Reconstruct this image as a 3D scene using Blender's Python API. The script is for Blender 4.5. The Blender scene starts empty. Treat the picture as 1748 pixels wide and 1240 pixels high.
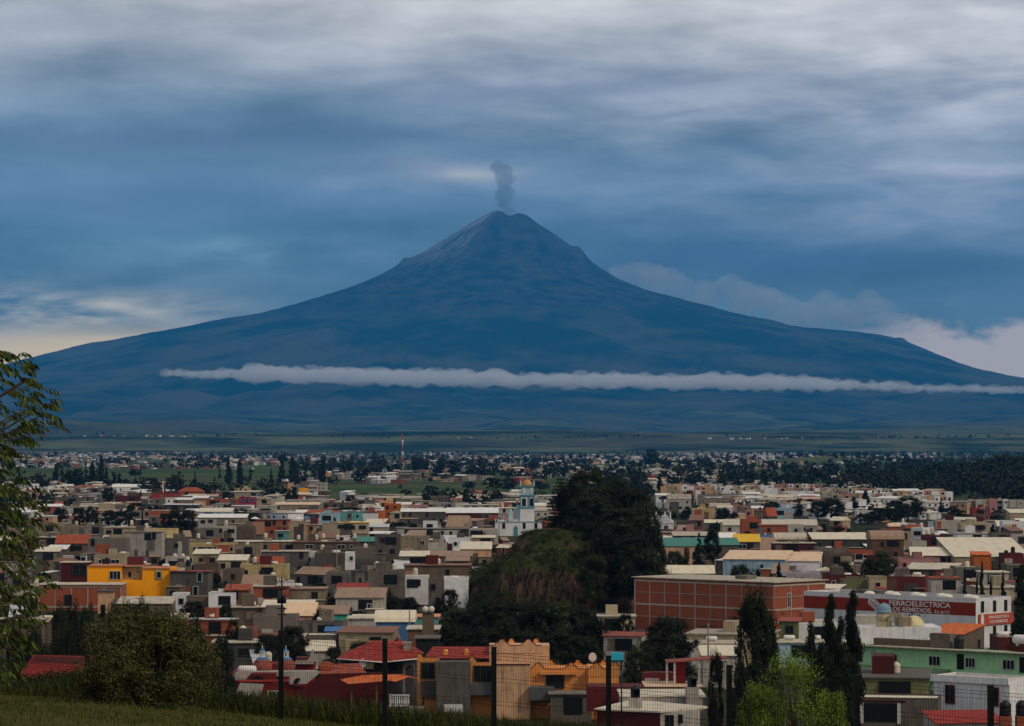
import bpy, bmesh, math, random
import numpy as np
from mathutils import Vector, Matrix
C = bpy.context.scene.collection
scn = bpy.context.scene
rad = math.radians

# ---------------------------------------------------------------- camera
F = 5167.0                      # focal length in pixels of the 1748 px wide photograph
HC = 35.0                       # eye height over the town plain, metres
cam = bpy.data.cameras.new('camera'); cam_o = bpy.data.objects.new('camera', cam); C.objects.link(cam_o)
cam_o.location = (0, 0, HC); cam_o.rotation_euler = (rad(90), 0, 0)
cam.sensor_width = 36.0; cam.lens = 36.0 * F / 1748.0
cam.shift_y = (760 - 620) / 1748.0
cam.clip_start = 1.0; cam.clip_end = 200000.0
scn.camera = cam_o
scn.view_settings.view_transform = 'Standard'; scn.view_settings.look = 'None'
scn.view_settings.exposure = 0.0; scn.view_settings.gamma = 1.0
scn.cycles.use_denoising = True
scn.cycles.max_bounces = 6; scn.cycles.diffuse_bounces = 3; scn.cycles.volume_bounces = 3
scn.cycles.transparent_max_bounces = 16
scn.cycles.sample_clamp_indirect = 4.0

# ---------------------------------------------------------------- sun and overcast sky
SUN_EL, SUN_AZ = 42.0, 126.0    # azimuth clockwise from +Y (view direction): behind the viewer's right shoulder
sun = bpy.data.lights.new('sun', 'SUN'); sun_o = bpy.data.objects.new('sun', sun); C.objects.link(sun_o)
sun.energy = 1.75; sun.angle = rad(12); sun.color = (1.0, 0.86, 0.66)
sd = Vector((math.sin(rad(SUN_AZ)) * math.cos(rad(SUN_EL)), math.cos(rad(SUN_AZ)) * math.cos(rad(SUN_EL)), math.sin(rad(SUN_EL))))
sun_o.rotation_euler = sd.to_track_quat('Z', 'Y').to_euler(); sun_o.location = (0, 0, 300)

def lin(c):
    return tuple(((v / 255.0) / 12.92 if v <= 10 else ((v / 255.0 + 0.055) / 1.055) ** 2.4) for v in c)

class NT:
    """small helper for writing node trees as expressions"""
    def __init__(s, tree): s.t = tree; s.n = tree.nodes; s.l = tree.links
    def node(s, typ, **kw):
        n = s.n.new(typ)
        for k, v in kw.items(): setattr(n, k, v)
        return n
    def put(s, sock, v):
        if isinstance(v, bpy.types.NodeSocket): s.l.new(v, sock)
        elif v is not None: sock.default_value = v
    def m(s, op, a, b=0.0, c=0.0, clamp=False):
        n = s.node('ShaderNodeMath', operation=op, use_clamp=clamp)
        s.put(n.inputs[0], a); s.put(n.inputs[1], b); s.put(n.inputs[2], c)
        return n.outputs[0]
    def xyz(s, x, y, z):
        n = s.node('ShaderNodeCombineXYZ'); s.put(n.inputs[0], x); s.put(n.inputs[1], y); s.put(n.inputs[2], z); return n.outputs[0]
    def sep(s, v):
        n = s.node('ShaderNodeSeparateXYZ'); s.put(n.inputs[0], v); return n.outputs
    def noise(s, vec, scale, detail=4, rough=0.5, dist=0.0):
        n = s.node('ShaderNodeTexNoise'); s.put(n.inputs['Vector'], vec)
        n.inputs['Scale'].default_value = scale; n.inputs['Detail'].default_value = detail
        n.inputs['Roughness'].default_value = rough; n.inputs['Distortion'].default_value = dist
        return n.outputs['Fac']
    def mix(s, f, a, b, typ='MIX'):
        n = s.node('ShaderNodeMix', data_type='RGBA', blend_type=typ); n.clamp_factor = True
        s.put(n.inputs[0], f)
        for i, v in ((6, a), (7, b)):
            if isinstance(v, tuple) and len(v) == 3: v = v + (1.0,)
            s.put(n.inputs[i], v)
        return n.outputs[2]
    def ramp(s, f, stops, interp='LINEAR'):
        n = s.node('ShaderNodeValToRGB'); r = n.color_ramp; r.interpolation = interp
        while len(r.elements) < len(stops): r.elements.new(0.5)
        for e, (p, c) in zip(r.elements, stops):
            e.position = p
            e.color = (c, c, c, 1) if isinstance(c, (int, float)) else tuple(c)[:3] + (1,)
        s.put(n.inputs[0], f); return n.outputs[0]
    def mr(s, v, a, b, c=0.0, d=1.0, smooth=True):
        n = s.node('ShaderNodeMapRange', interpolation_type='SMOOTHSTEP' if smooth else 'LINEAR')
        s.put(n.inputs[0], v)
        for i, q in enumerate((a, b, c, d)): n.inputs[i + 1].default_value = q
        return n.outputs[0]

world = bpy.data.worlds.new('World'); scn.world = world; world.use_nodes = True
w = NT(world.node_tree); w.n.clear()
wout = w.node('ShaderNodeOutputWorld'); bg = w.node('ShaderNodeBackground')
tc = w.node('ShaderNodeTexCoord')
dx, dy, dz = w.sep(tc.outputs['Generated'])
az = w.m('ARCTAN2', dx, dy)                        # radians, 0 = towards the volcano
el = w.m('ARCSINE', dz)
U = w.m('MULTIPLY', az, 5.167)                     # ~ thousands of photo pixels from the middle
V = w.m('MULTIPLY', el, 5.167)                     # thousands of pixels over the horizon
n1 = w.noise(w.xyz(w.m('MULTIPLY', U, 1.2), w.m('MULTIPLY', V, 4.2), 0.0), 1.5, 6, 0.5, 0.12)
n2 = w.noise(w.xyz(w.m('MULTIPLY', U, 2.0), w.m('MULTIPLY', V, 8.5), 7.3), 1.8, 7, 0.55, 0.25)
n3 = w.noise(w.xyz(w.m('MULTIPLY', U, 3.0), w.m('MULTIPLY', V, 7.0), 3.1), 2.2, 7, 0.6, 0.3)
Vw = w.m('ADD', V, w.m('MULTIPLY', w.m('SUBTRACT', n1, 0.5), 0.16))
Uw = w.m('ADD', U, w.m('MULTIPLY', w.m('SUBTRACT', n3, 0.5), 0.30))
def sy(y): return (760 - y) / 1000.0 / 1.4
HAZE_S, HAZE_END, HAZE_TOP = 2.4e-5, 52000.0, 4300.0
AIR = (0.014, 0.112, 0.235)                       # what an endless depth of this air looks like
def sky(c, y):
    """cloud radiance that reads as colour c at photo row y after the air in front of it"""
    e = math.atan(max(760 - y, 1) / F); L = min((HAZE_TOP - HC) / math.sin(e), HAZE_END)
    T = math.exp(-HAZE_S * L)
    return tuple(max(0.0, (v - a * (1 - T)) / T) for v, a in zip(lin(c), AIR))
prof = [(620, (80, 122, 152)), (560, (78, 120, 150)), (470, (70, 114, 146)), (390, (72, 116, 148)), (320, (92, 130, 164)), (240, (88, 124, 152)),
        (170, (102, 132, 158)), (110, (142, 158, 174)), (50, (178, 185, 193)), (0, (198, 203, 207))]
stops = [(sy(y), sky(c, y)) for y, c in prof] + [(0.70, (0.62, 0.64, 0.68)), (1.0, (0.50, 0.51, 0.53))]
col = w.ramp(w.m('DIVIDE', Vw, 1.4, clamp=True), stops)
# broad brighter veil to the upper right, darker pocket to the left
def blob(px, py, sx, sy_, amp=1.0, warp=True):
    a = w.m('DIVIDE', w.m('SUBTRACT', Uw if warp else U, (px - 874) / 1000.0), sx / 1000.0)
    b = w.m('DIVIDE', w.m('SUBTRACT', Vw if warp else V, (760 - py) / 1000.0), sy_ / 1000.0)
    r2 = w.m('ADD', w.m('MULTIPLY', a, a), w.m('MULTIPLY', b, b))
    e = w.m('POWER', 2.71828, w.m('MULTIPLY', r2, -1.0))
    return w.m('MULTIPLY', e, amp)
lowonly = w.mr(V, 0.9, 1.5, 1.0, 0.0)
def add(f, c, streak=None, y=300):
    global col
    if streak is not None: f = w.m('MULTIPLY', f, streak)
    f = w.m('MULTIPLY', f, lowonly)
    col = w.mix(f, col, sky(c, y))
st1 = w.mr(n2, 0.38, 0.62, 0.0, 1.0); st0 = w.mr(n2, 0.35, 0.65, 0.35, 1.0); st3 = w.mr(n3, 0.36, 0.62, 0.0, 1.0)
for px_, py_, sx_, sy__, am, c_, st_ in (
        (1600, 60, 620, 190, 0.85, (196, 198, 206), st0), (1560, 320, 460, 120, 0.7, (128, 148, 174), st0), (1180, 190, 330, 34, 0.85, (160, 172, 192), st0),
        (600, 45, 300, 45, 0.6, (186, 188, 198), st0), (60, 60, 260, 60, 0.7, (158, 168, 184), st0), (750, 298, 170, 26, 0.55, (146, 162, 186), None),
        (430, 425, 260, 26, 0.6, (112, 152, 180), st0), (140, 480, 360, 34, 0.3, (112, 146, 172), st0), (360, 235, 420, 28, 0.8, (74, 102, 142), st0),
        (920, 150, 300, 26, 0.6, (90, 112, 148), st0), (250, 330, 330, 34, 0.6, (66, 104, 142), st0), (1300, 450, 460, 60, 0.95, (60, 104, 142), None),
        (1650, 290, 200, 24, 0.6, (160, 170, 190), st0), (650, 110, 260, 20, 0.6, (166, 174, 190), st0), (150, 200, 300, 50, 0.5, (112, 138, 168), st0)):
    add(blob(px_, py_, sx_, sy__, am), c_, st_, py_)
add(blob(800, 300, 66, 11, 0.5, False), (188, 192, 192), None, 300)
# fine streaking everywhere
fine = w.m('MULTIPLY', w.m('SUBTRACT', n2, 0.5), 1.0)
fine2 = w.m('MULTIPLY', w.m('SUBTRACT', n1, 0.5), 1.35)
gain = w.m('ADD', 0.95, w.m('ADD', fine, fine2))
hs = w.node('ShaderNodeHueSaturation'); w.put(hs.inputs['Value'], gain); w.put(hs.inputs['Color'], col)
hs.inputs['Saturation'].default_value = 0.93; col = hs.outputs[0]
# warm clear strips on the horizon, left and right
edge = w.noise(w.xyz(w.m('MULTIPLY', U, 2.0), w.m('MULTIPLY', V, 16.0), 1.0), 2.0, 6, 0.55, 0.4)
Vh = w.m('ADD', V, w.m('MULTIPLY', w.m('SUBTRACT', edge, 0.5), 0.045))
leftm = w.m('MULTIPLY', w.mr(U, -0.30, -0.66, 0.0, 1.0), w.mr(Vh, 0.225, 0.160, 0.0, 1.0))
col = w.mix(leftm, col, sky((182, 174, 158), 580))
lefts = w.m('MULTIPLY', w.m('MULTIPLY', w.mr(U, -0.34, -0.80, 0.0, 0.95), blob(0, 532, 900, 30, 1.0, False)), st1)
col = w.mix(lefts, col, sky((196, 194, 186), 530))
rightm = w.m('MULTIPLY', w.mr(w.m('ADD', U, w.m('MULTIPLY', w.m('SUBTRACT', n3, 0.5), 0.3)), 0.50, 0.72, 0.0, 0.95), w.mr(w.m('ADD', Vh, w.m('MULTIPLY', w.m('SUBTRACT', n3, 0.5), 0.16)), 0.212, 0.180, 0.0, 1.0))
col = w.mix(rightm, col, sky((156, 158, 168), 580))
# the clear sky over and behind the clouds
nish = w.node('ShaderNodeTexSky', sky_type='NISHITA'); nish.sun_disc = False
nish.sun_elevation = rad(SUN_EL); nish.sun_rotation = rad(SUN_AZ); nish.altitude = 2150
nsc = w.node('ShaderNodeVectorMath', operation='SCALE'); w.put(nsc.inputs[0], nish.outputs[0]); nsc.inputs[3].default_value = 0.09
cover = w.mr(n1, 0.20, 0.34, 0.88, 0.985)
fin = w.mix(cover, nsc.outputs[0], col)
w.put(bg.inputs[0], fin); bg.inputs[1].default_value = 1.0
w.l.new(bg.outputs[0], wout.inputs[0])
world.cycles.sampling_method = 'MANUAL'; world.cycles.sample_map_resolution = 512

# ---------------------------------------------------------------- scene bookkeeping
def tag(o, label=None, cat=None, group=None, kind=None):
    if label: o['label'] = label
    if cat: o['category'] = cat
    if group: o['group'] = group
    if kind: o['kind'] = kind
    return o
def X_at(px, d): return (px - 874.0) * d / F
def Z_at(py, d): return HC - (py - 760.0) * d / F
def D_at(py, h): return F * (HC - h) / (py - 760.0)      # how far something h metres tall stands whose top shows at row py

# ---------------------------------------------------------------- noise for terrain
def _hash(ix, iy, seed):
    h = (ix.astype(np.int64) * 374761393 + iy.astype(np.int64) * 668265263 + seed * 974634777) & 0xffffffff
    h = ((h ^ (h >> 13)) * 1274126177) & 0xffffffff
    return ((h ^ (h >> 16)) & 0xffff) / 65535.0
def vnoise(x, y, seed=0):
    ix = np.floor(x); iy = np.floor(y); fx = x - ix; fy = y - iy
    fx = fx * fx * (3 - 2 * fx); fy = fy * fy * (3 - 2 * fy)
    a = _hash(ix, iy, seed); b = _hash(ix + 1, iy, seed); c = _hash(ix, iy + 1, seed); d = _hash(ix + 1, iy + 1, seed)
    return (a * (1 - fx) + b * fx) * (1 - fy) + (c * (1 - fx) + d * fx) * fy
def fbm(x, y, oct=5, seed=0, gain=0.5):
    s = 0.0; a = 1.0; t = 0.0
    for i in range(oct):
        s = s + a * vnoise(x * 2 ** i, y * 2 ** i, seed + i * 7); t += a; a *= gain
    return s / t * 2 - 1
def sstep(a, b, x):
    t = np.clip((x - a) / (b - a), 0, 1); return t * t * (3 - 2 * t)

# volcano silhouette, photo pixels -> height as a function of distance from the summit axis
VD = 42000.0; VX = (866 - 874) * VD / F
Lp = [(866, 362), (838, 362), (800, 383), (760, 408), (725, 430), (690, 447), (650, 470), (600, 492), (520, 518), (430, 546), (350, 562), (270, 580), (180, 598), (100, 613), (40, 628), (-80, 655), (-300, 690), (-700, 722), (-1500, 748), (-3000, 757), (-5000, 760)]
Rp = [(866, 362), (900, 368), (915, 380), (950, 402), (990, 432), (1020, 455), (1060, 480), (1100, 497), (1180, 519), (1240, 537), (1330, 560), (1380, 575), (1430, 585), (1500, 600), (1600, 622), (1750, 650), (2000, 684), (2400, 718), (3200, 748), (4500, 757), (6500, 760)]
rL = np.array([(866 - p) * VD / F for p, q in Lp]); zL = np.array([(760 - q) * VD / F + HC for p, q in Lp])
rR = np.array([(p - 866) * VD / F for p, q in Rp]); zR = np.array([(760 - q) * VD / F + HC for p, q in Rp])
zL[-1] = zR[-1] = 0.0
def volcano_z(x, y):
    dx_ = x - VX; dy_ = y - VD; r = np.sqrt(dx_ ** 2 + dy_ ** 2) + 1e-6
    th = np.arctan2(dy_, dx_)
    t = (1 + dx_ / r) / 2
    t = t * t * (3 - 2 * t)
    z = np.interp(r, rL, zL) * (1 - t) + np.interp(r, rR, zR) * t
    # radial ravines, deeper on the middle slopes, and broad foothills
    k = sstep(1000, 4200, r) * (1 - sstep(9000, 26000, r))
    wob = fbm(x / 2600, y / 2600, 3, 5)
    gul = np.abs(vnoise(th * 9 + wob * 1.5, r / 5200, 3) - 0.5) * 2
    gul2 = np.abs(vnoise(th * 30 + wob * 3, r / 2600, 4) - 0.5) * 2
    z = z + k * (gul * 130 - 62 + gul2 * 60 - 30)
    z = z + fbm(x / 700, y / 700, 5, 11) * (10 + 26 * k)
    z = z + fbm(x / 3000, y / 2000, 4, 21) * 115 * sstep(2500, 9000, r) * (1 - sstep(24000, 31000, r))
    # crater
    z = z - 75 * np.exp(-(((x - VX - 30) / 72) ** 2 + ((y - VD + 60) / 260) ** 2))
    # crags near the top: left notch and right tooth
    for px, amp, sx in ((690, 50, 60), (990, 80, 85), (848, 8, 90), (886, 8, 70)):
        q = X_at(px, VD); z = z + amp * np.exp(-(((x - q) / sx) ** 2 + ((y - VD) / 420) ** 2))
    # the lower shoulder peak at right, and a low foothill
    q = X_at(1527, VD + 1500)
    rr = np.sqrt((x - q) ** 2 + ((y - VD - 1500) * 0.7) ** 2)
    z = z + 250 * np.exp(-(rr / 950) ** 1.1) + 125 * np.exp(-(((x - q - 150) / 150) ** 2 + ((y - VD - 1500) / 200) ** 2)) + 170 * np.exp(-((x - X_at(1500, VD)) / 1500) ** 2 - ((y - VD - 1200) / 1600) ** 2)
    q = X_at(905, 25000); z = z + 120 * np.exp(-(((x - q) / 520) ** 2 + ((y - 25000) / 700) ** 2))
    q = X_at(1560, 26000); z = z + 90 * np.exp(-(((x - q) / 900) ** 2 + ((y - 26000) / 900) ** 2))
    return z

def ground_z(x, y):
    """height of the one ground sheet: pyramid slope under the viewer, flat town, fields, rise to the volcano"""
    x = np.asarray(x, float); y = np.asarray(y, float)
    near = 33.4 - 0.0667 * np.maximum(y, -400) * 0.0 - 0.0667 * np.clip(y, -60, 400) - 0.075 * (np.clip(x, -60, 60) + 5)
    crest = 69.0 - 0.67 * np.clip(x + 5, -12, 40)
    fall = np.maximum(y - crest, 0.0)
    hill = near - 0.42 * fall * sstep(0, 14, fall) + 0.25 * fbm(x / 4, y / 4, 3, 2) * sstep(30, 60, y)
    flat = 0.35 * fbm(x / 60, y / 60, 3, 9)
    z = np.maximum(hill, flat)
    z = np.where(y > 6000, z + 5 * fbm(x / 1500, y / 1500, 3, 31) * sstep(6000, 10000, y), z)
    # low green hill and the wooded rise at right
    z = z + 13 * np.exp(-(((x - X_at(1420, 6000)) / 95) ** 2 + ((y - 6000) / 500) ** 2))
    z = z + 17 * np.exp(-(((x - X_at(1830, 2300)) / 85) ** 2 + ((y - 2350) / 260) ** 2))
    z = z + np.where(y < 400, 13.2 * np.exp(-(((x + 34) / 16) ** 2 + ((y - 248) / 26) ** 2)), 0)
    return z

def np_grid(name, P, nx, ny, mat, smooth=True):
    me = bpy.data.meshes.new(name)
    idx = np.arange(nx * ny).reshape(ny, nx)
    f = np.stack([idx[:-1, :-1], idx[:-1, 1:], idx[1:, 1:], idx[1:, :-1]], -1).reshape(-1, 4)
    me.vertices.add(nx * ny); me.vertices.foreach_set('co', P.reshape(-1).astype(np.float32))
    me.loops.add(f.size); me.loops.foreach_set('vertex_index', f.reshape(-1).astype(np.int32))
    me.polygons.add(len(f)); me.polygons.foreach_set('loop_start', np.arange(0, f.size, 4, dtype=np.int32))
    me.polygons.foreach_set('use_smooth', np.full(len(f), smooth))
    me.update(calc_edges=True); me.materials.append(mat)
    o = bpy.data.objects.new(name, me); C.objects.link(o); return o

def new_mat(name):
    m = bpy.data.materials.new(name); m.use_nodes = True
    t = NT(m.node_tree); b = m.node_tree.nodes['Principled BSDF']
    b.inputs['Roughness'].default_value = 0.9; b.inputs['Specular IOR Level'].default_value = 0.25
    return m, t, b

# ---- volcano material: dark forest below, ash and old snow streaks above
mv, t, b = new_mat('volcano_rock')
geo = t.node('ShaderNodeNewGeometry'); px_, py_, pz_ = t.sep(geo.outputs['Position'])
v = geo.outputs['Position']
nb = t.noise(v, 0.0006, 8, 0.6); nf = t.noise(v, 0.004, 6, 0.6)
forest = t.mix(t.mr(nb, 0.4, 0.60), (0.005, 0.012, 0.006), (0.072, 0.062, 0.040))
rock = t.mix(t.mr(nf, 0.35, 0.65), (0.006, 0.007, 0.008), (0.060, 0.044, 0.038))
alt = t.m('ADD', pz_, t.m('MULTIPLY', t.m('SUBTRACT', nb, 0.5), 1800.0))
c_ = t.mix(t.mr(alt, 1500, 2100), forest, rock)
field = t.mix(t.mr(t.noise(v, 0.0014, 8, 0.72), 0.40, 0.62), (0.012, 0.020, 0.010), (0.115, 0.12, 0.055))
c_ = t.mix(t.mr(alt, 420, 40), c_, field)
# ash/snow streaks run down the cone: noise in angle around the axis
ang = t.m('ARCTAN2', t.m('SUBTRACT', py_, VD), t.m('SUBTRACT', px_, VX))
stv = t.noise(t.xyz(t.m('MULTIPLY', ang, 9.0), t.m('MULTIPLY', pz_, 0.0009), 0.0), 3.0, 5, 0.65, 0.3)
snow = t.m('MULTIPLY', t.mr(stv, 0.46, 0.58), t.mr(pz_, 2250, 2850))
snow = t.m('MULTIPLY', snow, t.m('MAXIMUM', t.m('MULTIPLY', t.mr(t.m('ADD', ang, 3.14), 0.02, 0.28), t.mr(t.m('ADD', ang, 3.14), 1.25, 0.6)), t.mr(ang, -1.1, -0.5, 0.0, 0.10)))
c_ = t.mix(snow, c_, (0.38, 0.38, 0.38))
t.put(b.inputs['Base Color'], c_); b.inputs['Roughness'].default_value = 1.0; b.inputs['Specular IOR Level'].default_value = 0.0
MOUNT = mv

ys = np.concatenate([np.linspace(11500, 30000, 150), np.linspace(30100, 46000, 330), np.linspace(46200, 51500, 30)])
us = np.linspace(-1, 1, 700)
UU, YY = np.meshgrid(us, ys)
XX = UU * (9000 + 0.10 * YY)
ZZ = volcano_z(XX, YY)
flatz = ground_z(XX, YY)
ZZ = np.where(YY < 14000, flatz * (1 - sstep(11500, 14000, YY)) + np.maximum(ZZ, flatz) * sstep(11500, 14000, YY) - 3 * (1 - sstep(11500, 12000, YY)), np.maximum(ZZ, flatz))
o = np_grid('mountain', np.stack([XX, YY, ZZ], -1), len(us), len(ys), MOUNT); tag(o, kind='structure')

# ---- ground
mg, t, b = new_mat('ground_soil_and_grass')
geo = t.node('ShaderNodeNewGeometry'); v = geo.outputs['Position']; gx, gy, gz = t.sep(v)
na = t.noise(v, 0.012, 6, 0.6); nb = t.noise(v, 0.12, 6, 0.65); nc = t.noise(v, 2.5, 5, 0.7)
green = t.mix(nb, (0.010, 0.014, 0.005), (0.030, 0.036, 0.012))
soil = t.mix(nb, (0.028, 0.022, 0.017), (0.085, 0.068, 0.050))
base = t.mix(t.mr(na, 0.42, 0.60), green, soil)
# fields: long strips of crop and ploughed soil beyond the town
fv = t.xyz(t.m('MULTIPLY', t.m('ADD', gx, t.m('MULTIPLY', gy, 0.25)), 0.0016), t.m('MULTIPLY', gy, 0.0085), 0.0)
vor = t.node('ShaderNodeTexVoronoi', feature='F1'); t.put(vor.inputs['Vector'], fv); vor.inputs['Scale'].default_value = 1.0
fcol = t.ramp(t.sep(vor.outputs['Color'])[0], [(0.0, (0.035, 0.060, 0.014)), (0.35, (0.060, 0.085, 0.022)), (0.6, (0.028, 0.045, 0.014)), (0.8, (0.075, 0.070, 0.035)), (1.0, (0.055, 0.085, 0.022))], 'CONSTANT')
fcol = t.mix(t.m('MULTIPLY', nb, 0.5), fcol, (0.03, 0.05, 0.015))
base = t.mix(t.mr(gy, 1900, 2000), base, fcol)
far_ = t.mix(t.mr(t.noise(v, 0.0014, 8, 0.72), 0.40, 0.62), (0.012, 0.020, 0.010), (0.115, 0.12, 0.055)); base = t.mix(t.mr(gy, 5000, 8500), base, far_)
grass = t.mix(nc, (0.022, 0.024, 0.004), (0.072, 0.068, 0.010))
grass = t.mix(t.mr(nb, 0.4, 0.7, 0.0, 0.5), grass, (0.10, 0.085, 0.035))
base = t.mix(t.mr(gz, 3.0, 7.0), base, t.mix(t.mr(gy, 800, 900), grass, (0.075, 0.085, 0.028)))
t.put(b.inputs['Base Color'], base); b.inputs['Roughness'].default_value = 1.0; b.inputs['Specular IOR Level'].default_value = 0.05
ys = np.concatenate([np.linspace(-300, 20, 24), np.linspace(24, 110, 130), np.linspace(113, 400, 90), np.geomspace(410, 12400, 150)])
us = np.sinh(np.linspace(-4.2, 4.2, 260)) / np.sinh(4.2)
UU, YY = np.meshgrid(us, ys)
XX = UU * (900 + 0.75 * np.abs(YY))
o = np_grid('ground', np.stack([XX, YY, ground_z(XX, YY)], -1), len(us), len(ys), mg); tag(o, kind='structure')
def gz1(x, y):
    if y > 11900: return max(float(ground_z(x, y)), float(volcano_z(np.array(float(x)), np.array(float(y)))))
    return float(ground_z(x, y))

# ---------------------------------------------------------------- haze and clouds
def box_obj(name, lo, hi, mat=None):
    bm = bmesh.new(); bmesh.ops.create_cube(bm, size=1)
    for vv in bm.verts: vv.co = Vector([(lo[i] + hi[i]) / 2 + vv.co[i] * (hi[i] - lo[i]) for i in range(3)])
    me = bpy.data.meshes.new(name); bm.to_mesh(me); bm.free()
    if mat: me.materials.append(mat)
    o = bpy.data.objects.new(name, me); C.objects.link(o); return o
def vol_mat(name, color, dens, aniso=0.0):
    m = bpy.data.materials.new(name); m.use_nodes = True; t = NT(m.node_tree); t.n.clear()
    out = t.node('ShaderNodeOutputMaterial'); pv = t.node('ShaderNodeVolumePrincipled')
    pv.inputs['Color'].default_value = tuple(color) + (1,); pv.inputs['Density'].default_value = dens
    pv.inputs['Anisotropy'].default_value = aniso
    m.node_tree.links.new(pv.outputs[0], out.inputs['Volume']); return m
HAZE = vol_mat('haze_air', (0.034, 0.315, 0.74), HAZE_S)
tag(box_obj('haze', (-19500, -320, -25), (19500, HAZE_END, HAZE_TOP), HAZE), kind='stuff')

def cloud(name, blobs, voxel, mat, seed, rough=0.25):
    """one closed lumpy body grown from overlapping puffs"""
    rnd = random.Random(seed); bm = bmesh.new()
    for (x, y, z, r, fx, fy, fz) in blobs:
        mtx = Matrix.Translation((x, y, z)) @ Matrix.Diagonal((r * fx, r * fy, r * fz, 1))
        bmesh.ops.create_icosphere(bm, subdivisions=2, radius=1.0, matrix=mtx)
    cen = Vector((sum(b[0] for b in blobs), sum(b[1] for b in blobs), sum(b[2] for b in blobs))) / len(blobs)
    for vv in bm.verts: vv.co -= cen
    me = bpy.data.meshes.new(name); bm.to_mesh(me); bm.free()
    o = bpy.data.objects.new(name, me); C.objects.link(o)
    md = o.modifiers.new('r', 'REMESH'); md.mode = 'VOXEL'; md.voxel_size = voxel
    dg = bpy.context.evaluated_depsgraph_get(); dg.update()
    m2 = bpy.data.meshes.new_from_object(o.evaluated_get(dg)); o.modifiers.clear(); o.data = m2
    nv = len(m2.vertices); co = np.empty(nv * 3, np.float32); m2.vertices.foreach_get('co', co); co = co.reshape(-1, 3)
    no = np.empty(nv * 3, np.float32); m2.vertex_normals.foreach_get('vector', no); no = no.reshape(-1, 3)
    s = voxel * 5
    d = fbm(co[:, 0] / s + co[:, 1] / s * 0.7, co[:, 2] / s + co[:, 1] / s * 0.5 + seed, 4, seed)
    co = co + no * (d * voxel * 6 * rough)[:, None]
    m2.vertices.foreach_set('co', co.reshape(-1)); m2.update()
    m2.materials.clear(); m2.materials.append(mat); o.location = cen
    return o
rnd = random.Random(5)
CL = vol_mat('cloud_vapour', (1.0, 1.0, 1.0), 0.0046, 0.0)
# the long flat bank of cloud across the lower slope
bl = []; D0 = 31500.0
def band(px):   # top row, bottom row of the bank
    top = np.interp(px, [250, 300, 360, 430, 620, 870, 1040, 1270, 1500, 1640, 1735], [632, 633, 630, 620, 622, 628, 630, 636, 644, 655, 664])
    bot = np.interp(px, [250, 300, 360, 430, 620, 870, 1270, 1640, 1735], [637, 641, 645, 650, 655, 660, 664, 668, 669])
    return top, bot
px = 285
while px < 1735:
    tp, bt = band(px); md = .60 + .26 * float(vnoise(np.array(px / 75.0), np.array(2.5), 9)); tp = bt - (bt - tp) * md; h = (bt - tp) * D0 / F
    for k in range(3):
        r = max(30.0, h * rnd.uniform(0.26, 0.54))
        zt = Z_at(bt, D0) + rnd.uniform(0.30, 0.66) * h
        r = min(r, zt - Z_at(bt, D0) + 22)
        bl.append((X_at(px + rnd.uniform(-6, 6), D0), D0 + rnd.uniform(-500, 500), zt, r, rnd.uniform(1.2, 2.4), 2.2, 1.0))
    if rnd.random() < 0.5:
        bl.append((X_at(px, D0), D0 + rnd.uniform(-300, 300), Z_at(tp + rnd.uniform(-1, 3), D0), h * rnd.uniform(0.14, 0.32), rnd.uniform(1.2, 2.6), 1.4, .8))
    px += 8
tag(cloud('cloud_bank', bl, 20.0, CL, 3, 0.4), 'long flat white cloud bank lying across the lower slope of the volcano', 'cloud', kind='thing')
# smoke from the crater
SM = vol_mat('smoke_ash', (0.30, 0.38, 0.48), 0.0032)
bl = []
for i in range(26):
    f = i / 25.0; py = 380 - f * 92
    cx = 864 - 3 * f + 1.5 * math.sin(f * 11); hw = 9 + 15 * f ** 0.7 + 1.2 * math.sin(f * 14)
    for k in range(2):
        bl.append((X_at(cx + rnd.uniform(-0.4, 0.4) * hw, VD), VD - 100 + rnd.uniform(-60, 60), Z_at(py, VD), hw * VD / F * rnd.uniform(0.38, 0.8), 1, 1, 0.75))
tag(cloud('smoke_plume', bl, 16.0, SM, 8, 0.6), 'grey smoke plume rising straight up from the crater', 'smoke', kind='thing')
# clouds leaning on the right flank
CR = vol_mat('cloud_thin', (0.86, 0.93, 0.99), 0.0016)
bl = []; DC = 43500.0
for (px, py, r) in ((1045, 462, 14), (1075, 462, 20), (1110, 466, 24), (1140, 478, 26), (1165, 490, 24), (1200, 492, 26), (1240, 484, 20), (1260, 500, 26), (1300, 512, 26), (1340, 524, 28), (1380, 530, 26), (1420, 525, 28), (1450, 520, 28), (1485, 514, 22), (1505, 530, 22), (1200, 515, 26), (1270, 530, 24), (1340, 548, 26), (1400, 555, 26), (1450, 550, 24), (1500, 548, 16), (1120, 490, 24)):
    for k in range(3):
        rr = r * rnd.uniform(0.6, 1.0)
        bl.append((X_at(px + rnd.uniform(-12, 12), DC), DC + rnd.uniform(-300, 300), Z_at(py + rnd.uniform(-8, 8), DC), rr * DC / F, rnd.uniform(1.0, 1.5), 1.2, 0.8))
tag(cloud('cloud_drift', bl, 38.0, CR, 4, 0.35), 'soft grey cloud drifting behind the right flank of the volcano', 'cloud', kind='thing')

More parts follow.
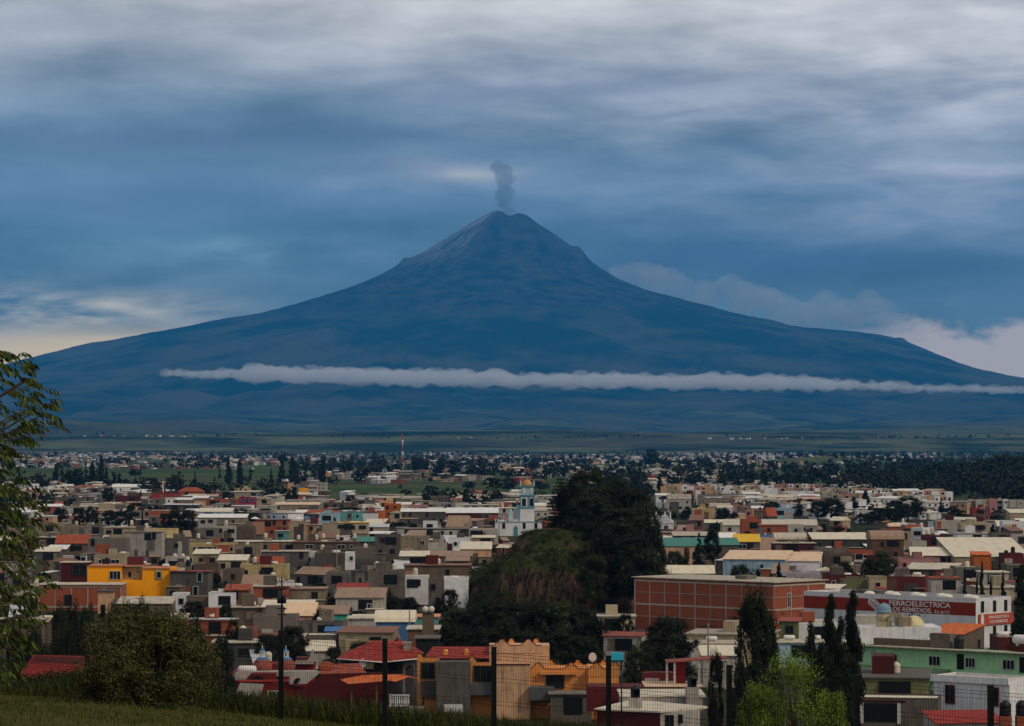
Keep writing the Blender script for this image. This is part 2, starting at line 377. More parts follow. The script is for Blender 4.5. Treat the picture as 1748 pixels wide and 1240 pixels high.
# ---------------------------------------------------------------- materials
MATS = {}
def wall_mat(key, col, dirt=0.6, scale=0.35, bump=0.0, rough=0.9):
    if key in MATS: return MATS[key]
    m, t, b = new_mat(key)
    tc_ = t.node('ShaderNodeTexCoord'); oi = t.node('ShaderNodeObjectInfo')
    va = t.node('ShaderNodeVectorMath', operation='ADD'); t.put(va.inputs[0], tc_.outputs['Object'])
    r = t.m('MULTIPLY', oi.outputs['Random'], 90.0); t.put(va.inputs[1], t.xyz(r, r, 0.0))
    v = va.outputs[0]; x, y, z = t.sep(v)
    big = t.noise(v, scale, 5, 0.6)
    streak = t.noise(t.xyz(t.m('MULTIPLY', x, 2.2), t.m('MULTIPLY', y, 2.2), t.m('MULTIPLY', z, 0.28)), 1.0, 6, 0.65, 0.2)
    fine = t.noise(v, 7.0, 4, 0.6)
    dk = tuple(c * 0.42 for c in col)
    tint = t.mix(0.45, tuple(c * .6 for c in dk) + (1.0,), (0.055, 0.045, 0.035, 1.0))
    f = t.m('MULTIPLY', t.m('ADD', t.m('MULTIPLY', t.mr(streak, 0.45, 0.72), 0.75), t.m('MULTIPLY', t.mr(big, 0.42, 0.75), 0.45)), dirt, clamp=True)
    c = t.mix(f, tuple(col) + (1.0,), tint)
    c = t.mix(t.m('MULTIPLY', fine, 0.22), c, dk + (1.0,))
    patch = t.noise(v, 1.1, 3, 0.7); c = t.mix(t.mr(patch, .5, .72, 0.0, dirt * .5), c, tint)
    hs = t.node('ShaderNodeHueSaturation'); t.put(hs.inputs['Color'], c)
    if 'ochre' in key or 'white' in key or 'villa' in key or 'peach' in key or 'mint' in key: t.put(hs.inputs['Value'], t.m('ADD', 0.92, t.m('MULTIPLY', oi.outputs['Random'], 0.16)))
    else: t.put(hs.inputs['Value'], t.m('ADD', 0.66, t.m('MULTIPLY', oi.outputs['Random'], 0.48)))
    t.put(b.inputs['Base Color'], hs.outputs[0]); b.inputs['Roughness'].default_value = rough
    MATS[key] = m; return m
def brick_mat(key, c1, c2, mortar):
    if key in MATS: return MATS[key]
    m, t, b = new_mat(key); tc_ = t.node('ShaderNodeTexCoord'); v = tc_.outputs['Object']; x, y, z = t.sep(v)
    br = t.node('ShaderNodeTexBrick'); t.put(br.inputs['Vector'], t.xyz(t.m('ADD', x, y), z, 0.0))
    br.inputs['Color1'].default_value = c1 + (1,); br.inputs['Color2'].default_value = c2 + (1,); br.inputs['Mortar'].default_value = mortar + (1,)
    br.inputs['Scale'].default_value = 2.2; br.inputs['Mortar Size'].default_value = 0.018
    n = t.noise(v, 0.45, 6, 0.65); c = t.mix(t.mr(n, 0.4, 0.75, 0.0, 0.5), br.outputs['Color'], tuple(q * 0.5 for q in c1) + (1.0,))
    n2_ = t.noise(v, 3.0, 4, 0.7); c = t.mix(t.mr(n2_, 0.5, 0.8, 0.0, 0.2), c, (0.20, 0.12, 0.09, 1.0))
    t.put(b.inputs['Base Color'], c); MATS[key] = m; return m
def tile_mat(key, col):
    if key in MATS: return MATS[key]
    m, t, b = new_mat(key); tc_ = t.node('ShaderNodeTexCoord'); v = tc_.outputs['Object']; x, y, z = t.sep(v)
    wv = t.node('ShaderNodeTexWave'); t.put(wv.inputs['Vector'], v); wv.inputs['Scale'].default_value = 1.2; wv.inputs['Distortion'].default_value = 0.4
    n = t.noise(v, 1.3, 6, 0.7); n2_ = t.noise(v, 6.0, 3, 0.6)
    c = t.mix(t.mr(n, 0.38, 0.7), tuple(col) + (1.0,), tuple(q * 0.45 for q in col) + (1.0,))
    c = t.mix(t.m('MULTIPLY', wv.outputs['Fac'], 0.28), c, tuple(q * 0.4 for q in col) + (1.0,))
    c = t.mix(t.mr(n2_, 0.55, 0.75, 0.0, 0.4), c, (0.35, 0.22, 0.14, 1.0))
    bp = t.node('ShaderNodeBump'); bp.inputs['Strength'].default_value = 0.5; t.put(bp.inputs['Height'], wv.outputs['Fac']); t.put(b.inputs['Normal'], bp.outputs[0])
    t.put(b.inputs['Base Color'], c); MATS[key] = m; return m
def sheet_mat(key, col, rust=0.3):
    if key in MATS: return MATS[key]
    m, t, b = new_mat(key); tc_ = t.node('ShaderNodeTexCoord'); v = tc_.outputs['Object']; x, y, z = t.sep(v)
    wv = t.node('ShaderNodeTexWave'); t.put(wv.inputs['Vector'], v); wv.inputs['Scale'].default_value = 0.9
    pl = t.m('FRACT', t.m('MULTIPLY', x, 0.5)); seam = t.mr(pl, 0.0, 0.05, 1.0, 0.0)
    n = t.noise(t.xyz(x, t.m('MULTIPLY', y, 0.25), z), 0.6, 7, 0.7)
    c = t.mix(t.mr(n, 0.45, 0.72, 0.0, rust + 0.25), tuple(col) + (1.0,), (0.20, 0.13, 0.085, 1.0))
    c = t.mix(t.m('MULTIPLY', seam, 0.35), c, tuple(q * 0.4 for q in col) + (1.0,))
    c = t.mix(t.m('MULTIPLY', wv.outputs['Fac'], 0.15), c, tuple(q * 0.5 for q in col) + (1.0,))
    b.inputs['Roughness'].default_value = 0.7
    t.put(b.inputs['Base Color'], c); MATS[key] = m; return m
def plain(key, col, rough=0.7, metal=0.0, var=0.25):
    if key in MATS: return MATS[key]
    m, t, b = new_mat(key); tc_ = t.node('ShaderNodeTexCoord'); n = t.noise(tc_.outputs['Object'], 1.5, 5, 0.6)
    t.put(b.inputs['Base Color'], t.mix(t.m('MULTIPLY', n, var * 2), tuple(col) + (1.0,), tuple(q * 0.5 for q in col) + (1.0,)))
    b.inputs['Roughness'].default_value = rough; b.inputs['Metallic'].default_value = metal; MATS[key] = m; return m

COL = dict(white=(0.70, 0.68, 0.67), offwhite=(0.42, 0.38, 0.33), cream=(0.42, 0.335, 0.21), beige=(0.25, 0.195, 0.135), tan=(0.14, 0.10, 0.068), grey=(0.14, 0.125, 0.11),
           darkgrey=(0.075, 0.068, 0.062), concrete=(0.135, 0.112, 0.093), brown=(0.14, 0.075, 0.045), maroon=(0.10, 0.013, 0.013), red=(0.26, 0.03, 0.022), orange=(0.56, 0.14, 0.03),
           ochre=(0.98, 0.37, 0.003), yellow=(0.55, 0.42, 0.19), peach=(0.58, 0.34, 0.19), salmon=(0.42, 0.19, 0.13), pink=(0.45, 0.21, 0.20), magenta=(0.32, 0.016, 0.10),
           turquoise=(0.13, 0.34, 0.32), teal=(0.05, 0.30, 0.24), blue=(0.07, 0.20, 0.42), mint=(0.42, 0.74, 0.38), olive=(0.20, 0.20, 0.09), lilac=(0.52, 0.46, 0.50), skyblue=(0.36, 0.52, 0.62), black=(0.015, 0.015, 0.017))
WORD = dict(offwhite='off-white', darkgrey='dark grey', concrete='bare concrete', skyblue='pale blue', ochre='orange-yellow', brick='bare brick', mint='mint green')
def wm(c):
    if c == 'brick': return brick_mat('brick_wall', (0.33, 0.080, 0.034), (0.26, 0.060, 0.028), (0.17, 0.08, 0.05))
    if c == 'brickgrey': return brick_mat('block_wall', (0.185, 0.16, 0.135), (0.14, 0.12, 0.10), (0.09, 0.075, 0.065))
    return wall_mat('plaster_' + c, COL[c], {'white': 0.42, 'concrete': 1.0, 'grey': 0.95, 'beige': 0.9, 'ochre': 0.12, 'mint': 0.35, 'cream': .6}.get(c, 0.7))
ROOFM = dict(slab=lambda: wall_mat('roof_slab', (0.58, 0.49, 0.37), 0.95, 0.5), pale=lambda: wall_mat('roof_pale', (0.74, 0.64, 0.49), 0.7, 0.4),
             dark=lambda: wall_mat('roof_dark', (0.11, 0.095, 0.08), 0.6, 0.5), redpaint=lambda: wall_mat('roof_red_paint', (0.30, 0.075, 0.05), 0.6, 0.4),
             sheet=lambda: sheet_mat('sheet_pale', (0.66, 0.57, 0.42), 0.1), white=lambda: sheet_mat('sheet_white', (0.74, 0.71, 0.66), 0.05), rust=lambda: sheet_mat('sheet_rust', (0.30, 0.19, 0.12), 0.8),
             tile=lambda: tile_mat('clay_tile', (0.36, 0.075, 0.032)), redtile=lambda: tile_mat('red_tile', (0.32, 0.032, 0.022)), orangetile=lambda: tile_mat('orange_tile', (0.66, 0.15, 0.035)),
             darkred=lambda: tile_mat('dark_red_tile', (0.20, 0.016, 0.012)), green=lambda: sheet_mat('sheet_green', (0.04, 0.19, 0.145), 0.1), peach=lambda: sheet_mat('sheet_peach', (0.68, 0.47, 0.30), 0.1), grey=lambda: wall_mat('roof_grey', (0.24, 0.21, 0.18), 0.6, 0.4),
             brown=lambda: sheet_mat('sheet_brown', (0.20, 0.085, 0.05), 0.5), salmon=lambda: wall_mat('roof_salmon', (0.60, 0.24, 0.13), 0.3, 0.4), blue=lambda: sheet_mat('sheet_blue', (0.05, 0.16, 0.36), 0.0),
             yellow=lambda: sheet_mat('sheet_yellow', (0.66, 0.40, 0.03), 0.0), maroon=lambda: wall_mat('roof_maroon', (0.15, 0.02, 0.02), 0.4), tarp=lambda: sheet_mat('tarp_grey', (0.50, 0.50, 0.50), 0.1))
def rm(k): return ROOFM[k]()
GLASS = plain('window_glass', (0.012, 0.014, 0.016), 0.15, 0.0, 0.1)
FRAMEW = plain('window_frame_white', (0.60, 0.58, 0.54), 0.6); FRAMED = plain('window_frame_dark', (0.06, 0.05, 0.045), 0.6)
FRAMER = plain('window_frame_red', (0.20, 0.03, 0.025), 0.6)
TANKB = plain('tank_black', (0.012, 0.012, 0.014), 0.45); TANKW = plain('tank_cream', (0.62, 0.55, 0.44), 0.5); GASW = plain('gas_tank_white', (0.72, 0.68, 0.62), 0.4, 0.0, 0.2)
STEEL = plain('dark_steel', (0.008, 0.010, 0.010), 0.5, 0.3); RUSTY = plain('rusty_iron', (0.07, 0.035, 0.022), 0.8); POLE = plain('pole_concrete', (0.20, 0.17, 0.15), 0.85)

# ---------------------------------------------------------------- mesh builder
class MB:
    def __init__(s): s.v = []; s.f = []; s.mi = []; s.sm = []
    def add(s, vs, fs, mi=0, smooth=False):
        k = len(s.v); s.v.extend(vs)
        for f in fs: s.f.append([k + i for i in f]); s.mi.append(mi); s.sm.append(smooth)
        return s
    def box(s, x0, y0, z0, x1, y1, z1, mi=0):
        return s.add([(x0, y0, z0), (x1, y0, z0), (x1, y1, z0), (x0, y1, z0), (x0, y0, z1), (x1, y0, z1), (x1, y1, z1), (x0, y1, z1)],
                     [(0, 3, 2, 1), (4, 5, 6, 7), (0, 1, 5, 4), (1, 2, 6, 5), (2, 3, 7, 6), (3, 0, 4, 7)], mi)
    def prism(s, pts, z0, z1, mi=0):                     # pts counter-clockwise in x,y
        n = len(pts); return s.add([(x, y, z0) for x, y in pts] + [(x, y, z1) for x, y in pts],
            [tuple(range(n - 1, -1, -1)), tuple(range(n, 2 * n))] + [(i, (i + 1) % n, n + (i + 1) % n, n + i) for i in range(n)], mi)
    def plate(s, pts, y0, y1, mi=0):                     # outline in x,z (counter-clockwise seen from -y), thick in y
        n = len(pts); return s.add([(x, y0, z) for x, z in pts] + [(x, y1, z) for x, z in pts],
            [tuple(range(n)), tuple(range(2 * n - 1, n - 1, -1))] + [((i + 1) % n, i, n + i, n + (i + 1) % n) for i in range(n)], mi)
    def cyl(s, x, y, z0, z1, r0, r1=None, n=12, mi=0, smooth=True):
        r1 = r0 if r1 is None else r1
        a = [2 * math.pi * i / n for i in range(n)]
        vs = [(x + r0 * math.cos(q), y + r0 * math.sin(q), z0) for q in a] + [(x + r1 * math.cos(q), y + r1 * math.sin(q), z1) for q in a]
        s.add(vs, [(i, (i + 1) % n, n + (i + 1) % n, n + i) for i in range(n)], mi, smooth)
        k = len(s.v) - 2 * n; s.f.append([k + i for i in range(n - 1, -1, -1)]); s.mi.append(mi); s.sm.append(False)
        s.f.append([k + n + i for i in range(n)]); s.mi.append(mi); s.sm.append(False); return s
    def lathe(s, x, y, prof, n=14, mi=0):                # prof: list of (r, z)
        vs = []; fs = []
        for r, z in prof:
            for i in range(n): q = 2 * math.pi * i / n; vs.append((x + r * math.cos(q), y + r * math.sin(q), z))
        for j in range(len(prof) - 1):
            for i in range(n): fs.append((j * n + i, j * n + (i + 1) % n, (j + 1) * n + (i + 1) % n, (j + 1) * n + i))
        return s.add(vs, fs, mi, True)
    def dome(s, x, y, z, r, h, n=16, mi=0, k=6):
        return s.lathe(x, y, [(r * math.cos(math.pi / 2 * i / k) + 1e-3, z + h * math.sin(math.pi / 2 * i / k)) for i in range(k + 1)], n, mi)
    def tube(s, p, q, r, n=6, mi=0):
        p = Vector(p); q = Vector(q); d = (q - p); L = d.length
        if L < 1e-6: return s
        m = Matrix.Translation(p) @ d.to_track_quat('Z', 'Y').to_matrix().to_4x4()
        vs = []
        for z in (0, L):
            for i in range(n): a = 2 * math.pi * i / n; vs.append(tuple(m @ Vector((r * math.cos(a), r * math.sin(a), z))))
        return s.add(vs, [(i, (i + 1) % n, n + (i + 1) % n, n + i) for i in range(n)] + [tuple(range(n - 1, -1, -1)), tuple(range(n, 2 * n))], mi, True)
    def capsule(s, p, q, r, n=12, mi=0):                 # lying gas tank with domed ends
        p = Vector(p); q = Vector(q); d = (q - p); L = d.length; m = Matrix.Translation(p) @ d.to_track_quat('Z', 'Y').to_matrix().to_4x4()
        pr = [(0.02, -r * .5), (r * .6, -r * .38), (r * .9, -r * .15), (r, 0), (r, L), (r * .9, L + r * .15), (r * .6, L + r * .38), (0.02, L + r * .5)]
        k = len(s.v); s.lathe(0, 0, pr, n, mi)
        for i in range(k, len(s.v)): s.v[i] = tuple(m @ Vector(s.v[i]))
        return s
    def mesh(s, name, mats):
        me = bpy.data.meshes.new(name); me.from_pydata(s.v, [], s.f)
        for m in (mats if isinstance(mats, (list, tuple)) else [mats]): me.materials.append(m)
        me.polygons.foreach_set('material_index', s.mi); me.polygons.foreach_set('use_smooth', s.sm); me.update(); return me
    def build(s, name, mats, parent=None, loc=(0, 0, 0), rz=0.0, label=None):
        return obj(name, s.mesh(name, mats), parent, loc, rz, label)
def obj(name, me, parent=None, loc=(0, 0, 0), rz=0.0, label=None):
    o = bpy.data.objects.new(name, me); C.objects.link(o); o.location = loc; o.rotation_euler = (0, 0, rz)
    if parent is not None: o.parent = parent
    if label: o['label'] = label
    return o
def empty(name, loc, rz, label, cat, group=None):
    o = bpy.data.objects.new(name, None); C.objects.link(o); o.empty_display_size = 0.5
    o.location = loc; o.rotation_euler = (0, 0, rz); return tag(o, label, cat, group)

# windows: shared meshes, glass set in a proud frame with a mullion
WIN = {}
def win_mesh(w_, h_, frame=0, bars=1):
    k = (round(w_, 2), round(h_, 2), frame, bars)
    if k not in WIN:
        fr = (FRAMEW, FRAMED, FRAMER)[frame]; b = MB(); b.box(-w_ / 2, -0.02, 0, w_ / 2, 0.03, h_, 0)
        g = 0.09
        for x0, x1, z0, z1 in ((-w_ / 2 - g, w_ / 2 + g, -g, 0), (-w_ / 2 - g, w_ / 2 + g, h_, h_ + g), (-w_ / 2 - g, -w_ / 2, 0, h_), (w_ / 2, w_ / 2 + g, 0, h_)):
            b.box(x0, -0.09, z0, x1, 0.03, z1, 1)
        for i in range(bars):
            x = -w_ / 2 + w_ * (i + 1) / (bars + 1); b.box(x - .03, -0.06, 0, x + .03, -0.022, h_, 1)
        WIN[k] = b.mesh('window', [GLASS, fr])
    return WIN[k]
def window(par, x, z, w_=1.2, h_=1.2, frame=0, bars=1, side=None, y=0.0, name='window', label=None):
    """window on the front wall; side=(X, +1/-1) puts it on the right/left wall at depth y"""
    if side is None: return obj(name, win_mesh(w_, h_, frame, bars), par, (x, y - 0.07, z), 0.0, label)
    return obj(name, win_mesh(w_, h_, frame, bars), par, (side[0], y, z), rad(90) * side[1], label)
def door(par, x, w_=1.0, h_=2.1, mat=None, y=0.0, z=0.0):
    b = MB(); b.box(-w_ / 2, -0.05, 0, w_ / 2, 0.02, h_); b.box(w_ / 2 - .15, -0.09, 1.0, w_ / 2 - .08, -0.05, 1.12)
    return b.build('door', mat or FRAMED, par, (x, y, z))
TKM = {}
def tank_mesh(kind):
    if kind not in TKM:
        b = MB()
        if kind in 'bw':   # upright water tank with ribs and lid
            b.lathe(0, 0, [(0.01, 0), (.55, 0), (.56, .25), (.53, .3), (.56, .35), (.56, .6), (.53, .65), (.56, .7), (.56, 1.05), (.50, 1.22), (.24, 1.36), (.24, 1.45), (0.01, 1.47)])
            b2 = TANKB if kind == 'b' else TANKW
        elif kind == 'g':  # lying gas tank on feet
            b.capsule((-.8, 0, .55), (.8, 0, .55), .42); b.box(-.6, -.2, 0, -.45, .2, .3); b.box(.45, -.2, 0, .6, .2, .3); b2 = GASW
        TKM[kind] = b.mesh('water_tank' if kind != 'g' else 'gas_tank', b2)
    return TKM[kind]
def tank(par, kind, x, y, z, s=1.0, rz=0.0):
    o = obj('gas_tank' if kind == 'g' else 'water_tank', tank_mesh(kind), par, (x, y, z), rz); o.scale = (s, s, s); return o

def roof_part(par, kind, mat, W, dp, h, rise, wallm, over=0.3):
    """flat (parapet), slab, lean (rises to the back), fall (rises to the front), gable (ridge along the front), side (gable end to the front), hip, arch"""
    b = MB(); o_ = over
    if kind == 'flat':
        t_ = 0.15; ph = rise if rise else 0.35
        b.box(t_, t_, h - ph, W - t_, dp - t_, h - ph + 0.06); r = b.build('roof', mat, par)
        p = MB(); z0, z1 = h - ph - .001, h
        p.box(0, 0, z0, W, t_, z1); p.box(0, dp - t_, z0, W, dp, z1); p.box(0, t_, z0, t_, dp - t_, z1); p.box(W - t_, t_, z0, W, dp - t_, z1)
        p.build('parapet', wallm, par); return r
    if kind == 'slab': b.box(-o_, -o_, h, W + o_, dp + o_, h + 0.18)
    elif kind == 'lean':
        k = 0.09; b.add([(-o_, -o_, h), (W + o_, -o_, h), (W + o_, dp + o_, h + rise), (-o_, dp + o_, h + rise), (-o_, -o_, h + k), (W + o_, -o_, h + k), (W + o_, dp + o_, h + rise + k), (-o_, dp + o_, h + rise + k)],
                        [(0, 3, 2, 1), (4, 5, 6, 7), (0, 1, 5, 4), (1, 2, 6, 5), (2, 3, 7, 6), (3, 0, 4, 7)])
    elif kind == 'gable':
        m = dp / 2; b.add([(-o_, -o_, h - .05), (W + o_, -o_, h - .05), (W + o_, m, h + rise), (-o_, m, h + rise), (W + o_, dp + o_, h - .05), (-o_, dp + o_, h - .05)], [(0, 1, 2, 3), (3, 2, 4, 5), (0, 3, 5), (1, 4, 2), (0, 5, 4, 1)])
    elif kind == 'side':
        m = W / 2; b.add([(-o_, -o_, h - .05), (W + o_, -o_, h - .05), (m, -o_, h + rise), (-o_, dp + o_, h - .05), (W + o_, dp + o_, h - .05), (m, dp + o_, h + rise)], [(0, 1, 2), (3, 5, 4), (0, 2, 5, 3), (1, 4, 5, 2), (0, 3, 4, 1)])
    elif kind == 'hip':
        m = min(W, dp) / 2; z0 = h; z1 = h + rise
        b.add([(-o_, -o_, z0), (W + o_, -o_, z0), (W + o_, dp + o_, z0), (-o_, dp + o_, z0), (m, dp / 2, z1), (max(W - m, m + .1), dp / 2, z1), (-o_, -o_, z0 - .18), (W + o_, -o_, z0 - .18), (W + o_, dp + o_, z0 - .18), (-o_, dp + o_, z0 - .18)],
              [(0, 1, 5, 4), (1, 2, 5), (2, 3, 4, 5), (3, 0, 4), (6, 7, 1, 0), (7, 8, 2, 1), (8, 9, 3, 2), (9, 6, 0, 3), (9, 8, 7, 6)])
    elif kind == 'arch':
        n = 10; vs = []
        for i in range(n + 1):
            a = math.pi * i / n; x = W / 2 - (W / 2 + o_) * math.cos(a); z = h + rise * math.sin(a); vs += [(x, -o_, z), (x, dp + o_, z)]
        b.add(vs, [(2 * i, 2 * i + 2, 2 * i + 3, 2 * i + 1) for i in range(n)] + [tuple(2 * i for i in range(n, -1, -1))] + [tuple(2 * i + 1 for i in range(n + 1))])
    elif kind == 'barrel':      # vault with its axis along the front
        n = 8; vs = []
        for i in range(n + 1):
            a = math.pi * i / n; y = dp / 2 - (dp / 2 + o_) * math.cos(a); z = h + rise * math.sin(a); vs += [(-o_, y, z), (W + o_, y, z)]
        b.add(vs, [(2 * i, 2 * i + 1, 2 * i + 3, 2 * i + 2) for i in range(n)] + [tuple(2 * i for i in range(n + 1))] + [tuple(2 * i + 1 for i in range(n, -1, -1))])
    return b.build('roof', mat, par)

PLACED = []      # (x0, x1, ytop, yvisible bottom, distance, footprint centre, radius) of every hand-placed thing
HOUSES = []
HR = random.Random(77)
def house(x0, x1, yt, h, dp, wall='cream', roof='flat', rmat='slab', rise=None, rot=None, share=0.62, yb=None, win='auto', tanks='', label=None, cat='house', name=None, group=None, z0=0.0, over=0.3, extra=None, swin='auto'):
    """front wall from column x0; rot=None: squarely facing, to x1; rot in degrees: turned, the side wall then runs on to x1"""
    d0 = F * (HC - h - z0) / (yt - 760.0)
    A = Vector((X_at(x0, d0), d0, 0)); rz = rad(rot or 0.0); xm = x1 if not rot else x0 + (x1 - x0) * share
    u1 = (xm - 874) / F; W = (u1 * d0 - A.x) / (math.cos(rz) - u1 * math.sin(rz)); W = abs(W)
    B = A + Vector((math.cos(rz), math.sin(rz), 0)) * W; d1 = B.y
    if rot and share < 1:
        u2 = (x1 - 874) / F; dp = min(15.0, max(3.5, abs((u2 * B.y - B.x) / (-math.sin(rz) - u2 * math.cos(rz)))))
    base = min(z0, gz1(A.x, A.y), gz1(B.x, B.y)) - 0.2
    col = WORD.get(wall, wall)
    nm = name or ('%s_house' % {'brick': 'brick', 'brickgrey': 'block'}.get(wall, wall if wall in COL else 'plaster'))
    e = empty(nm, (A.x, A.y, z0), rz, label, cat, group)
    m = wm(wall)
    if rise is None: rise = {'flat': HR.choice([.3, .45, .7]), 'lean': dp * .12, 'gable': dp * .28, 'side': W * .18, 'hip': min(W, dp) * .3, 'arch': W * .25, 'barrel': dp * .2}.get(roof, 0.3)
    top = h - (rise if roof == 'flat' else 0)
    b = MB(); b.box(0, 0, base - z0, W, dp, top)
    if roof == 'lean':
        b = MB(); b.add([(0, 0, base - z0), (W, 0, base - z0), (W, dp, base - z0), (0, dp, base - z0), (0, 0, h), (W, 0, h), (W, dp, h + rise), (0, dp, h + rise)], [(0, 3, 2, 1), (4, 5, 6, 7), (0, 1, 5, 4), (1, 2, 6, 5), (2, 3, 7, 6), (3, 0, 4, 7)])
    b.build('wall', m, e)
    rf = roof_part(e, roof, rm(rmat), W, dp, h, rise, m, over)
    st = max(1, int(round(h / 3.0)))
    near = d0 < 1500
    if win == 'auto':
        n = max(1, int(W / 3.2)); sz = HR.choice([(1.2, 1.2), (.9, 1.2), (1.7, 1.1), (0.7, .9), (1.0, 1.9), (2.3, 1.2)]); fr = HR.choice([0, 1, 1, 1]); pr = HR.choice([.15, .45, .7])
        for k in range(st):
            zz = h - 3.0 * (st - k) + 1.0 - (rise * .5 if roof == 'flat' else 0)
            if zz < 0.4: zz = 0.9
            for i in range(n):
                if HR.random() < pr: q = sz if HR.random() < .7 else (.8, 1.0); window(e, W * (i + .5) / n + HR.uniform(-.7, .7), zz + HR.uniform(-.2, .2), q[0], q[1], fr, 1 if q[0] > 1.1 else 0)
        if W > 5.5 and HR.random() < .75:      # patchwork facade: bays painted or left bare by different hands
            for i in range(HR.choice([1, 2, 2, 3])):
                wb = W * HR.uniform(.15, .42); xb = HR.uniform(0, W - wb); zt_ = h * HR.choice([.45, .6, .8, .93]) ; zb_ = base - z0 if HR.random() < .6 else zt_ * HR.uniform(.4, .7)
                b = MB(); b.box(xb, -.05 - .012 * i, zb_, xb + wb, -.002 - .051 * 0, zt_); b.build('facade_bay', wm(HR.choice(['concrete', 'grey', 'brickgrey', 'tan', 'darkgrey', 'beige', 'offwhite', 'brown', 'brick', wall])), e)
        if W > 6.5 and h > 4.5 and HR.random() < .65:      # lower annex breaking the block
            wa = W * HR.uniform(.25, .5); xa = HR.choice([0, W - wa]); ha = h * HR.uniform(.45, .68); ya = -HR.uniform(1.2, 3.0); am = m if HR.random() < .5 else wm(HR.choice(['concrete', 'grey', 'brickgrey', 'beige', 'offwhite', 'brick', 'tan']))
            b = MB(); b.box(xa + .02, ya, base - z0, xa + wa - .02, -.003, ha); b.build('annex', am, e)
            b = MB(); b.box(xa - .15, ya - .25, ha, xa + wa + .15, -.003, ha + .14); b.build('annex_roof', rm(HR.choice(['slab', 'pale', 'grey', 'rust', 'sheet'])), e)
            if HR.random() < .6: window(e, xa + wa * .5, max(.5, ha - 1.9), 1.0, 1.1, 1, 0, y=ya)
        if W > 5 and HR.random() < .5:      # flat black panel painting in the shade of an opening under the roof
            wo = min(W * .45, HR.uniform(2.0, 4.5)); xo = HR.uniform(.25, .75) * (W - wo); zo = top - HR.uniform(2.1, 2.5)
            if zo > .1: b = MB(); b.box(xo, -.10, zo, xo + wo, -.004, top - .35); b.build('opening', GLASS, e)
        # rooftop clutter the town is full of
        if roof in ('flat', 'slab') and W > 6:
            zt = h - rise + .05 if roof == 'flat' else h + .18
            if HR.random() < .45:
                u = HR.uniform(.15, .6) * W; b = MB(); b.box(u, dp * .35, zt - .02, u + HR.uniform(1.8, 3.2), dp * .75, zt + HR.uniform(1.6, 2.3)); b.build('stair_room', m if HR.random() < .6 else wm(HR.choice(['concrete', 'brick', 'beige', 'maroon'])), e)
            if not tanks and HR.random() < .6: tanks = HR.choice(['w', 'g', 'b', 'g', 'wg', 'gg'])
            if HR.random() < .3:
                u = HR.uniform(.1, .8) * W; b = MB(); b.box(u, dp * .2, zt, u + HR.uniform(.8, 2.4), dp * .2 + HR.uniform(.4, 1.2), zt + HR.uniform(.4, .9)); b.build('roof_box', rm(HR.choice(['dark', 'grey', 'pale'])), e)
        if rot and swin == 'auto':
            for i in range(max(1, int(dp / 4.5))):
                if HR.random() < 0.6: window(e, 0, h - 2.4, *sz, fr, 1, side=(W, 1), y=dp * (i + .5) / max(1, int(dp / 4.5)))
    elif win:
        for u, z, w_, h_, *rest in win:
            window(e, W * u, z, w_, h_, *(rest or [0]))
    for i, k in enumerate(tanks):
        u = (i + 1) / (len(tanks) + 1) + HR.uniform(-.12, .12)
        zt = h - rise + 0.05 if roof == 'flat' else h + .18
        if roof in ('flat', 'slab'):
            s = MB(); q = HR.choice([0.0, .5, .9]);
            if q and k != 'g': s.box(-.6, -.6, 0, .6, .6, q); s.build('tank_stand', m, e, (W * u, dp * .45, zt))
            else: q = 0
            tank(e, k, W * u, dp * .45, zt + q, 1.0 if k != 'g' else .9, HR.uniform(-.4, .4))
    PLACED.append((min(x0, x1), max(x0, x1), yt, yb if yb else min(760 + F * HC / d0 - 2, yt + 2.7 * F / d0), min(d0, d1), ((A + B) / 2 + Vector((-math.sin(rz), math.cos(rz), 0)) * dp / 2), max(W, dp) / 2, dp))
    HOUSES.append((e, wall, st, roof, rmat, tanks, (x0 + x1) / 2.0, yt, d0, label is None, W))
    if extra: extra(e, W, dp, h, m)
    return e

# ================================================================ landmark buildings
class PB:
    """frame of a building standing squarely at distance d: photo columns and rows to local metres"""
    def __init__(s, e, d): s.e = e; s.d = d; s.ex = e.location.x; s.ey = e.location.y
    def x(s, px, dy=0.0): return X_at(px, s.d + dy) - s.ex
    def z(s, py, dy=0.0): return Z_at(py, s.d + dy)
    def box(s, x0, x1, yt, yb, dy, dp, mat, name='wall', label=None, cap=None):
        b = MB(); zb = s.z(yb, dy) if yb is not None else -0.3; yy = s.d + dy - s.ey
        b.box(s.x(x0, dy), yy, zb, s.x(x1, dy), yy + dp, s.z(yt, dy))
        o = b.build(name, mat, s.e, label=label)
        return o
def claim(x0, x1, yt, yb, d, rad_=8.0):
    PLACED.append((x0, x1, yt, yb, d, Vector((X_at((x0 + x1) / 2, d), d + rad_ * .6, 0)), rad_, rad_ * 1.2))
def hump_profile(x0, x1, z0, z1, humps, r, hh):
    """wall outline with rounded scallops on its top edge"""
    pts = [(x0, z0), (x1, z0), (x1, z1)]
    for c in sorted(humps, reverse=True):
        pts += [(c + r, z1), (c + r * .72, z1 + hh * .45), (c + r * .45, z1 + hh * .55)] + [(c + r * .42 * math.cos(a), z1 + hh * .55 + hh * .45 * math.sin(a)) for a in (.4, .8, 1.2, 1.57, 1.94, 2.34, 2.74)] + [(c - r * .45, z1 + hh * .55), (c - r * .72, z1 + hh * .45), (c - r, z1)]
    pts += [(x0, z1)]; return pts

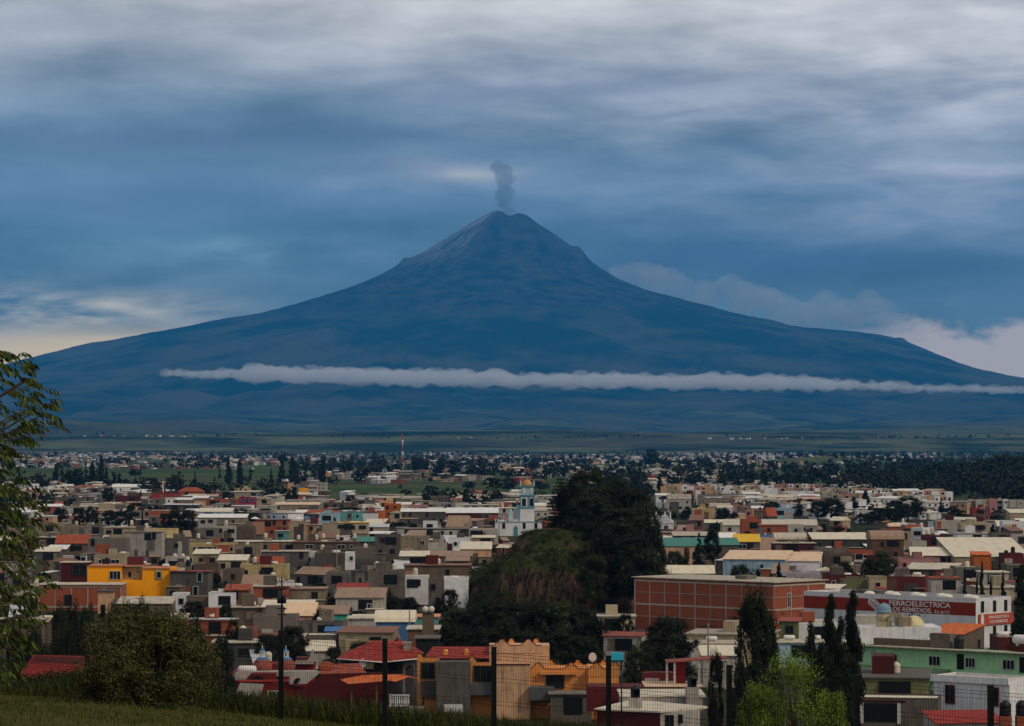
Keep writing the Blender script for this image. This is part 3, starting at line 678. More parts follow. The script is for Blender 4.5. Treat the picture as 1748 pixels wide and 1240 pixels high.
# ---- hardware warehouse with the painted red band
def text_mesh(name, body, size, mat, parent, m4, extrude=0.03, sx=1.0):
    cu = bpy.data.curves.new(name, 'FONT'); cu.body = body; cu.size = size; cu.extrude = extrude; cu.offset = size * 0.012
    o = bpy.data.objects.new(name, cu); C.objects.link(o); dg = bpy.context.evaluated_depsgraph_get(); dg.update()
    me = bpy.data.meshes.new_from_object(o.evaluated_get(dg)); bpy.data.objects.remove(o)
    xs = [v.co.x for v in me.vertices]; w_ = max(xs) - min(xs); k = (sx / w_) if sx else 1.0
    for v in me.vertices: v.co.x = (v.co.x - min(xs)) * k
    me.transform(m4); me.materials.clear(); me.materials.append(mat)
    o = bpy.data.objects.new(name, me); C.objects.link(o); o.parent = parent; return o
def warehouse_extra(e, W, dp, h, m):
    band = wall_mat('band_red', (0.30, 0.032, 0.014), 0.25); whitep = plain('letter_white', (0.72, 0.66, 0.62), 0.7)
    b = MB(); b.box(0.05, -0.03, h - 2.95, W + 0.0, -0.002, h - .8); b.build('red_band', band, e)
    R = Matrix.Rotation(rad(90), 4, 'X')
    text_mesh('lettering', 'FERROELECTRICA', 1.2, whitep, e, Matrix.Translation((W * .51, -0.06, h - 1.80)) @ R, 0.02, W * .35)
    text_mesh('lettering', 'LOS REMEDIOS,', 1.05, whitep, e, Matrix.Translation((W * .515, -0.06, h - 2.78)) @ R, 0.02, W * .24)
    text_mesh('lettering', 'S.A. de C.V.', 0.72, whitep, e, Matrix.Translation((W * .77, -0.06, h - 2.78)) @ R, 0.02, W * .088)
    # tilted hexagonal badge
    T = Matrix.Translation((W * .435, -0.10, h - 2.0)) @ Matrix.Rotation(rad(36), 4, 'Y') @ Matrix.Scale(.62, 4)
    lg = None
    for k, (s_, mt, y_) in enumerate(((1.0, whitep, 0.0), (.90, STEEL, -.05), (.78, whitep, -.10))):
        a, c = 3.3 * (.82 + .18 * s_) * (1 if k == 0 else .97), 1.25 * s_
        b = MB(); b.plate([(-a + c * .55, -c), (a - c * .55, -c), (a, -c * .1), (a - c * .55, c), (-a + c * .55, c), (-a, c * .1)], y_, y_ + .05)
        me = b.mesh('badge', mt); me.transform(T)
        o = obj('badge' if k == 0 else ('badge_outline' if k == 1 else 'badge_face'), me, e if lg is None else lg)
        if lg is None: lg = o
    text_mesh('lettering', 'LOGY', 1.7, band, lg, T @ Matrix.Translation((-2.2, -0.16, -.58)) @ R, 0.02, 4.4)
    # side wall: tall barred windows, slim red sign board
    for y_ in (dp * .18, dp * .52, dp * .84):
        for z_ in (h - 2.35, h - 6.6): window(e, 0, z_, .7, 1.7, 1, 0, side=(W, 1), y=y_)
    b = MB(); b.box(W + .02, dp * .06, h - 4.55, W + .28, dp * 1.04, h - 2.75); sg = b.build('sign_board', wall_mat('sign_red', (0.42, 0.07, 0.035), 0.3), e)
    S = Matrix.Rotation(rad(90), 4, 'Z') @ R
    text_mesh('lettering', 'FERROELECTRICA', .62, whitep, sg, Matrix.Translation((W + .31, dp * .32, h - 3.5)) @ S, 0.01, dp * .58)
    text_mesh('lettering', 'LOS REMEDIOS', .62, whitep, sg, Matrix.Translation((W + .31, dp * .36, h - 4.25)) @ S, 0.01, dp * .5)
    b = MB(); b.add([(W + .33, dp * .14 + .45 * math.cos(a), h - 3.65 + 1.0 * math.sin(a)) for a in [i * math.pi / 6 for i in range(12)]], [tuple(range(12))]); b.build('badge', whitep, sg)
    for i in range(9):
        b = MB(); b.dome(0, 0, 0, 1.0, .55, 12); o = b.build('skylight_dome', plain('skylight_cream', (0.72, 0.66, 0.52), 0.5), e, (W * (.34 + .075 * i), dp * (.25 + .22 * (i % 2)), h - .2))
    b = MB(); b.box(W * .2, dp * .5, h - .3, W * .34, dp * .9, h + .25); b.build('skylight_box', rm('dark'), e)
house(1372, 1726, 1009, 9.6, 12, 'white', 'flat', 'grey', .5, rot=-44, share=.83, yb=1062, win=None, label='long white hardware warehouse with a red band and white painted lettering', cat='warehouse', name='hardware_warehouse', extra=warehouse_extra)
MATS['plaster_white'].name = 'plaster_white'

# ---- unfinished brick block with concrete frame
def brick_frame(nc, levels, side=3):
    def f(e, W, dp, h, m):
        cm = wall_mat('frame_concrete', (0.44, 0.34, 0.28), 0.4, 0.6)
        for i in range(nc + 1):
            b = MB(); x = W * i / nc; wd = .28 if i % 2 == 0 else .18; b.box(x - wd / 2, -.07, -.2, x + wd / 2, -.002, h - .4); b.build('column', cm, e)
        for i in range(1, side + 1):
            b = MB(); y = dp * i / side; b.box(W + .002, y - .15, -.2, W + .07, y + .1, h - .4); b.build('column', cm, e)
        for k, z in enumerate(levels):
            b = MB(); t_ = .16 if k % 2 else .34; b.box(-.05, -.1, z - t_ / 2, W + .1, -.004, z + t_ / 2); b.box(W + .004, -.1, z - t_ / 2, W + .1, dp, z + t_ / 2); b.build('beam', cm, e)
    return f
def factory_extra(e, W, dp, h, m):
    brick_frame(9, (.9, 3.6, 5.8, 8.0, 10.1))(e, W, dp, h, m)
    window(e, 0, h - 4.4, 1.0, 2.4, 0, 1, side=(W, 1), y=dp * .3)
    b = MB(); b.box(W * .62, dp * .3, h, W * .70, dp * .5, h + .9); b.build('roof_vent', rm('grey'), e)
house(1084, 1408, 986, 10.6, 12, 'brick', 'slab', 'slab', rot=-44, share=.73, yb=1080, win=None, label='unfinished three-storey red brick block with a grey concrete frame grid', cat='factory', name='brick_factory', extra=factory_extra, over=.5)

# ---- orange-yellow corner house
def ochre_extra(e, W, dp, h, m):
    window(e, W * .66, h - 3.0, 2.3, 1.6, 0, 2)
    b = MB(); b.box(-.3, -.3, h, W + 4.6, dp, h + .2); b.build('roof_slab', rm('salmon'), e)
def yellow_house():
    d = 650.0; e = empty('corner_house', (X_at(148, d), d, 0), 0, 'bright orange-yellow house rising over the bare brick block', 'house')
    p = PB(e, d); oc = wm('ochre'); pale = wm('yellow')
    p.box(149, 208, 967, None, 0, 9, oc); p.box(208, 292, 991, None, -2.2, 11.2, oc); 
    p.box(243, 292, 970, 991, -2.2, 11.2, oc); p.box(208.5, 242.5, 970, 991, 1.5, 7, pale)
    b = MB(); b.box(p.x(152), -.3, p.z(967), p.x(244), 7, p.z(965)); b.build('roof', rm('salmon'), e)
    b = MB(); b.box(p.x(243), -2.5, p.z(970), p.x(293), 8, p.z(969.2)); b.build('roof', rm('salmon'), e)
    b = MB(); b.box(p.x(216), 1, p.z(965), p.x(243), 4.4, p.z(951)); b.build('stair_room', wall_mat('plaster_maroonbox', (0.13, .025, .025), .3), e)
    window(e, p.x(196.5), p.z(989), 2.3, 1.7, 0, 2); window(e, p.x(220), p.z(987), .7, 1.3, 0, 0, y=1.5); window(e, p.x(235), p.z(979), .45, .45, 0, 0, y=1.5)
    b = MB(); b.box(p.x(267), -2.36, p.z(989), p.x(279), -2.22, p.z(971)); b.build('window_surround', pale, e)
    window(e, p.x(273.5), p.z(986), .9, 1.3, 0, 0, y=-2.4)
    tank(e, 'g', p.x(241), 3, p.z(965), .8); tank(e, 'g', p.x(283), 0, p.z(969), .8); tank(e, 'b', p.x(176), 6.5, p.z(965), 1.0)
    claim(148, 292, 951, 1030, d, 10)
yellow_house()
def left_brick(e, W, dp, h, m):
    brick_frame(5, (0.9, 5.1))(e, W, dp, h, m)
house(66, 206, 999, 5.5, 9, 'brick', 'slab', 'slab', yb=1040, win=[(.36, 1.2, 1.5, 2.2, 1)], label='two-storey bare brick block with concrete columns below the orange-yellow house', name='brick_block', extra=left_brick)
house(104, 148, 961, 9.0, 6, 'maroon', 'slab', 'slab', yb=995, win=[(.72, 6.4, 3.0, 2.2, 1)], label='dark maroon upper floor with one wide window beside the orange-yellow house')
house(167, 193, 1010, 4.6, 2.4, 'peach', 'lean', 'dark', yb=1029, win=[(.35, 0.8, .8, 1.0, 1)], label='small peach shed in front of the bare brick block', cat='shed', name='peach_shed')

# ---- church with the blue bell tower
def blue_church():
    d = 1165.0; e = empty('church', (X_at(850, d), d, 0), 0, 'white church with a tall pale blue bell tower and a golden dome', 'church'); p = PB(e, d)
    white = wm('white'); blue = wall_mat('plaster_churchblue', (.36, .50, .56), .3); deep = wall_mat('trim_blue', (.10, .28, .33), .2); gold = plain('gold_tile', (.50, .25, .07), .6)
    tw = empty('x', (0, 0, 0), 0, None, None); bpy.data.objects.remove(tw)
    tx0, tx1 = 888, 912
    t0 = p.box(tx0, tx1, 868, None, 0, 5.4, white, 'tower')
    b = MB()
    for (ya, yb, ins) in ((866, 847, .15), (845, 831, .3)):
        b.box(p.x(tx0) + ins, ins, p.z(ya), p.x(tx1) - ins, 5.4 - ins, p.z(yb))
    b.build('belfry', blue, e)
    b = MB()
    for (ya, yb, o_) in ((868, 866, .25), (847, 845, .22), (831, 829.6, .2)): b.box(p.x(tx0) - o_, -o_, p.z(ya), p.x(tx1) + o_, 5.4 + o_, p.z(yb))
    for x in (tx0 + .8, tx1 - .8, tx1 - 8.5): b.box(p.x(x) - .22, -.05, p.z(868), p.x(x) + .22, .16, p.z(847))
    b.build('cornice', deep, e)
    for x in (tx0 + 6.5, tx1 - 4.2):     # arched bell openings
        w_ = .75; zb, zt = p.z(864), p.z(851)
        b = MB(); b.plate([(p.x(x) - w_, zb), (p.x(x) + w_, zb), (p.x(x) + w_, zt - .6), (p.x(x) + w_ * .7, zt - .1), (p.x(x), zt), (p.x(x) - w_ * .7, zt - .1), (p.x(x) - w_, zt - .6)], .02, .14); o = b.build('arch_opening', GLASS, e)
        b = MB(); b.box(p.x(x) - w_ - .3, .08, zb, p.x(x) - w_ - .02, .15, zt); b.box(p.x(x) + w_ + .02, .08, zb, p.x(x) + w_ + .3, .15, zt); b.box(p.x(x) - w_ - .3, .08, zt + .02, p.x(x) + w_ + .3, .15, zt + .35); b.build('arch_frame', white, o)
        b = MB(); b.lathe(p.x(x), .55, [(.01, p.z(835)), (.45, p.z(835)), (.45, p.z(840)), (.01, p.z(840))], 10); 
        b = MB(); b.box(p.x(x) - .5, .2, p.z(843), p.x(x) + .5, .29, p.z(833)); b.box(p.x(x) - .2, .12, p.z(840), p.x(x) + .2, .19, p.z(836)); b.build('clock_niche', white, e)
    b = MB(); cx = (p.x(tx0) + p.x(tx1)) / 2; b.dome(cx, 2.7, p.z(829), 1.9, 2.2, 14); b.build('dome', gold, e)
    b = MB(); b.cyl(cx, 2.7, p.z(820.5), p.z(817), .45, .38, 8); b.dome(cx, 2.7, p.z(817), .45, .5, 8); b.tube((cx, 2.7, p.z(815)), (cx, 2.7, p.z(811)), .08, 4); b.build('lantern', deep, e)
    for x in (tx0 + .8, tx1 - .8):
        for y in (.5, 4.9):
            b = MB(); b.lathe(p.x(x), y, [(.3, p.z(829.5)), (.3, p.z(825)), (.14, p.z(824)), (.3, p.z(822.5)), (.02, p.z(820.5))], 8); b.build('pinnacle', blue, e)
    # nave with scalloped parapet, golden drum dome
    z1 = p.z(891); b = MB(); pr = hump_profile(p.x(845), p.x(925), -.3, z1, [p.x(x) for x in (856, 880, 898)], 2.0, .9); b.plate(pr, -2.2, -1.7); b.build('facade', white, e)
    b = MB(); b.box(p.x(845), -1.7, -.3, p.x(925), 11, z1 - .7); b.build('nave', white, e)
    b = MB(); b.box(p.x(845), -2.35, z1 - .15, p.x(925), -2.22, z1 + .1); b.build('moulding', deep, e)
    for x in (860, 895, 915): window(e, p.x(x), p.z(902), .9, 2.0, 1, 0, y=-2.22)
    b = MB(); b.plate([(p.x(877), p.z(917)), (p.x(884), p.z(917)), (p.x(884), p.z(901)), (p.x(880.5), p.z(897)), (p.x(877), p.z(901))], -2.4, -2.24); b.build('door', deep, e)
    b = MB(); b.cyl(p.x(885), 4.0, z1 - .8, p.z(874), 1.3, 1.3, 10); b.dome(p.x(885), 4.0, p.z(874), 1.35, 1.1, 12); b.build('dome', gold, e)
    b = MB()
    for x in (872, 884.5): b.box(p.x(x) - .9, 1.5, z1 - .8, p.x(x) + .9, 3.0, p.z(866 if x > 880 else 874)); b.dome(p.x(x), 2.2, p.z(866 if x > 880 else 874), .8, .9, 8)
    b.build('turret', blue, e)
    b = MB()
    for i in range(9): b.lathe(p.x(846 + i * 4.6), -1.9, [(.18, z1), (.18, z1 + .5), (.3, z1 + .7), (.02, z1 + 1.2)], 6)
    b.build('finials', white, e)
    claim(845, 935, 815, 918, d, 12)
blue_church()
def scalloped_church():
    d = 1260.0; e = empty('chapel', (X_at(1110, d), d, 0), 0, 'white chapel with a scalloped pierced gable right of the tall dark trees', 'chapel'); p = PB(e, d); white = wm('white')
    p.box(1108, 1150, 889, None, 0, 9, white, 'nave')
    b = MB()
    for c in (1120, 1135): 
        cx = p.x(c); r = 1.55; zc = p.z(885)
        for i in range(10):
            a0, a1 = math.pi * i / 9 - .17, math.pi * i / 9 + .17
            b.plate([(cx + r * .55 * math.cos(a0), zc + r * .55 * math.sin(a0)), (cx + r * math.cos(a0), zc + r * math.sin(a0)), (cx + r * math.cos(a1), zc + r * math.sin(a1)), (cx + r * .55 * math.cos(a1), zc + r * .55 * math.sin(a1))], -.2, .2 + i * .003)
    b.box(p.x(1112), -.21, p.z(889), p.x(1145), .24, p.z(884.6)); b.build('gable', white, e)
    b = MB()
    for c in (1107, 1120, 1135, 1144): b.lathe(p.x(c), 0, [(.35, p.z(886)), (.35, p.z(880)), (.2, p.z(879)), (.4, p.z(877)), (.02, p.z(873))], 8)
    b.build('pinnacles', white, e)
    b = MB(); b.plate([(p.x(1133), p.z(905)), (p.x(1141), p.z(905)), (p.x(1141), p.z(899)), (p.x(1137), p.z(896)), (p.x(1133), p.z(899))], -.1, -.02); b.build('door', FRAMED, e)
    b = MB(); b.box(p.x(1107), -.3, p.z(893.5), p.x(1151), -.05, p.z(892)); b.build('moulding', white, e)
    claim(1106, 1152, 873, 905, d, 9)
scalloped_church()

# ---- small yellow chapel with the blue dome in front of the warehouse
def yellow_chapel():
    d = 440.0; e = empty('yellow_chapel', (X_at(1470, d), d, 0), 0, 'small cream chapel with a pale blue tower dome below the warehouse lettering', 'chapel'); p = PB(e, d)
    cr = wm('cream'); bl = wall_mat('dome_blue', (.22, .33, .42), .4); yl = wall_mat('dome_cream', (.58, .50, .28), .5)
    b = MB(); cx = p.x(1512); b.cyl(cx, 2, p.z(1072), p.z(1049), 1.15, 1.1, 12); b.build('tower', cr, e)
    b = MB(); b.cyl(cx, 2, p.z(1049), p.z(1043), 1.12, 1.05, 14); b.dome(cx, 2, p.z(1043), 1.05, 1.0, 14); b.cyl(cx, 2, p.z(1032.5), p.z(1030), .18, .1, 6); b.build('dome', bl, e)
    b = MB(); b.plate([(p.x(1498), p.z(1072)), (p.x(1520), p.z(1072)), (p.x(1520), p.z(1062)), (p.x(1498), p.z(1062))], .3, .9)
    b.build('parapet', cr, e)
    # arched porch
    r_ = .75; cx2 = p.x(1529); zc = p.z(1060); n = 8
    pts = [(cx2 - 1.1, p.z(1071)), (cx2 - r_, p.z(1071)), (cx2 - r_, zc)] + [(cx2 - r_ * math.cos(math.pi * i / n), zc + r_ * math.sin(math.pi * i / n)) for i in range(1, n)] + [(cx2 + r_, zc), (cx2 + r_, p.z(1071)), (cx2 + 1.1, p.z(1071)), (cx2 + 1.1, zc + .3), (cx2 + .7, zc + 1.05), (cx2, zc + 1.3), (cx2 - .7, zc + 1.05), (cx2 - 1.1, zc + .3)]
    b = MB(); b.plate(pts, .2, .7); b.build('porch_arch', cr, e)
    p.box(1534, 1556, 1054, 1071, 1.2, 5, cr); p.box(1460, 1505, 1052, 1068, 6, 5, wm('offwhite'), 'side_wall')
    b = MB(); b.dome(p.x(1565), 3.2, p.z(1070), 1.55, 1.45, 16); b.build('dome', yl, e); b = MB(); b.dome(p.x(1549), 2.2, p.z(1071), 1.0, .9, 14); b.build('dome', yl, e)
    p.box(1455, 1607, 1071, 1100, 0, 9, wm('white'), 'hall'); 
    b = MB()
    for i in range(6): b.box(p.x(1588 + i * 3.2) - .1, -.06, p.z(1087), p.x(1588 + i * 3.2) + .1, -.005, p.z(1083))
    b.build('vent', FRAMED, e)
    claim(1455, 1607, 1030, 1100, d, 9)
yellow_chapel()

# ---- villa with scalloped parapets
def villa():
    d = 385.0; e = empty('orange_villa', (X_at(880, d), d, 0), 0, 'orange and peach three-storey villa with scalloped parapets behind the fence', 'villa'); p = PB(e, d)
    pe = wm('peach'); ye = wall_mat('plaster_villa', (.72, .28, .075), .3); gr = wm('grey'); mar = wall_mat('coping_maroon', (.11, .02, .015), .3)
    def scal(x0, x1, yt, dy, th, mat, humps, r=.85, hh=.8, name='parapet', drop=1.0):
        z1 = p.z(yt, dy); b = MB(); yy = dy; pr = hump_profile(p.x(x0, dy), p.x(x1, dy), z1 - drop, z1, [p.x(h_, dy) for h_ in humps], r, hh); b.plate(pr, yy - .03, yy + th); o = b.build(name, mat, e)
        b = MB(); segs = pr[2:]                          # dark coping following the outline
        for (a, c) in zip(segs[:-1], segs[1:]): b.tube((a[0], yy - .02, a[1]), (c[0], yy - .02, c[1]), .06, 5)
        b.build('coping', mar, e); return o
    p.box(835, 938, 1103, None, 5, 6, pe, 'tower'); scal(835, 925, 1102, 4.95, .25, pe, (857, 902), 1.0, .8); scal(845, 938, 1103, 11.0, .25, ye, (873, 915), .9, 1.0)
    p.box(846, 905, 1135, None, 0, 5, pe); b = MB(); b.box(p.x(846), -.15, p.z(1135), p.x(905), .15, p.z(1133.5)); b.build('coping', mar, e)
    p.box(905, 1004, 1142, None, 1.6, 7, ye); p.box(1004, 1056, 1142, None, 0, 8.6, ye)
    scal(903, 1004, 1142, 1.55, .2, ye, (918, 975)); scal(1004, 1056, 1142, -.03, .2, ye, (1018, 1050)); scal(938, 1050, 1137, 8.5, .2, ye, (940, 986, 1030), .8, .8)
    b = MB(); b.box(p.x(921), .9, p.z(1153), p.x(984), 1.6, p.z(1148)); b.build('window_hood', ye, e)
    window(e, p.x(948), p.z(1176), 2.2, 1.7, 1, 1, y=1.6)
    p.box(903, 946, 1174, 1196, -1.2, 2.7, wall_mat('balcony_grey', (.10, .105, .11), .3), 'balcony')
    b = MB(); b.box(p.x(945), -2.6, p.z(1203), p.x(1020), 1.5, p.z(1199)); b.build('porch_roof', rm('grey'), e)
    for x in (950, 985, 1015):
        b = MB(); b.box(p.x(x) - .1, -2.4, -.2, p.x(x) + .1, -2.2, p.z(1203)); b.build('post', gr, e)
    b = MB(); b.box(p.x(950), .9, 0, p.x(975), 1.0, 2.2); b.build('gate', FRAMED, e)
    # left wing
    p.box(713, 803, 1128, None, 3, 7, ye, 'wing'); scal(713, 750, 1122, 2.95, .2, ye, (716,), .5, .6, drop=.6); scal(800, 836, 1130, 2.95, .2, ye, (806,), .6, .8, drop=1.2)
    b = MB(); y0, y1 = 3, 10; b.add([(p.x(722), y0, p.z(1127)), (p.x(835), y0, p.z(1127)), (p.x(835), y1, p.z(1113)), (p.x(735), y1, p.z(1113))], [(0, 1, 2, 3)]); b.add([(p.x(722), y0, p.z(1128)), (p.x(835), y0, p.z(1128)), (p.x(835), y1, p.z(1114)), (p.x(735), y1, p.z(1114))], [(3, 2, 1, 0)]); b.build('roof', rm('redtile'), e)
    for x, s_ in ((759, 1.0), (795, .9)):
        b = MB(); b.box(p.x(x) - .3, 5, p.z(1124), p.x(x) + .3, 5.6, p.z(1118)); b.dome(p.x(x), 5.3, p.z(1118), .36, .4, 8); b.build('chimney', ye, e)
    p.box(745, 803, 1130, None, 0, 2.9, gr, 'grey_wing')
    window(e, p.x(729), p.z(1161), 1.6, 1.9, 1, 1, y=3); p.box(718, 745, 1164, 1190, 1.5, 1.5, wm('darkgrey'), 'balcony')
    p.box(803, 846, 1143, None, 3, 6, ye, 'wing'); window(e, p.x(825), p.z(1166), 2.4, 1.9, 1, 2, y=3); p.box(803, 846, 1167, 1187, 1.2, 1.8, wall_mat('balcony_grey', (.10, .105, .11), .3), 'balcony')
    p.box(758, 790, 1203, 1216, -3, .2, wm('white'), 'garden_wall')
    tank(e, 'g', p.x(1020, -3), -3.2, p.z(1203), 1.1)
    b = MB(); b.add([(p.x(1013) + .5 * math.cos(a), 4 - .1 * math.sin(a), p.z(1126) + .62 * math.sin(a)) for a in [i * math.pi / 8 for i in range(16)]], [tuple(range(16))]); b.build('satellite_dish', GASW, e)
    claim(712, 1056, 1090, 1235, d, 14)
villa()

# ---- grey house with the red hipped roof
def hip_house():
    d = 412.0; e = empty('hip_roof_house', (X_at(640, d), d, 0), 0, 'grey house with a low red hipped roof and arched porch behind the fence', 'house'); p = PB(e, d); gr = wall_mat('plaster_bluegrey', (.17, .17, .175), .4)
    dk = wm('darkgrey'); p.box(582, 706, 1126, None, 2.5, 9, dk)
    b = MB(); z0 = p.z(1124); b.add([(p.x(575), -.5, z0), (p.x(655), -2.2, z0 - .35), (p.x(713), -.5, z0), (p.x(720), 11, z0), (p.x(580), 11, z0), (p.x(632), 4.5, p.z(1098)), (p.x(690), 4.5, p.z(1098))],
        [(0, 1, 5), (1, 6, 5), (1, 2, 6), (2, 3, 6), (3, 4, 5, 6), (4, 0, 5), (0, 4, 3, 2, 1)]); b.build('roof', rm('redtile'), e)
    b = MB(); b.tube((p.x(575), -.55, z0 - .05), (p.x(655), -2.25, z0 - .4), .09, 6); b.tube((p.x(655), -2.25, z0 - .4), (p.x(713), -.55, z0 - .05), .09, 6); b.build('gutter', GASW, e)
    for x in (583, 601, 712):
        b = MB(); b.box(p.x(x) - .14, -.2, -.2, p.x(x) + .14, .1, z0 - .1); b.build('post', gr, e)
    p.box(622, 638, 1125, 1142, -1.0, .5, wm('yellow'), 'pillar')
    r_ = .85; cx = p.x(702); zc = p.z(1146); n = 8; y = 0
    pts = [(cx - 1.15, -.2), (cx - r_, -.2), (cx - r_, zc)] + [(cx - r_ * math.cos(math.pi * i / n), zc + r_ * math.sin(math.pi * i / n)) for i in range(1, n)] + [(cx + r_, zc), (cx + r_, -.2), (cx + 1.15, -.2), (cx + 1.15, zc + 1.25), (cx - 1.15, zc + 1.25)]
    b = MB(); b.plate(pts, 0, .4); b.build('porch_arch', gr, e)
    b = MB(); b.box(p.x(688), 1.8, p.z(1118), p.x(700), 2.7, p.z(1100)); b.box(p.x(686), 1.7, p.z(1100), p.x(702), 2.8, p.z(1098)); b.build('chimney', wm('offwhite'), e)
    b = MB(); b.add([(p.x(620) + .55 * math.cos(a), -1.2 + .2 * math.sin(a), p.z(1131) + .6 * math.sin(a)) for a in [i * math.pi / 8 for i in range(16)]], [tuple(range(16))]); b.build('satellite_dish', plain('dish_white', (.7, .7, .68), .5), e)
    window(e, p.x(610), p.z(1146), 2.0, 1.4, 1, 2, y=2.5); window(e, p.x(668), p.z(1146), 1.4, 1.6, 1, 1, y=2.5)
    claim(575, 713, 1098, 1170, d, 8)
hip_house()

# ---- red courtyard house with two tiled domes
def dome_house():
    d = 392.0; e = empty('red_dome_house', (X_at(440, d), d, 0), 0, 'dark red house with two tiled domes topped by blue and white lanterns', 'house'); p = PB(e, d)
    red = wall_mat('plaster_deepred', (.20, .014, .011), .5); cream = wm('offwhite'); tile = tile_mat('dome_tile', (.30, .085, .06)); bl = plain('dome_cap_blue', (.05, .17, .42), .5); ww = plain('lantern_white', (.7, .68, .64), .6)
    p.box(362, 500, 1164, None, 0, 4, red); p.box(392, 470, 1150, None, 4, 10, red, 'upper_wall')
    b = MB(); b.box(p.x(360), -.15, p.z(1164), p.x(465), .2, p.z(1162)); b.build('coping', wall_mat('coping_red', (.42, .04, .03), .2), e)
    # slanting cream panels and dark arch
    def poly(pts, dy, mat, name, th=.2):
        b = MB(); q = [(p.x(a, dy), p.z(c, dy)) for a, c in pts]; b.plate(q, dy - th, dy); return b.build(name, mat, e)
    poly([(385, 1162), (418, 1162), (432, 1146), (405, 1146)], 3.9, cream, 'slant_wall'); poly([(402, 1185), (445, 1190), (451, 1168), (410, 1166)], -.05, cream, 'slant_wall', .12)
    poly([(420, 1164), (450, 1164), (450, 1158), (444, 1154), (436, 1154), (430, 1157)], 3.8, GLASS, 'arch_opening', .15)
    poly([(494, 1168), (523, 1168), (549, 1146), (494, 1146)], -.3, cream, 'slant_wall', .25); poly([(502, 1168), (507, 1168), (513, 1160), (509, 1157), (503, 1160)], -.62, GLASS, 'arch_opening', .1)
    b = MB(); b.plate([(p.x(500), -.3), (p.x(662), -.3), (p.x(662), p.z(1148)), (p.x(600), p.z(1150)), (p.x(548), p.z(1151)), (p.x(523), p.z(1176)), (p.x(500), p.z(1170))], .0, .6); b.build('courtyard_wall', wall_mat('plaster_darkred', (.11, .008, .008), .5), e)
    b = MB(); b.add([(p.x(545), .6, p.z(1151)), (p.x(625), .6, p.z(1149)), (p.x(610), 6, p.z(1138)), (p.x(548), 6, p.z(1140))], [(0, 1, 2, 3), (3, 2, 1, 0)]); b.build('roof', rm('tile'), e)
    b = MB(); b.dome(p.x(555), 3.5, p.z(1146), 1.25, 1.0, 14); b.build('dome', rm('tile'), e)
    p.box(430, 540, 1147, 1155, 6, 3, cream, 'parapet')
    for cx_, cy_ in ((448, 9), (488, 10)):
        x = p.x(cx_, cy_); zb = p.z(1144, cy_)
        b = MB(); b.lathe(x, cy_, [(1.15, zb), (1.3, zb + .5), (1.2, zb + .95), (.8, zb + 1.45)], 16); dm = b.build('dome', tile, e)
        b = MB(); b.lathe(x, cy_, [(.84, zb + 1.42), (.6, zb + 1.65), (.3, zb + 1.75)], 16); b.build('dome_cap', bl, dm)
        b = MB()
        for a in range(6): b.box(x + .32 * math.cos(a * 1.047) - .06, cy_ + .32 * math.sin(a * 1.047) - .06, zb + 1.68, x + .32 * math.cos(a * 1.047) + .06, cy_ + .32 * math.sin(a * 1.047) + .06, zb + 2.35)
        b.cyl(x, cy_, zb + 1.62, zb + 1.75, .42, .42, 10); b.cyl(x, cy_, zb + 2.35, zb + 2.45, .42, .42, 10); b.cyl(x, cy_, zb + 2.75, zb + 3.25, .07, .03, 6); b.build('lantern', ww, dm)
        b = MB(); b.dome(x, cy_, zb + 2.45, .36, .35, 10); b.build('lantern_cap', bl, dm)
    # upswept cream and red parapets at right rear
    b = MB(); z_ = p.z(1128, 12); b.plate([(p.x(504, 12), p.z(1134, 12)), (p.x(535, 12), p.z(1134, 12)), (p.x(535, 12), p.z(1109, 12)), (p.x(532, 12), p.z(1109, 12)), (p.x(530, 12), p.z(1120, 12)), (p.x(524, 12), z_), (p.x(504, 12), z_)], 12, 12.4); b.build('parapet', cream, e)
    p.box(460, 535, 1134, None, 12.5, 5, red, 'rear_wall'); p.box(505, 530, 1123, 1134, 14, 3, wm('maroon'), 'rear_wall')
    tank(e, 'g', p.x(422, 8), 8, p.z(1152, 8), 1.25); tank(e, 'w', p.x(457, 12), 13, p.z(1130, 12), .9)
    for x in (374, 415, 468): window(e, p.x(x), p.z(1195), 1.5, 1.1, 0, 2)
    # tiled pergola
    ot = rm('orangetile')
    b = MB(); f_ = lambda a, c, dy: (p.x(a, dy), dy, p.z(c, dy))
    b.add([f_(580, 1160, -2), f_(595, 1168, -5), f_(655, 1163, -5), f_(618, 1153, -2)], [(0, 1, 2, 3)]); b.add([f_(618, 1153, -2), f_(655, 1163, -5), f_(664, 1162, -5), f_(684, 1151, -2)], [(0, 1, 2, 3)])
    b.add([f_(664, 1162, -5), f_(676, 1164, -5), f_(697, 1156, -4), f_(730, 1164, -4), f_(705, 1155, -2), f_(684, 1151, -2)], [(0, 1, 2, 5), (2, 3, 4, 5)]); b.build('pergola_roof', ot, e)
    for x, y_ in ((600, 1166), (643, 1164), (709, 1163), (722, 1163)):
        b = MB(); b.box(p.x(x, -4) - .12, -4.1, -.2, p.x(x, -4) + .12, -3.9, p.z(y_, -4)); b.build('post', wm('tan'), e)
    b = MB(); n = 11; xa, xb = p.x(664, -6), p.x(699, -6); zt = p.z(1186, -6)
    b.box(xa, -6.1, zt - .12, xb, -5.9, zt); b.box(xa, -6.1, zt - 1.5, xb, -5.9, zt - 1.35)
    for i in range(n): x = xa + (xb - xa) * (i + .5) / n; b.lathe(x, -6, [(.05, zt - 1.35), (.1, zt - 1.0), (.05, zt - .5), (.07, zt - .12)], 6)
    b.build('balustrade', wm('white'), e)
    b = MB(); b.box(xa - .2, -5.8, -.3, p.x(726, -6), -5.2, zt - 1.52); b.build('terrace_wall', wm('offwhite'), e)
    claim(362, 735, 1108, 1210, d, 14)
dome_house()

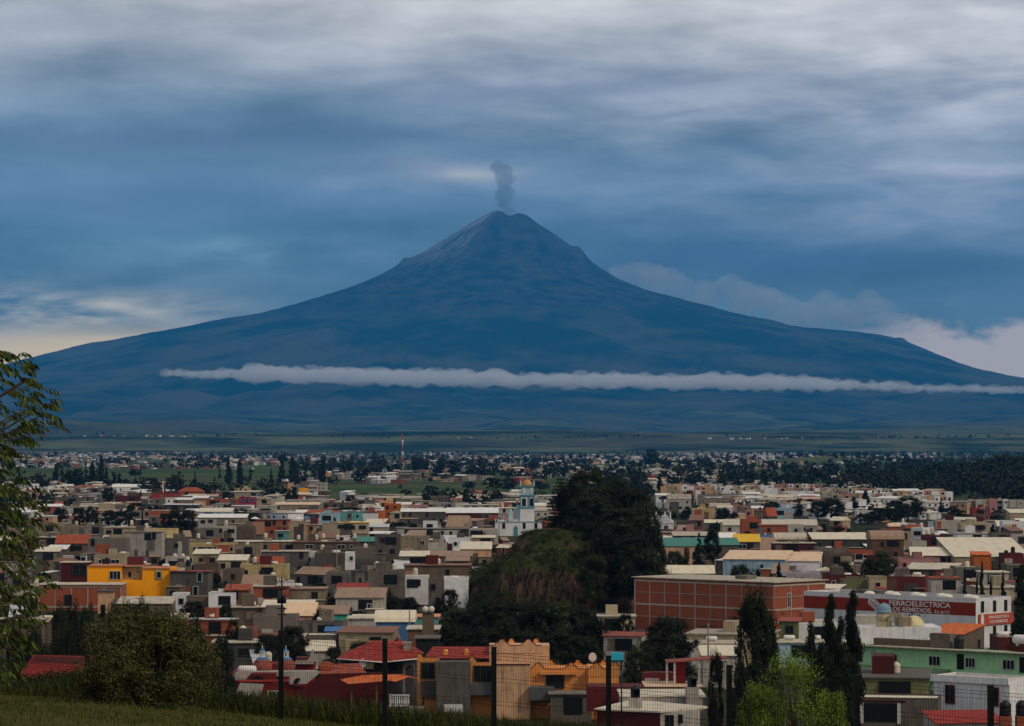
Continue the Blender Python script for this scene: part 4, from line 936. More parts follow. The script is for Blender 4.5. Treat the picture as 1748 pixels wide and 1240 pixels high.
# ---- maroon terrace building behind the fence
def maroon_block():
    d = 345.0; e = empty('maroon_block', (X_at(1060, d), d, 0), 0, 'maroon and cream block with a pale roof terrace and black tanks', 'house'); p = PB(e, d)
    mar = wall_mat('plaster_darkmaroon', (.12, .012, .014), .3); cr = wm('offwhite')
    zt = p.z(1217)
    b = MB(); b.prism([(p.x(1020), 3.5), (p.x(1126), 0), (p.x(1180, 8), 8), (p.x(1070, 12), 12)], -.3, zt); o = b.build('wall', mar, e)
    b = MB(); b.prism([(p.x(1015), 3.3), (p.x(1128), -.25), (p.x(1212, 6), 6), (p.x(1080, 16), 16)], zt, zt + .2); b.build('roof', rm('pale'), e)
    b = MB(); b.prism([(p.x(1127), .05), (p.x(1195, 4), 4), (p.x(1182, 9), 9), (p.x(1128), 6)], -.3, zt - .01); b.build('side_wall', cr, e)
    window(e, p.x(1143), p.z(1242), .9, 1.3, 1, 1, y=.6); window(e, p.x(1163), p.z(1237), .4, .9, 1, 0, y=1.9)
    # upper terrace
    p.box(1060, 1200, 1190, 1213, 14, 8, cr, 'terrace_wall'); b = MB(); b.box(p.x(1058, 14), 13.9, p.z(1190, 14), p.x(1205, 14), 24, p.z(1190, 14) + .15); b.build('terrace_floor', rm('pale'), e)
    p.box(1003, 1165, 1173, 1215, 25, 6, mar, 'rear_wall'); 
    b = MB(); b.box(p.x(1100, 25), 24.9, p.z(1173, 25), p.x(1200, 25), 33, p.z(1173, 25) + .12); b.build('roof', rm('peach'), e)
    p.box(1098, 1150, 1149, 1173, 33, 3, mar, 'rear_wall'); p.box(1101, 1125, 1158, 1166, 32.9, .4, cr, 'parapet')
    # open shelter with thin red roof
    zz = p.z(1131, 28); b = MB(); b.add([f for f in [(p.x(1137, 28), 27, zz), (p.x(1240, 28), 27, zz + .5), (p.x(1240, 28), 31, zz + .5), (p.x(1137, 28), 31, zz), (p.x(1137, 28), 27, zz + .16), (p.x(1240, 28), 27, zz + .66), (p.x(1240, 28), 31, zz + .66), (p.x(1137, 28), 31, zz + .16)]],
            [(0, 3, 2, 1), (4, 5, 6, 7), (0, 1, 5, 4), (1, 2, 6, 5), (2, 3, 7, 6), (3, 0, 4, 7)]); b.build('shelter_roof', rm('redpaint'), e)
    for x in (1138, 1151, 1193, 1208, 1238):
        b = MB(); b.box(p.x(x, 28) - .14, 27.2, p.z(1176, 28), p.x(x, 28) + .14, 27.5, zz + .05); b.build('post', cr, e)
    p.box(1154, 1170, 1130, 1172, 29, 2, wall_mat('plaster_shelter', (.24, .02, .02), .2), 'shelter_wall')
    for x, dy, cap in ((1085, 3.2, None), (1182, 13, 'blue')):
        p.box(x - 11, x + 11, 1192 if cap is None else 1174, None if cap else 1212, dy, 1.6, cr, 'tank_stand')
        zb = p.z(1192 if cap is None else 1174, dy); t_ = tank(e, 'b', p.x(x, dy), dy + .8, zb, 1.0)
        b = MB(); r = .34; b.add([(p.x(x + 2.5, dy) + r * math.cos(a), dy + .22, zb + .62 + r * 1.25 * math.sin(a)) for a in [i * math.pi / 7 for i in range(14)]], [tuple(range(13, -1, -1)), tuple(range(14))]); b.build('tank_label', plain('label_blue', (.03, .30, .50), .5) if cap else GASW, e)
    claim(1003, 1242, 1127, 1240, d, 16)
maroon_block()

# ---- green house, white house and low house bottom right
def long_green(e, W, dp, h, m):
    for u, w_, fr in ((.02, 1.5, 2), (.2, 1.8, 0), (.42, 1.8, 0), (.60, 1.5, 0), (.79, 1.8, 0)): window(e, W * u + .6, h - 2.3, w_, 1.25, fr, 2)
    door(e, W * .12, .9, 2.0, plain('door_grey', (.35, .36, .38)), z=h - 2.6); 
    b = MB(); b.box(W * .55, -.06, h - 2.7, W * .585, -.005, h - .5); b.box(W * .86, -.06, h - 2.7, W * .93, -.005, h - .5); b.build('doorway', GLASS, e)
    b = MB(); b.box(-.2, -1.1, h - .02, W + .2, -.01, h + .14); b.build('eaves', rm('slab'), e)
    b = MB(); b.box(0, -1.0, h - 4.6, W * .52, -.01, h - 2.75); b.build('balcony_wall', wall_mat('plaster_mossy', (.20, .34, .16), .7), e)
    b = MB(); b.box(W * .10, dp * .3, h + .1, W * .42, dp * .6, h + 1.1); b.build('parapet', wm('tan'), e)
    b = MB(); b.box(W * .40, dp * .2, h + .1, W * .50, dp * .6, h + 2.2); b.build('stair_room', wm('beige'), e)
    tank(e, 'b', W * .54, dp * .3, h + .15, 1.3); tank(e, 'g', W * .9, dp * .8, h + .9, 1.6); tank(e, 'g', W * .84, dp * .6, h + .9, 1.6)
    b = MB(); b.box(W * .78, dp * .5, h + .1, W * .96, dp * .95, h + .9); b.build('stand', wm('maroon'), e)
house(1452, 1800, 1101, 6.0, 9, 'mint', 'flat', 'slab', .25, rot=-40, share=.97, yb=1150, win=None, label='long mint green two-storey house with a row of white-framed windows', name='green_house', extra=long_green)
def white_right(e, W, dp, h, m):
    for u in (.22, .80): window(e, W * u, h - 3.3, 1.15, 2.1, 2, 1)
    b = MB(); b.box(W * .14, -.12, h - 5.6, W * .62, -.005, h - 4.4); b.build('garage_opening', wm('maroon'), e)
    b = MB(); b.box(-.3, -.35, h - .75, W, -.01, h + .05); b.build('cornice', m, e)
    for u in (.22, .62): b = MB(); b.box(W * u, -.45, h - .75, W * u + .25, -.36, h - .3); b.build('downpipe', m, e)
house(1594, 1760, 1152, 7.2, 9, 'white', 'flat', 'slab', .3, rot=-38, share=.78, yb=1238, win=None, swin=None, label='white two-storey house with two red-framed windows at lower right', name='white_house', extra=white_right)
def low_right(e, W, dp, h, m):
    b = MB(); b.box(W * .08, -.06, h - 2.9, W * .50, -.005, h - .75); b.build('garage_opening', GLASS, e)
    b = MB(); b.box(W * .04, -.12, h - 3.1, W * .08, -.003, h - .6); b.box(W * .50, -.12, h - 3.1, W * .54, -.003, h - .6); b.build('door_frame', FRAMEW, e)
    b = MB(); b.box(-.2, -.2, h - .5, W * .6, -.01, h - .3); b.build('lintel', wm('maroon'), e)
house(1463, 1607, 1190, 5.2, 12, 'concrete', 'flat', 'pale', .25, rot=-12, share=.96, yb=1238, win=None, label='low stained concrete house with a wide dark opening beside the dark cypresses', name='concrete_house', extra=low_right)
house(1600, 1712, 1236, 3.0, 5, 'offwhite', 'lean', 'redtile', 1.0, rot=10, share=1, yb=1238, win=None, label='low red-tiled roof at the foot of the white two-storey house', name='tiled_shed', cat='shed')
for x, yt in ((1716, 1196), (1744, 1192)):
    d = 300.0; t_ = empty('water_tank', (X_at(x, d), d, 0), 0, ('black plastic water tank on a brick stand, whole in the picture corner' if x < 1730 else 'black plastic water tank on a brick stand, cut by the picture edge'), 'water tank', 'black water tanks at the lower right')
    b = MB(); b.box(-.55, -.55, -.3, .55, .55, Z_at(1222, d)); b.build('stand', wm('brick'), t_); tank(t_, 'b', 0, 0, Z_at(1222, d), 1.05)
# ---- red sloping roof on the slope at far left
house(26, 124, 1172, 3.0, 6, 'maroon', 'lean', 'darkred', 2.2, rot=-18, share=.97, yb=1176, z0=12.6, win=None, label='dark red sloping tiled roof low on the grassy slope at far left', name='red_roof_house')
# ---- long market hall with the white roof
def lattice(e, W, dp, h, m): pass

# ================================================================ hand-placed town (x0, x1, top row, height, depth, wall, roof, roof material, turn, tanks, label)
G = 'houses of the town'
T = [
 # centre
 (640, 683, 913, 10.5, 9, 'concrete', 'flat', 'dark', 0, '', 'tall stained concrete block with two dark openings left of the beige wall'),
 (683, 731, 916, 9.6, 9, 'beige', 'flat', 'slab', 0, '', 'tall beige streaked blank wall joined to the concrete block'),
 (731, 762, 928, 8.5, 8, 'offwhite', 'flat', 'salmon', 0, '', 'pale pinkish block right of the tall beige streaked wall'),
 (690, 800, 903, 6.0, 9, 'darkgrey', 'slab', 'grey', 0, '', 'long dark grey flat roof behind the tall beige streaked wall'),
 (757, 772, 929, 6.5, 5, 'maroon', 'flat', 'dark', 0, '', 'narrow dark red wall right of the pale pinkish block'),
 (785, 838, 938, 5.5, 14, 'peach', 'lean', 'sheet', 0, '', 'cream sloping roof just left of the overgrown mound'),
 (765, 802, 918, 6.5, 9, 'white', 'flat', 'grey', 0, '', 'white house with dark openings left of the blue bell tower church'),
 (722, 746, 890, 6.2, 7, 'white', 'flat', 'slab', 0, '', 'small bright white cube house with one tall dark window'),
 (684, 760, 874, 6.0, 10, 'grey', 'lean', 'white', 0, '', 'long grey hall with a white roof left of the blue bell tower'),
 (762, 850, 876, 6.0, 16, 'maroon', 'lean', 'white', 0, '', 'long low hall with a wide cream roof left of the golden dome'),
 (800, 880, 868, 6.0, 12, 'offwhite', 'slab', 'pale', 0, '', 'cream flat roof directly behind the nave of the blue tower church'),
 (780, 850, 903, 5.5, 9, 'offwhite', 'flat', 'slab', 0, '', 'off-white low house in front of the blue tower church on its left'),
 (912, 938, 872, 6, 9, 'offwhite', 'lean', 'pale', 0, '', 'cream roof between the blue bell tower and the tiered pine'),
 (656, 684, 860, 9.0, 8, 'orange', 'flat', 'slab', 0, '', 'bright orange-red tall shop in the middle of the town'),
 (643, 657, 872, 6.0, 6, 'orange', 'flat', 'slab', 0, '', 'low orange-red annex left of the bright orange-red tall shop'),
 (647, 672, 855, 8.5, 7, 'peach', 'flat', 'peach', 0, '', 'peach upper floors behind the bright orange-red tall shop'),
 (640, 653, 852, 8.5, 6, 'pink', 'flat', 'slab', 0, '', 'narrow pink house left of the peach upper floors'),
 (665, 686, 876, 5.5, 6, 'cream', 'side', 'pale', 0, '', 'cream gabled house front beside the bright orange-red tall shop'),
 (579, 619, 873, 7.5, 8, 'turquoise', 'flat', 'slab', 0, '', 'turquoise house with three narrow dark windows'),
 (545, 579, 876, 7.0, 8, 'skyblue', 'flat', 'slab', 0, '', 'pale blue house left of the turquoise house'),
 (619, 644, 875, 7.0, 8, 'white', 'slab', 'maroon', 0, '', 'white house with two dark windows right of the turquoise house'),
 (493, 520, 892, 7.5, 8, 'cream', 'flat', 'slab', 0, '', 'leftmost cream house of the two-storey cream row'),
 (520, 550, 896, 6.5, 8, 'cream', 'slab', 'slab', 0, '', 'cream row house with a thin dark eave, second of the cream row'),
 (550, 576, 894, 7.0, 8, 'cream', 'flat', 'slab', 0, '', 'cream row house with one dark door, third of the cream row'),
 (576, 628, 893, 7.2, 9, 'cream', 'slab', 'yellow', 0, '', 'wide cream row house ending the cream row at the right'),
 (436, 494, 888, 7.0, 8, 'brick', 'slab', 'brown', 0, '', 'long bare brick house left of the cream row'),
 (470, 492, 907, 4.5, 5, 'turquoise', 'slab', 'slab', 0, '', 'small turquoise wall in front of the bare brick house left of the cream row'),
 (400, 434, 899, 6.5, 8, 'tan', 'flat', 'slab', 0, 'b', None),
 (408, 436, 849, 8.5, 8, 'magenta', 'flat', 'maroon', 0, '', 'vivid magenta house at the near edge of the fields'),
 (437, 462, 852, 7.0, 8, 'cream', 'side', 'slab', 0, '', 'cream gabled house right of the vivid magenta house'),
 (400, 426, 833, 7.0, 8, 'yellow', 'flat', 'slab', 0, '', 'pale yellow house above the vivid magenta house'),
 (511, 524, 834, 7, 8, 'ochre', 'flat', 'slab', 0, '', 'small ochre house at the edge of the fields right of the cypress clump'),
 (524, 542, 838, 6, 8, 'white', 'lean', 'rust', 0, '', 'white house right of the small ochre house by the fields'),
 (490, 560, 853, 6, 9, 'offwhite', 'flat', 'slab', 0, 'w', None), (470, 545, 862, 6, 9, 'beige', 'lean', 'peach', 0, '', None), (552, 610, 858, 6, 9, 'tan', 'flat', 'slab', 0, 'b', None),
 (600, 642, 853, 6, 8, 'grey', 'flat', 'slab', 0, '', None), (740, 800, 858, 6, 9, 'offwhite', 'flat', 'slab', -38, 'w', None), (735, 765, 847, 8, 8, 'concrete', 'flat', 'slab', 0, '', None),
 (688, 730, 862, 6, 8, 'pink', 'flat', 'slab', 0, '', None), (860, 905, 858, 6, 9, 'brick', 'flat', 'slab', 0, '', None), (790, 850, 862, 6, 9, 'offwhite', 'slab', 'pale', 0, '', None),
 # centre front
 (689, 731, 984, 6.2, 8, 'white', 'flat', 'slab', 0, 'w', 'white house with two small dark windows left of the grey streaked wall'),
 (731, 757, 988, 7.6, 7, 'concrete', 'flat', 'slab', 0, '', 'grey streaked tall wall between two white houses left of the mound'),
 (757, 800, 986, 6.6, 8, 'white', 'flat', 'slab', 0, 'g', 'white house with one small window against the foot of the mound'),
 (690, 802, 966, 6.0, 10, 'tan', 'slab', 'brown', 0, 'w', 'long brown flat roofs above the two white houses by the mound'),
 (628, 690, 975, 7.6, 9, 'concrete', 'flat', 'slab', 0, 'ww', 'wide stained concrete wall left of the white houses by the mound'),
 (557, 596, 977, 6.6, 8, 'grey', 'flat', 'slab', 0, '', None), (735, 805, 950, 6, 9, 'tan', 'lean', 'rust', 0, '', None),
 (762, 800, 958, 5.5, 7, 'brown', 'lean', 'rust', 0, '', None),
 (410, 490, 964, 7.0, 9, 'yellow', 'flat', 'slab', 0, '', 'yellowish cream house with small paintings on its wall'),
 (589, 604, 943, 7.0, 6, 'white', 'flat', 'slab', 0, '', 'narrow white tower house with one small window left of the concrete block'),
 (525, 537, 942, 6.0, 6, 'white', 'flat', 'slab', 0, '', None), (447, 525, 942, 6.2, 9, 'grey', 'slab', 'slab', 0, '', 'long dark grey block wall below the row of rooftop tanks'),
 (537, 590, 944, 6.0, 8, 'concrete', 'flat', 'slab', 0, '', None), (604, 640, 935, 6.5, 8, 'brickgrey', 'flat', 'slab', 0, 'w', None),
 (500, 610, 926, 5.6, 10, 'tan', 'slab', 'brown', 0, 'wwwww', 'long roof carrying a row of cream water tanks'),
 (400, 505, 925, 5.6, 10, 'beige', 'slab', 'pale', 0, '', None), (600, 642, 925, 5.0, 10, 'darkgrey', 'lean', 'green', 0, '', 'green sheet roof left of the tall concrete block'),
 (472, 555, 1006, 5.0, 8, 'beige', 'slab', 'rust', 0, '', None), (432, 492, 1002, 5.6, 8, 'brick', 'slab', 'slab', 0, '', None),
 (573, 655, 1021, 4.6, 12, 'offwhite', 'lean', 'rust', 0, '', 'long rusty sheet roof over a pale wall beside green gardens'),
 (575, 625, 1007, 5.0, 8, 'maroon', 'lean', 'redtile', 0, 'w', 'dark red roofs just behind the long rusty sheet roof'),
 (488, 538, 1051, 4.0, 8, 'salmon', 'gable', 'peach', 0, '', 'low peach gabled roof right of the tall utility pole'),
 (448, 532, 1037, 4.0, 8, 'tan', 'lean', 'sheet', 0, '', None), (537, 592, 1049, 4.2, 9, 'teal', 'lean', 'rust', 0, '', 'teal green walls under a rusty roof in the lower middle'),
 (432, 505, 1052, 5.6, 9, 'brickgrey', 'flat', 'slab', 0, '', 'long bare grey block wall behind the tall utility pole'),
 (508, 592, 1060, 5.4, 9, 'grey', 'flat', 'slab', -14, '', 'grey house with an open garage and laundry in the lower middle'),
 (522, 575, 1084, 4.6, 6, 'grey', 'flat', 'slab', 0, '', None),
 (594, 640, 1057, 4.2, 8, 'offwhite', 'slab', 'slab', 0, '', None),
 (642, 706, 1062, 5.0, 9, 'blue', 'barrel', 'sheet', 0, '', 'blue-walled house under a curved sheet roof'),
 (706, 748, 1054, 4.4, 8, 'turquoise', 'slab', 'salmon', 0, '', 'pale turquoise wall under a salmon roof by the tank tower'),
 (696, 748, 1075, 5.5, 9, 'brown', 'slab', 'slab', 0, '', 'plain brown wall right of the long brown sheet roof'),
 (710, 748, 1091, 5.6, 7, 'black', 'slab', 'dark', 0, '', 'black boxy building behind the red hipped roof'),
 (578, 680, 1080, 5.0, 12, 'cream', 'lean', 'brown', -8, '', 'long brown sheet roof over a stained cream wall'),
 (556, 596, 1078, 4.0, 4, 'white', 'lean', 'blue', 0, '', 'small blue awning left of the long brown sheet roof'),
 # left
 (150, 216, 919, 8.4, 9, 'brickgrey', 'flat', 'slab', 0, 'g', 'grey block apartment house with small square windows on the left'),
 (212, 282, 908, 9.6, 9, 'offwhite', 'slab', 'slab', -10, 'w', 'pale three-storey apartment house with dark window openings behind the orange-yellow house'),
 (281, 318, 921, 8.6, 8, 'grey', 'flat', 'peach', 0, 'gg', 'grey house with gas tanks on its roof right of the pale apartment house'),
 (318, 402, 928, 6.4, 8, 'yellow', 'flat', 'slab', 0, '', 'long pale yellow wall right of the pale apartment house'),
 (400, 445, 930, 6.4, 8, 'beige', 'flat', 'slab', 0, 'w', None), (330, 372, 946, 6.2, 8, 'cream', 'lean', 'sheet', 0, '', None), (322, 402, 938, 4.5, 7, 'tan', 'lean', 'sheet', 0, '', None),
 (372, 420, 957, 6.2, 9, 'cream', 'lean', 'sheet', 0, '', None), (380, 412, 972, 6.6, 8, 'tan', 'flat', 'slab', 0, '', None), (300, 345, 962, 6.0, 8, 'beige', 'flat', 'slab', 0, 'w', None),
 (290, 362, 976, 8.0, 8, 'grey', 'slab', 'redpaint', -12, 'b', 'grey house with two dark windows beside the orange-yellow house'),
 (330, 372, 964, 6.0, 7, 'tan', 'flat', 'redpaint', 0, '', None),
 (294, 320, 1013, 4.8, 5, 'white', 'flat', 'slab', 0, '', 'small blank white wall right of the orange-yellow house'), (318, 357, 1018, 4.8, 6, 'tan', 'flat', 'slab', 0, '', None),
 (356, 402, 1012, 5.8, 7, 'white', 'flat', 'slab', 0, 'b', 'white house with two dark windows and a balustrade'),
 (384, 424, 1008, 6.2, 7, 'brown', 'lean', 'tile', 0, '', 'small red clay-tiled roof behind the white balustrade house'),
 (402, 434, 1022, 4.4, 6, 'concrete', 'flat', 'slab', 0, '', None), (372, 480, 1038, 3.8, 7, 'tan', 'slab', 'slab', 0, 'g', None),
 (272, 314, 1060, 5.0, 7, 'orange', 'lean', 'slab', 0, '', 'bright orange low wall above the olive bush'),
 (322, 402, 1058, 5.4, 8, 'brick', 'slab', 'tarp', -12, '', 'bare brick house with a pale blue-grey roof edge above the olive bush'),
 (398, 434, 1073, 5.0, 7, 'brick', 'flat', 'brown', 0, '', None), (362, 442, 1098, 4.0, 8, 'darkgrey', 'slab', 'slab', 0, '', 'low dark wall with a thin pale roof right of the olive bush'),
 (200, 292, 1031, 4.4, 8, 'beige', 'lean', 'slab', 0, 'b', None), (338, 420, 884, 6.4, 10, 'beige', 'lean', 'white', 0, '', 'beige hall with a thin white roof edge on the left'),
 (278, 345, 862, 6.0, 20, 'grey', 'lean', 'tarp', -20, '', 'long grey-white sheet roof sloping down to the right on the left side'),
 (338, 395, 874, 6.0, 12, 'skyblue', 'lean', 'sheet', 0, '', 'pale sheet roof adjoining the long grey-white roof'),
 (344, 408, 852, 6.0, 8, 'brick', 'flat', 'brown', 0, '', 'long bare brick wall left of the vivid magenta house'),
 (196, 238, 846, 7, 8, 'maroon', 'flat', 'slab', 0, '', None), (258, 306, 842, 8, 8, 'red', 'flat', 'brown', 0, '', 'dark red long house left of the clay-roofed brick house'),
 (304, 346, 839, 7.5, 8, 'brick', 'hip', 'tile', 0, '', 'brick house with a red-orange clay roof near the fields'),
 (360, 386, 838, 7, 8, 'beige', 'flat', 'slab', 0, '', None), (192, 240, 832, 6.5, 10, 'white', 'barrel', 'white', 0, '', 'white barrel-roofed sheds near the fields at left'),
 (36, 67, 826, 8.5, 9, 'white', 'flat', 'slab', -30, '', 'white two-storey house with many small dark windows at far left'),
 (82, 100, 830, 8, 8, 'white', 'flat', 'slab', 0, '', 'white frame-like house right of the many-windowed white house'), (104, 121, 835, 7, 8, 'cream', 'flat', 'slab', 0, '', None), (152, 172, 833, 9, 7, 'concrete', 'flat', 'slab', 0, '', None),
 (100, 158, 849, 6.5, 8, 'grey', 'flat', 'slab', 0, '', None), (60, 104, 865, 6.5, 8, 'brick', 'lean', 'white', 0, '', None), (104, 150, 866, 6.5, 9, 'offwhite', 'slab', 'slab', 0, 'g', None),
 (168, 216, 860, 7, 9, 'cream', 'flat', 'peach', 0, '', None), (215, 256, 871, 6.5, 8, 'beige', 'flat', 'slab', 0, '', None), (255, 300, 873, 6.5, 8, 'brick', 'flat', 'slab', 0, '', None),
 (60, 103, 893, 8, 9, 'beige', 'flat', 'pale', 0, '', None), (103, 152, 898, 7, 9, 'beige', 'flat', 'slab', 0, 'b', 'long plain beige wall behind two small round trees'), (152, 178, 897, 7, 8, 'grey', 'flat', 'slab', 0, '', None),
 (177, 252, 901, 6.6, 9, 'cream', 'slab', 'slab', 0, 'w', None), (250, 300, 903, 6.5, 9, 'yellow', 'flat', 'peach', 0, '', None), (64, 105, 918, 6, 8, 'brown', 'slab', 'slab', 0, '', None),
 (95, 150, 928, 6.0, 9, 'tan', 'gable', 'tile', 0, 'b', 'cluster of orange clay-tiled roofs on the left'), (60, 100, 942, 6, 8, 'grey', 'lean', 'sheet', 0, '', None), (80, 112, 938, 5, 8, 'tan', 'lean', 'white', 0, '', None),
 (338, 372, 902, 6.5, 8, 'brickgrey', 'flat', 'slab', 0, '', None), (368, 400, 899, 7, 8, 'offwhite', 'flat', 'slab', 0, 'w', None), (200, 215, 944, 5, 8, 'cream', 'flat', 'slab', 0, 'g', None),
 (160, 210, 948, 5.2, 8, 'cream', 'flat', 'slab', 0, 'b', None), (282, 320, 951, 5.6, 7, 'offwhite', 'flat', 'slab', 0, 'ww', None), (0, 50, 905, 6, 8, 'beige', 'flat', 'slab', 0, '', None), (0, 60, 1003, 5, 8, 'offwhite', 'flat', 'slab', 0, '', None),
 (-10, 70, 1060, 5, 8, 'tan', 'slab', 'slab', 0, '', None), (62, 80, 1062, 4.5, 6, 'tan', 'lean', 'sheet', 0, '', None),
 (190, 235, 1032, 3.8, 7, 'brick', 'lean', 'dark', 0, 'w', None),
 # right of the mound
 (1135, 1187, 933, 6.2, 16, 'peach', 'lean', 'green', 0, '', 'peach hall with a wide green sheet roof right of the mound'),
 (1187, 1262, 931, 6.0, 14, 'concrete', 'lean', 'green', 0, '', 'green sheet roof continuing right behind the twin dark trees'),
 (1228, 1256, 924, 6, 9, 'grey', 'gable', 'white', 0, '', 'white peaked canopy left of the yellow canopy'), (1255, 1297, 925, 6, 8, 'grey', 'gable', 'yellow', 0, '', 'bright yellow peaked canopy in the right half'),
 (1285, 1320, 914, 6.4, 7, 'blue', 'flat', 'blue', 0, '', 'two bright blue tarpaulin walls right of the yellow canopy'),
 (1323, 1376, 921, 5.5, 10, 'cream', 'barrel', 'pale', 0, '', 'cream curved membrane hall right of the blue tarpaulins'),
 (1320, 1392, 928, 5.4, 8, 'maroon', 'slab', 'slab', 0, '', None), (1235, 1412, 897, 6, 12, 'offwhite', 'lean', 'pale', -5, '', 'very long low cream hall behind the blue tarpaulins'),
 (1388, 1484, 921, 5.8, 14, 'darkgrey', 'lean', 'sheet', 0, '', 'long pale sheet roof left of the dark curved-roof hall'),
 (1234, 1352, 955, 6.0, 14, 'skyblue', 'lean', 'peach', -12, '', 'pale blue-white warehouse with a wide peach roof left of centre right'),
 (1300, 1410, 958, 5.6, 10, 'white', 'lean', 'peach', -8, 'b', 'white warehouse with a long peach roof beside the pale blue-white warehouse'),
 (1398, 1428, 975, 4.6, 6, 'offwhite', 'side', 'sheet', 0, '', 'small pale peaked roof above the sloping sheet roof'),
 (1335, 1442, 1004, 7.0, 14, 'darkgrey', 'lean', 'sheet', -20, '', 'wide pale sloping sheet roof between the brick block and the hardware warehouse'),
 (1410, 1468, 981, 5.4, 9, 'maroon', 'flat', 'maroon', 0, '', None), (1330, 1400, 977, 4.6, 8, 'lilac', 'flat', 'slab', 0, '', None), (1484, 1516, 985, 6.0, 8, 'cream', 'flat', 'slab', 0, '', 'cream house with one dark opening behind the hardware warehouse'),
 (1514, 1586, 984, 7.0, 8, 'maroon', 'flat', 'slab', -10, 'gg', 'maroon house with white door frames behind the hardware warehouse'), (1440, 1486, 990, 5.2, 8, 'olive', 'flat', 'dark', 0, '', None),
 (1488, 1543, 921, 8.2, 12, 'brown', 'barrel', 'rust', 0, '', 'dark brick hall with a curved rusty roof on the right'),
 (1518, 1536, 899, 8.6, 5, 'brick', 'barrel', 'peach', 0, '', 'red brick turret with a pale dome on the right'), (1555, 1588, 901, 8.8, 7, 'white', 'flat', 'slab', -30, 'w', 'white stepped tower block standing above the roofs on the right'),
 (1538, 1560, 908, 6, 8, 'cream', 'flat', 'pale', 0, '', None), (1557, 1582, 924, 7.0, 7, 'offwhite', 'flat', 'slab', 0, '', 'off-white house with two arched openings right of the dark curved hall'), (1578, 1614, 914, 8.0, 8, 'maroon', 'flat', 'slab', 0, '', 'dark maroon house left of the orange brick upper floor'),
 (1607, 1637, 922, 7.4, 8, 'brick', 'slab', 'dark', 0, '', 'orange brick upper floor on the right under a dark roof'), (1634, 1694, 911, 7.6, 9, 'white', 'slab', 'slab', 0, 'w', 'white two-storey house with a glazed upper floor on the right'),
 (1694, 1728, 910, 8.0, 9, 'concrete', 'flat', 'slab', 0, '', 'plain grey blank block on the right'), (1727, 1760, 913, 7.6, 8, 'offwhite', 'flat', 'peach', 0, '', 'off-white house with brown pillars at the right edge'),
 (1630, 1760, 951, 5.4, 34, 'cream', 'lean', 'sheet', 0, '', 'very wide cream sheet roof at the right edge'), (1556, 1668, 949, 5.4, 12, 'brown', 'lean', 'pale', -6, '', 'long pale roof left of the very wide cream roof'),
 (1533, 1605, 953, 6.0, 9, 'pink', 'flat', 'dark', 0, '', 'long pinkish wall with planters above the pale roofs'), (1548, 1640, 972, 5.0, 18, 'darkgrey', 'lean', 'pale', -16, '', 'broad pale corrugated roof behind the maroon house on the right'),
 (1662, 1692, 948, 6.6, 6, 'orange', 'lean', 'orangetile', 0, 'b', 'small bright orange roof below the very wide cream roof'), (1712, 1748, 945, 6.6, 7, 'maroon', 'flat', 'slab', 0, 'bb', 'maroon wall with black water tanks at the right edge'),
 (1718, 1760, 964, 8.0, 8, 'grey', 'flat', 'slab', 0, '', 'modern grey house with one dark framed window at the right edge'), (1676, 1722, 978, 7.0, 8, 'offwhite', 'slab', 'pale', 0, '', 'off-white house with dark tall openings behind the thin cypresses'),
 (1630, 1676, 968, 6.6, 8, 'grey', 'flat', 'pale', 0, '', None), (1590, 1640, 988, 5.4, 8, 'offwhite', 'slab', 'tile', 0, 'g', None), (1716, 1760, 995, 5.2, 8, 'white', 'slab', 'redpaint', 0, '', None), (1668, 1748, 1004, 5.0, 9, 'cream', 'slab', 'pale', 0, '', None),
 (1395, 1450, 935, 5.6, 9, 'brickgrey', 'flat', 'slab', 0, '', None), (1408, 1458, 945, 6.2, 9, 'tan', 'flat', 'slab', 0, 'b', None), (1450, 1490, 940, 5.6, 8, 'brick', 'flat', 'brown', 0, '', None), (1425, 1480, 965, 4.6, 8, 'beige', 'flat', 'slab', 0, '', None),
 (1640, 1690, 893, 7, 8, 'cream', 'flat', 'maroon', 0, '', None), (1598, 1640, 888, 7, 8, 'offwhite', 'flat', 'tile', 0, 'w', 'off-white house with an orange clay roof on the right'), (1660, 1690, 868, 7, 8, 'red', 'flat', 'slab', 0, '', 'small bright red house on the right among trees'),
 (1712, 1748, 890, 6, 8, 'white', 'flat', 'slab', 0, '', None), (1725, 1760, 876, 6, 12, 'cream', 'lean', 'sheet', 0, '', None), (1640, 1668, 905, 6, 8, 'grey', 'flat', 'slab', 0, 'w', None),
 (1298, 1345, 897, 9, 9, 'brick', 'slab', 'salmon', 0, '', 'brick house with a salmon roof terrace behind the very long cream hall'), (1266, 1300, 887, 9, 8, 'brick', 'flat', 'slab', 0, '', None), (1182, 1216, 868, 8, 8, 'yellow', 'flat', 'peach', 0, '', 'pale yellow house with a balcony left of the cypress trees'),
 (1232, 1266, 892, 6, 8, 'cream', 'flat', 'slab', 0, '', None), (1345, 1372, 896, 7, 8, 'offwhite', 'flat', 'redpaint', 0, '', None), (1318, 1354, 868, 7, 8, 'skyblue', 'flat', 'slab', 0, '', None), (1254, 1282, 863, 7, 8, 'pink', 'flat', 'slab', 0, '', 'pink and red house in the right middle distance'),
 (1290, 1320, 872, 6, 8, 'tan', 'slab', 'brown', 0, '', None), (1196, 1252, 850, 7, 8, 'beige', 'flat', 'slab', 0, '', None), (1140, 1180, 852, 7, 9, 'offwhite', 'gable', 'slab', 0, '', None), (1120, 1145, 846, 7, 8, 'white', 'lean', 'white', 0, '', None),
 (1107, 1118, 812, 9, 8, 'red', 'flat', 'orangetile', 0, '', 'red and orange tall house at the far edge of the housing rows'), (1150, 1232, 915, 5, 9, 'maroon', 'lean', 'pale', 0, '', None), (1148, 1200, 906, 6, 9, 'pink', 'flat', 'slab', 0, 'b', None),
 # low buildings around the brick block
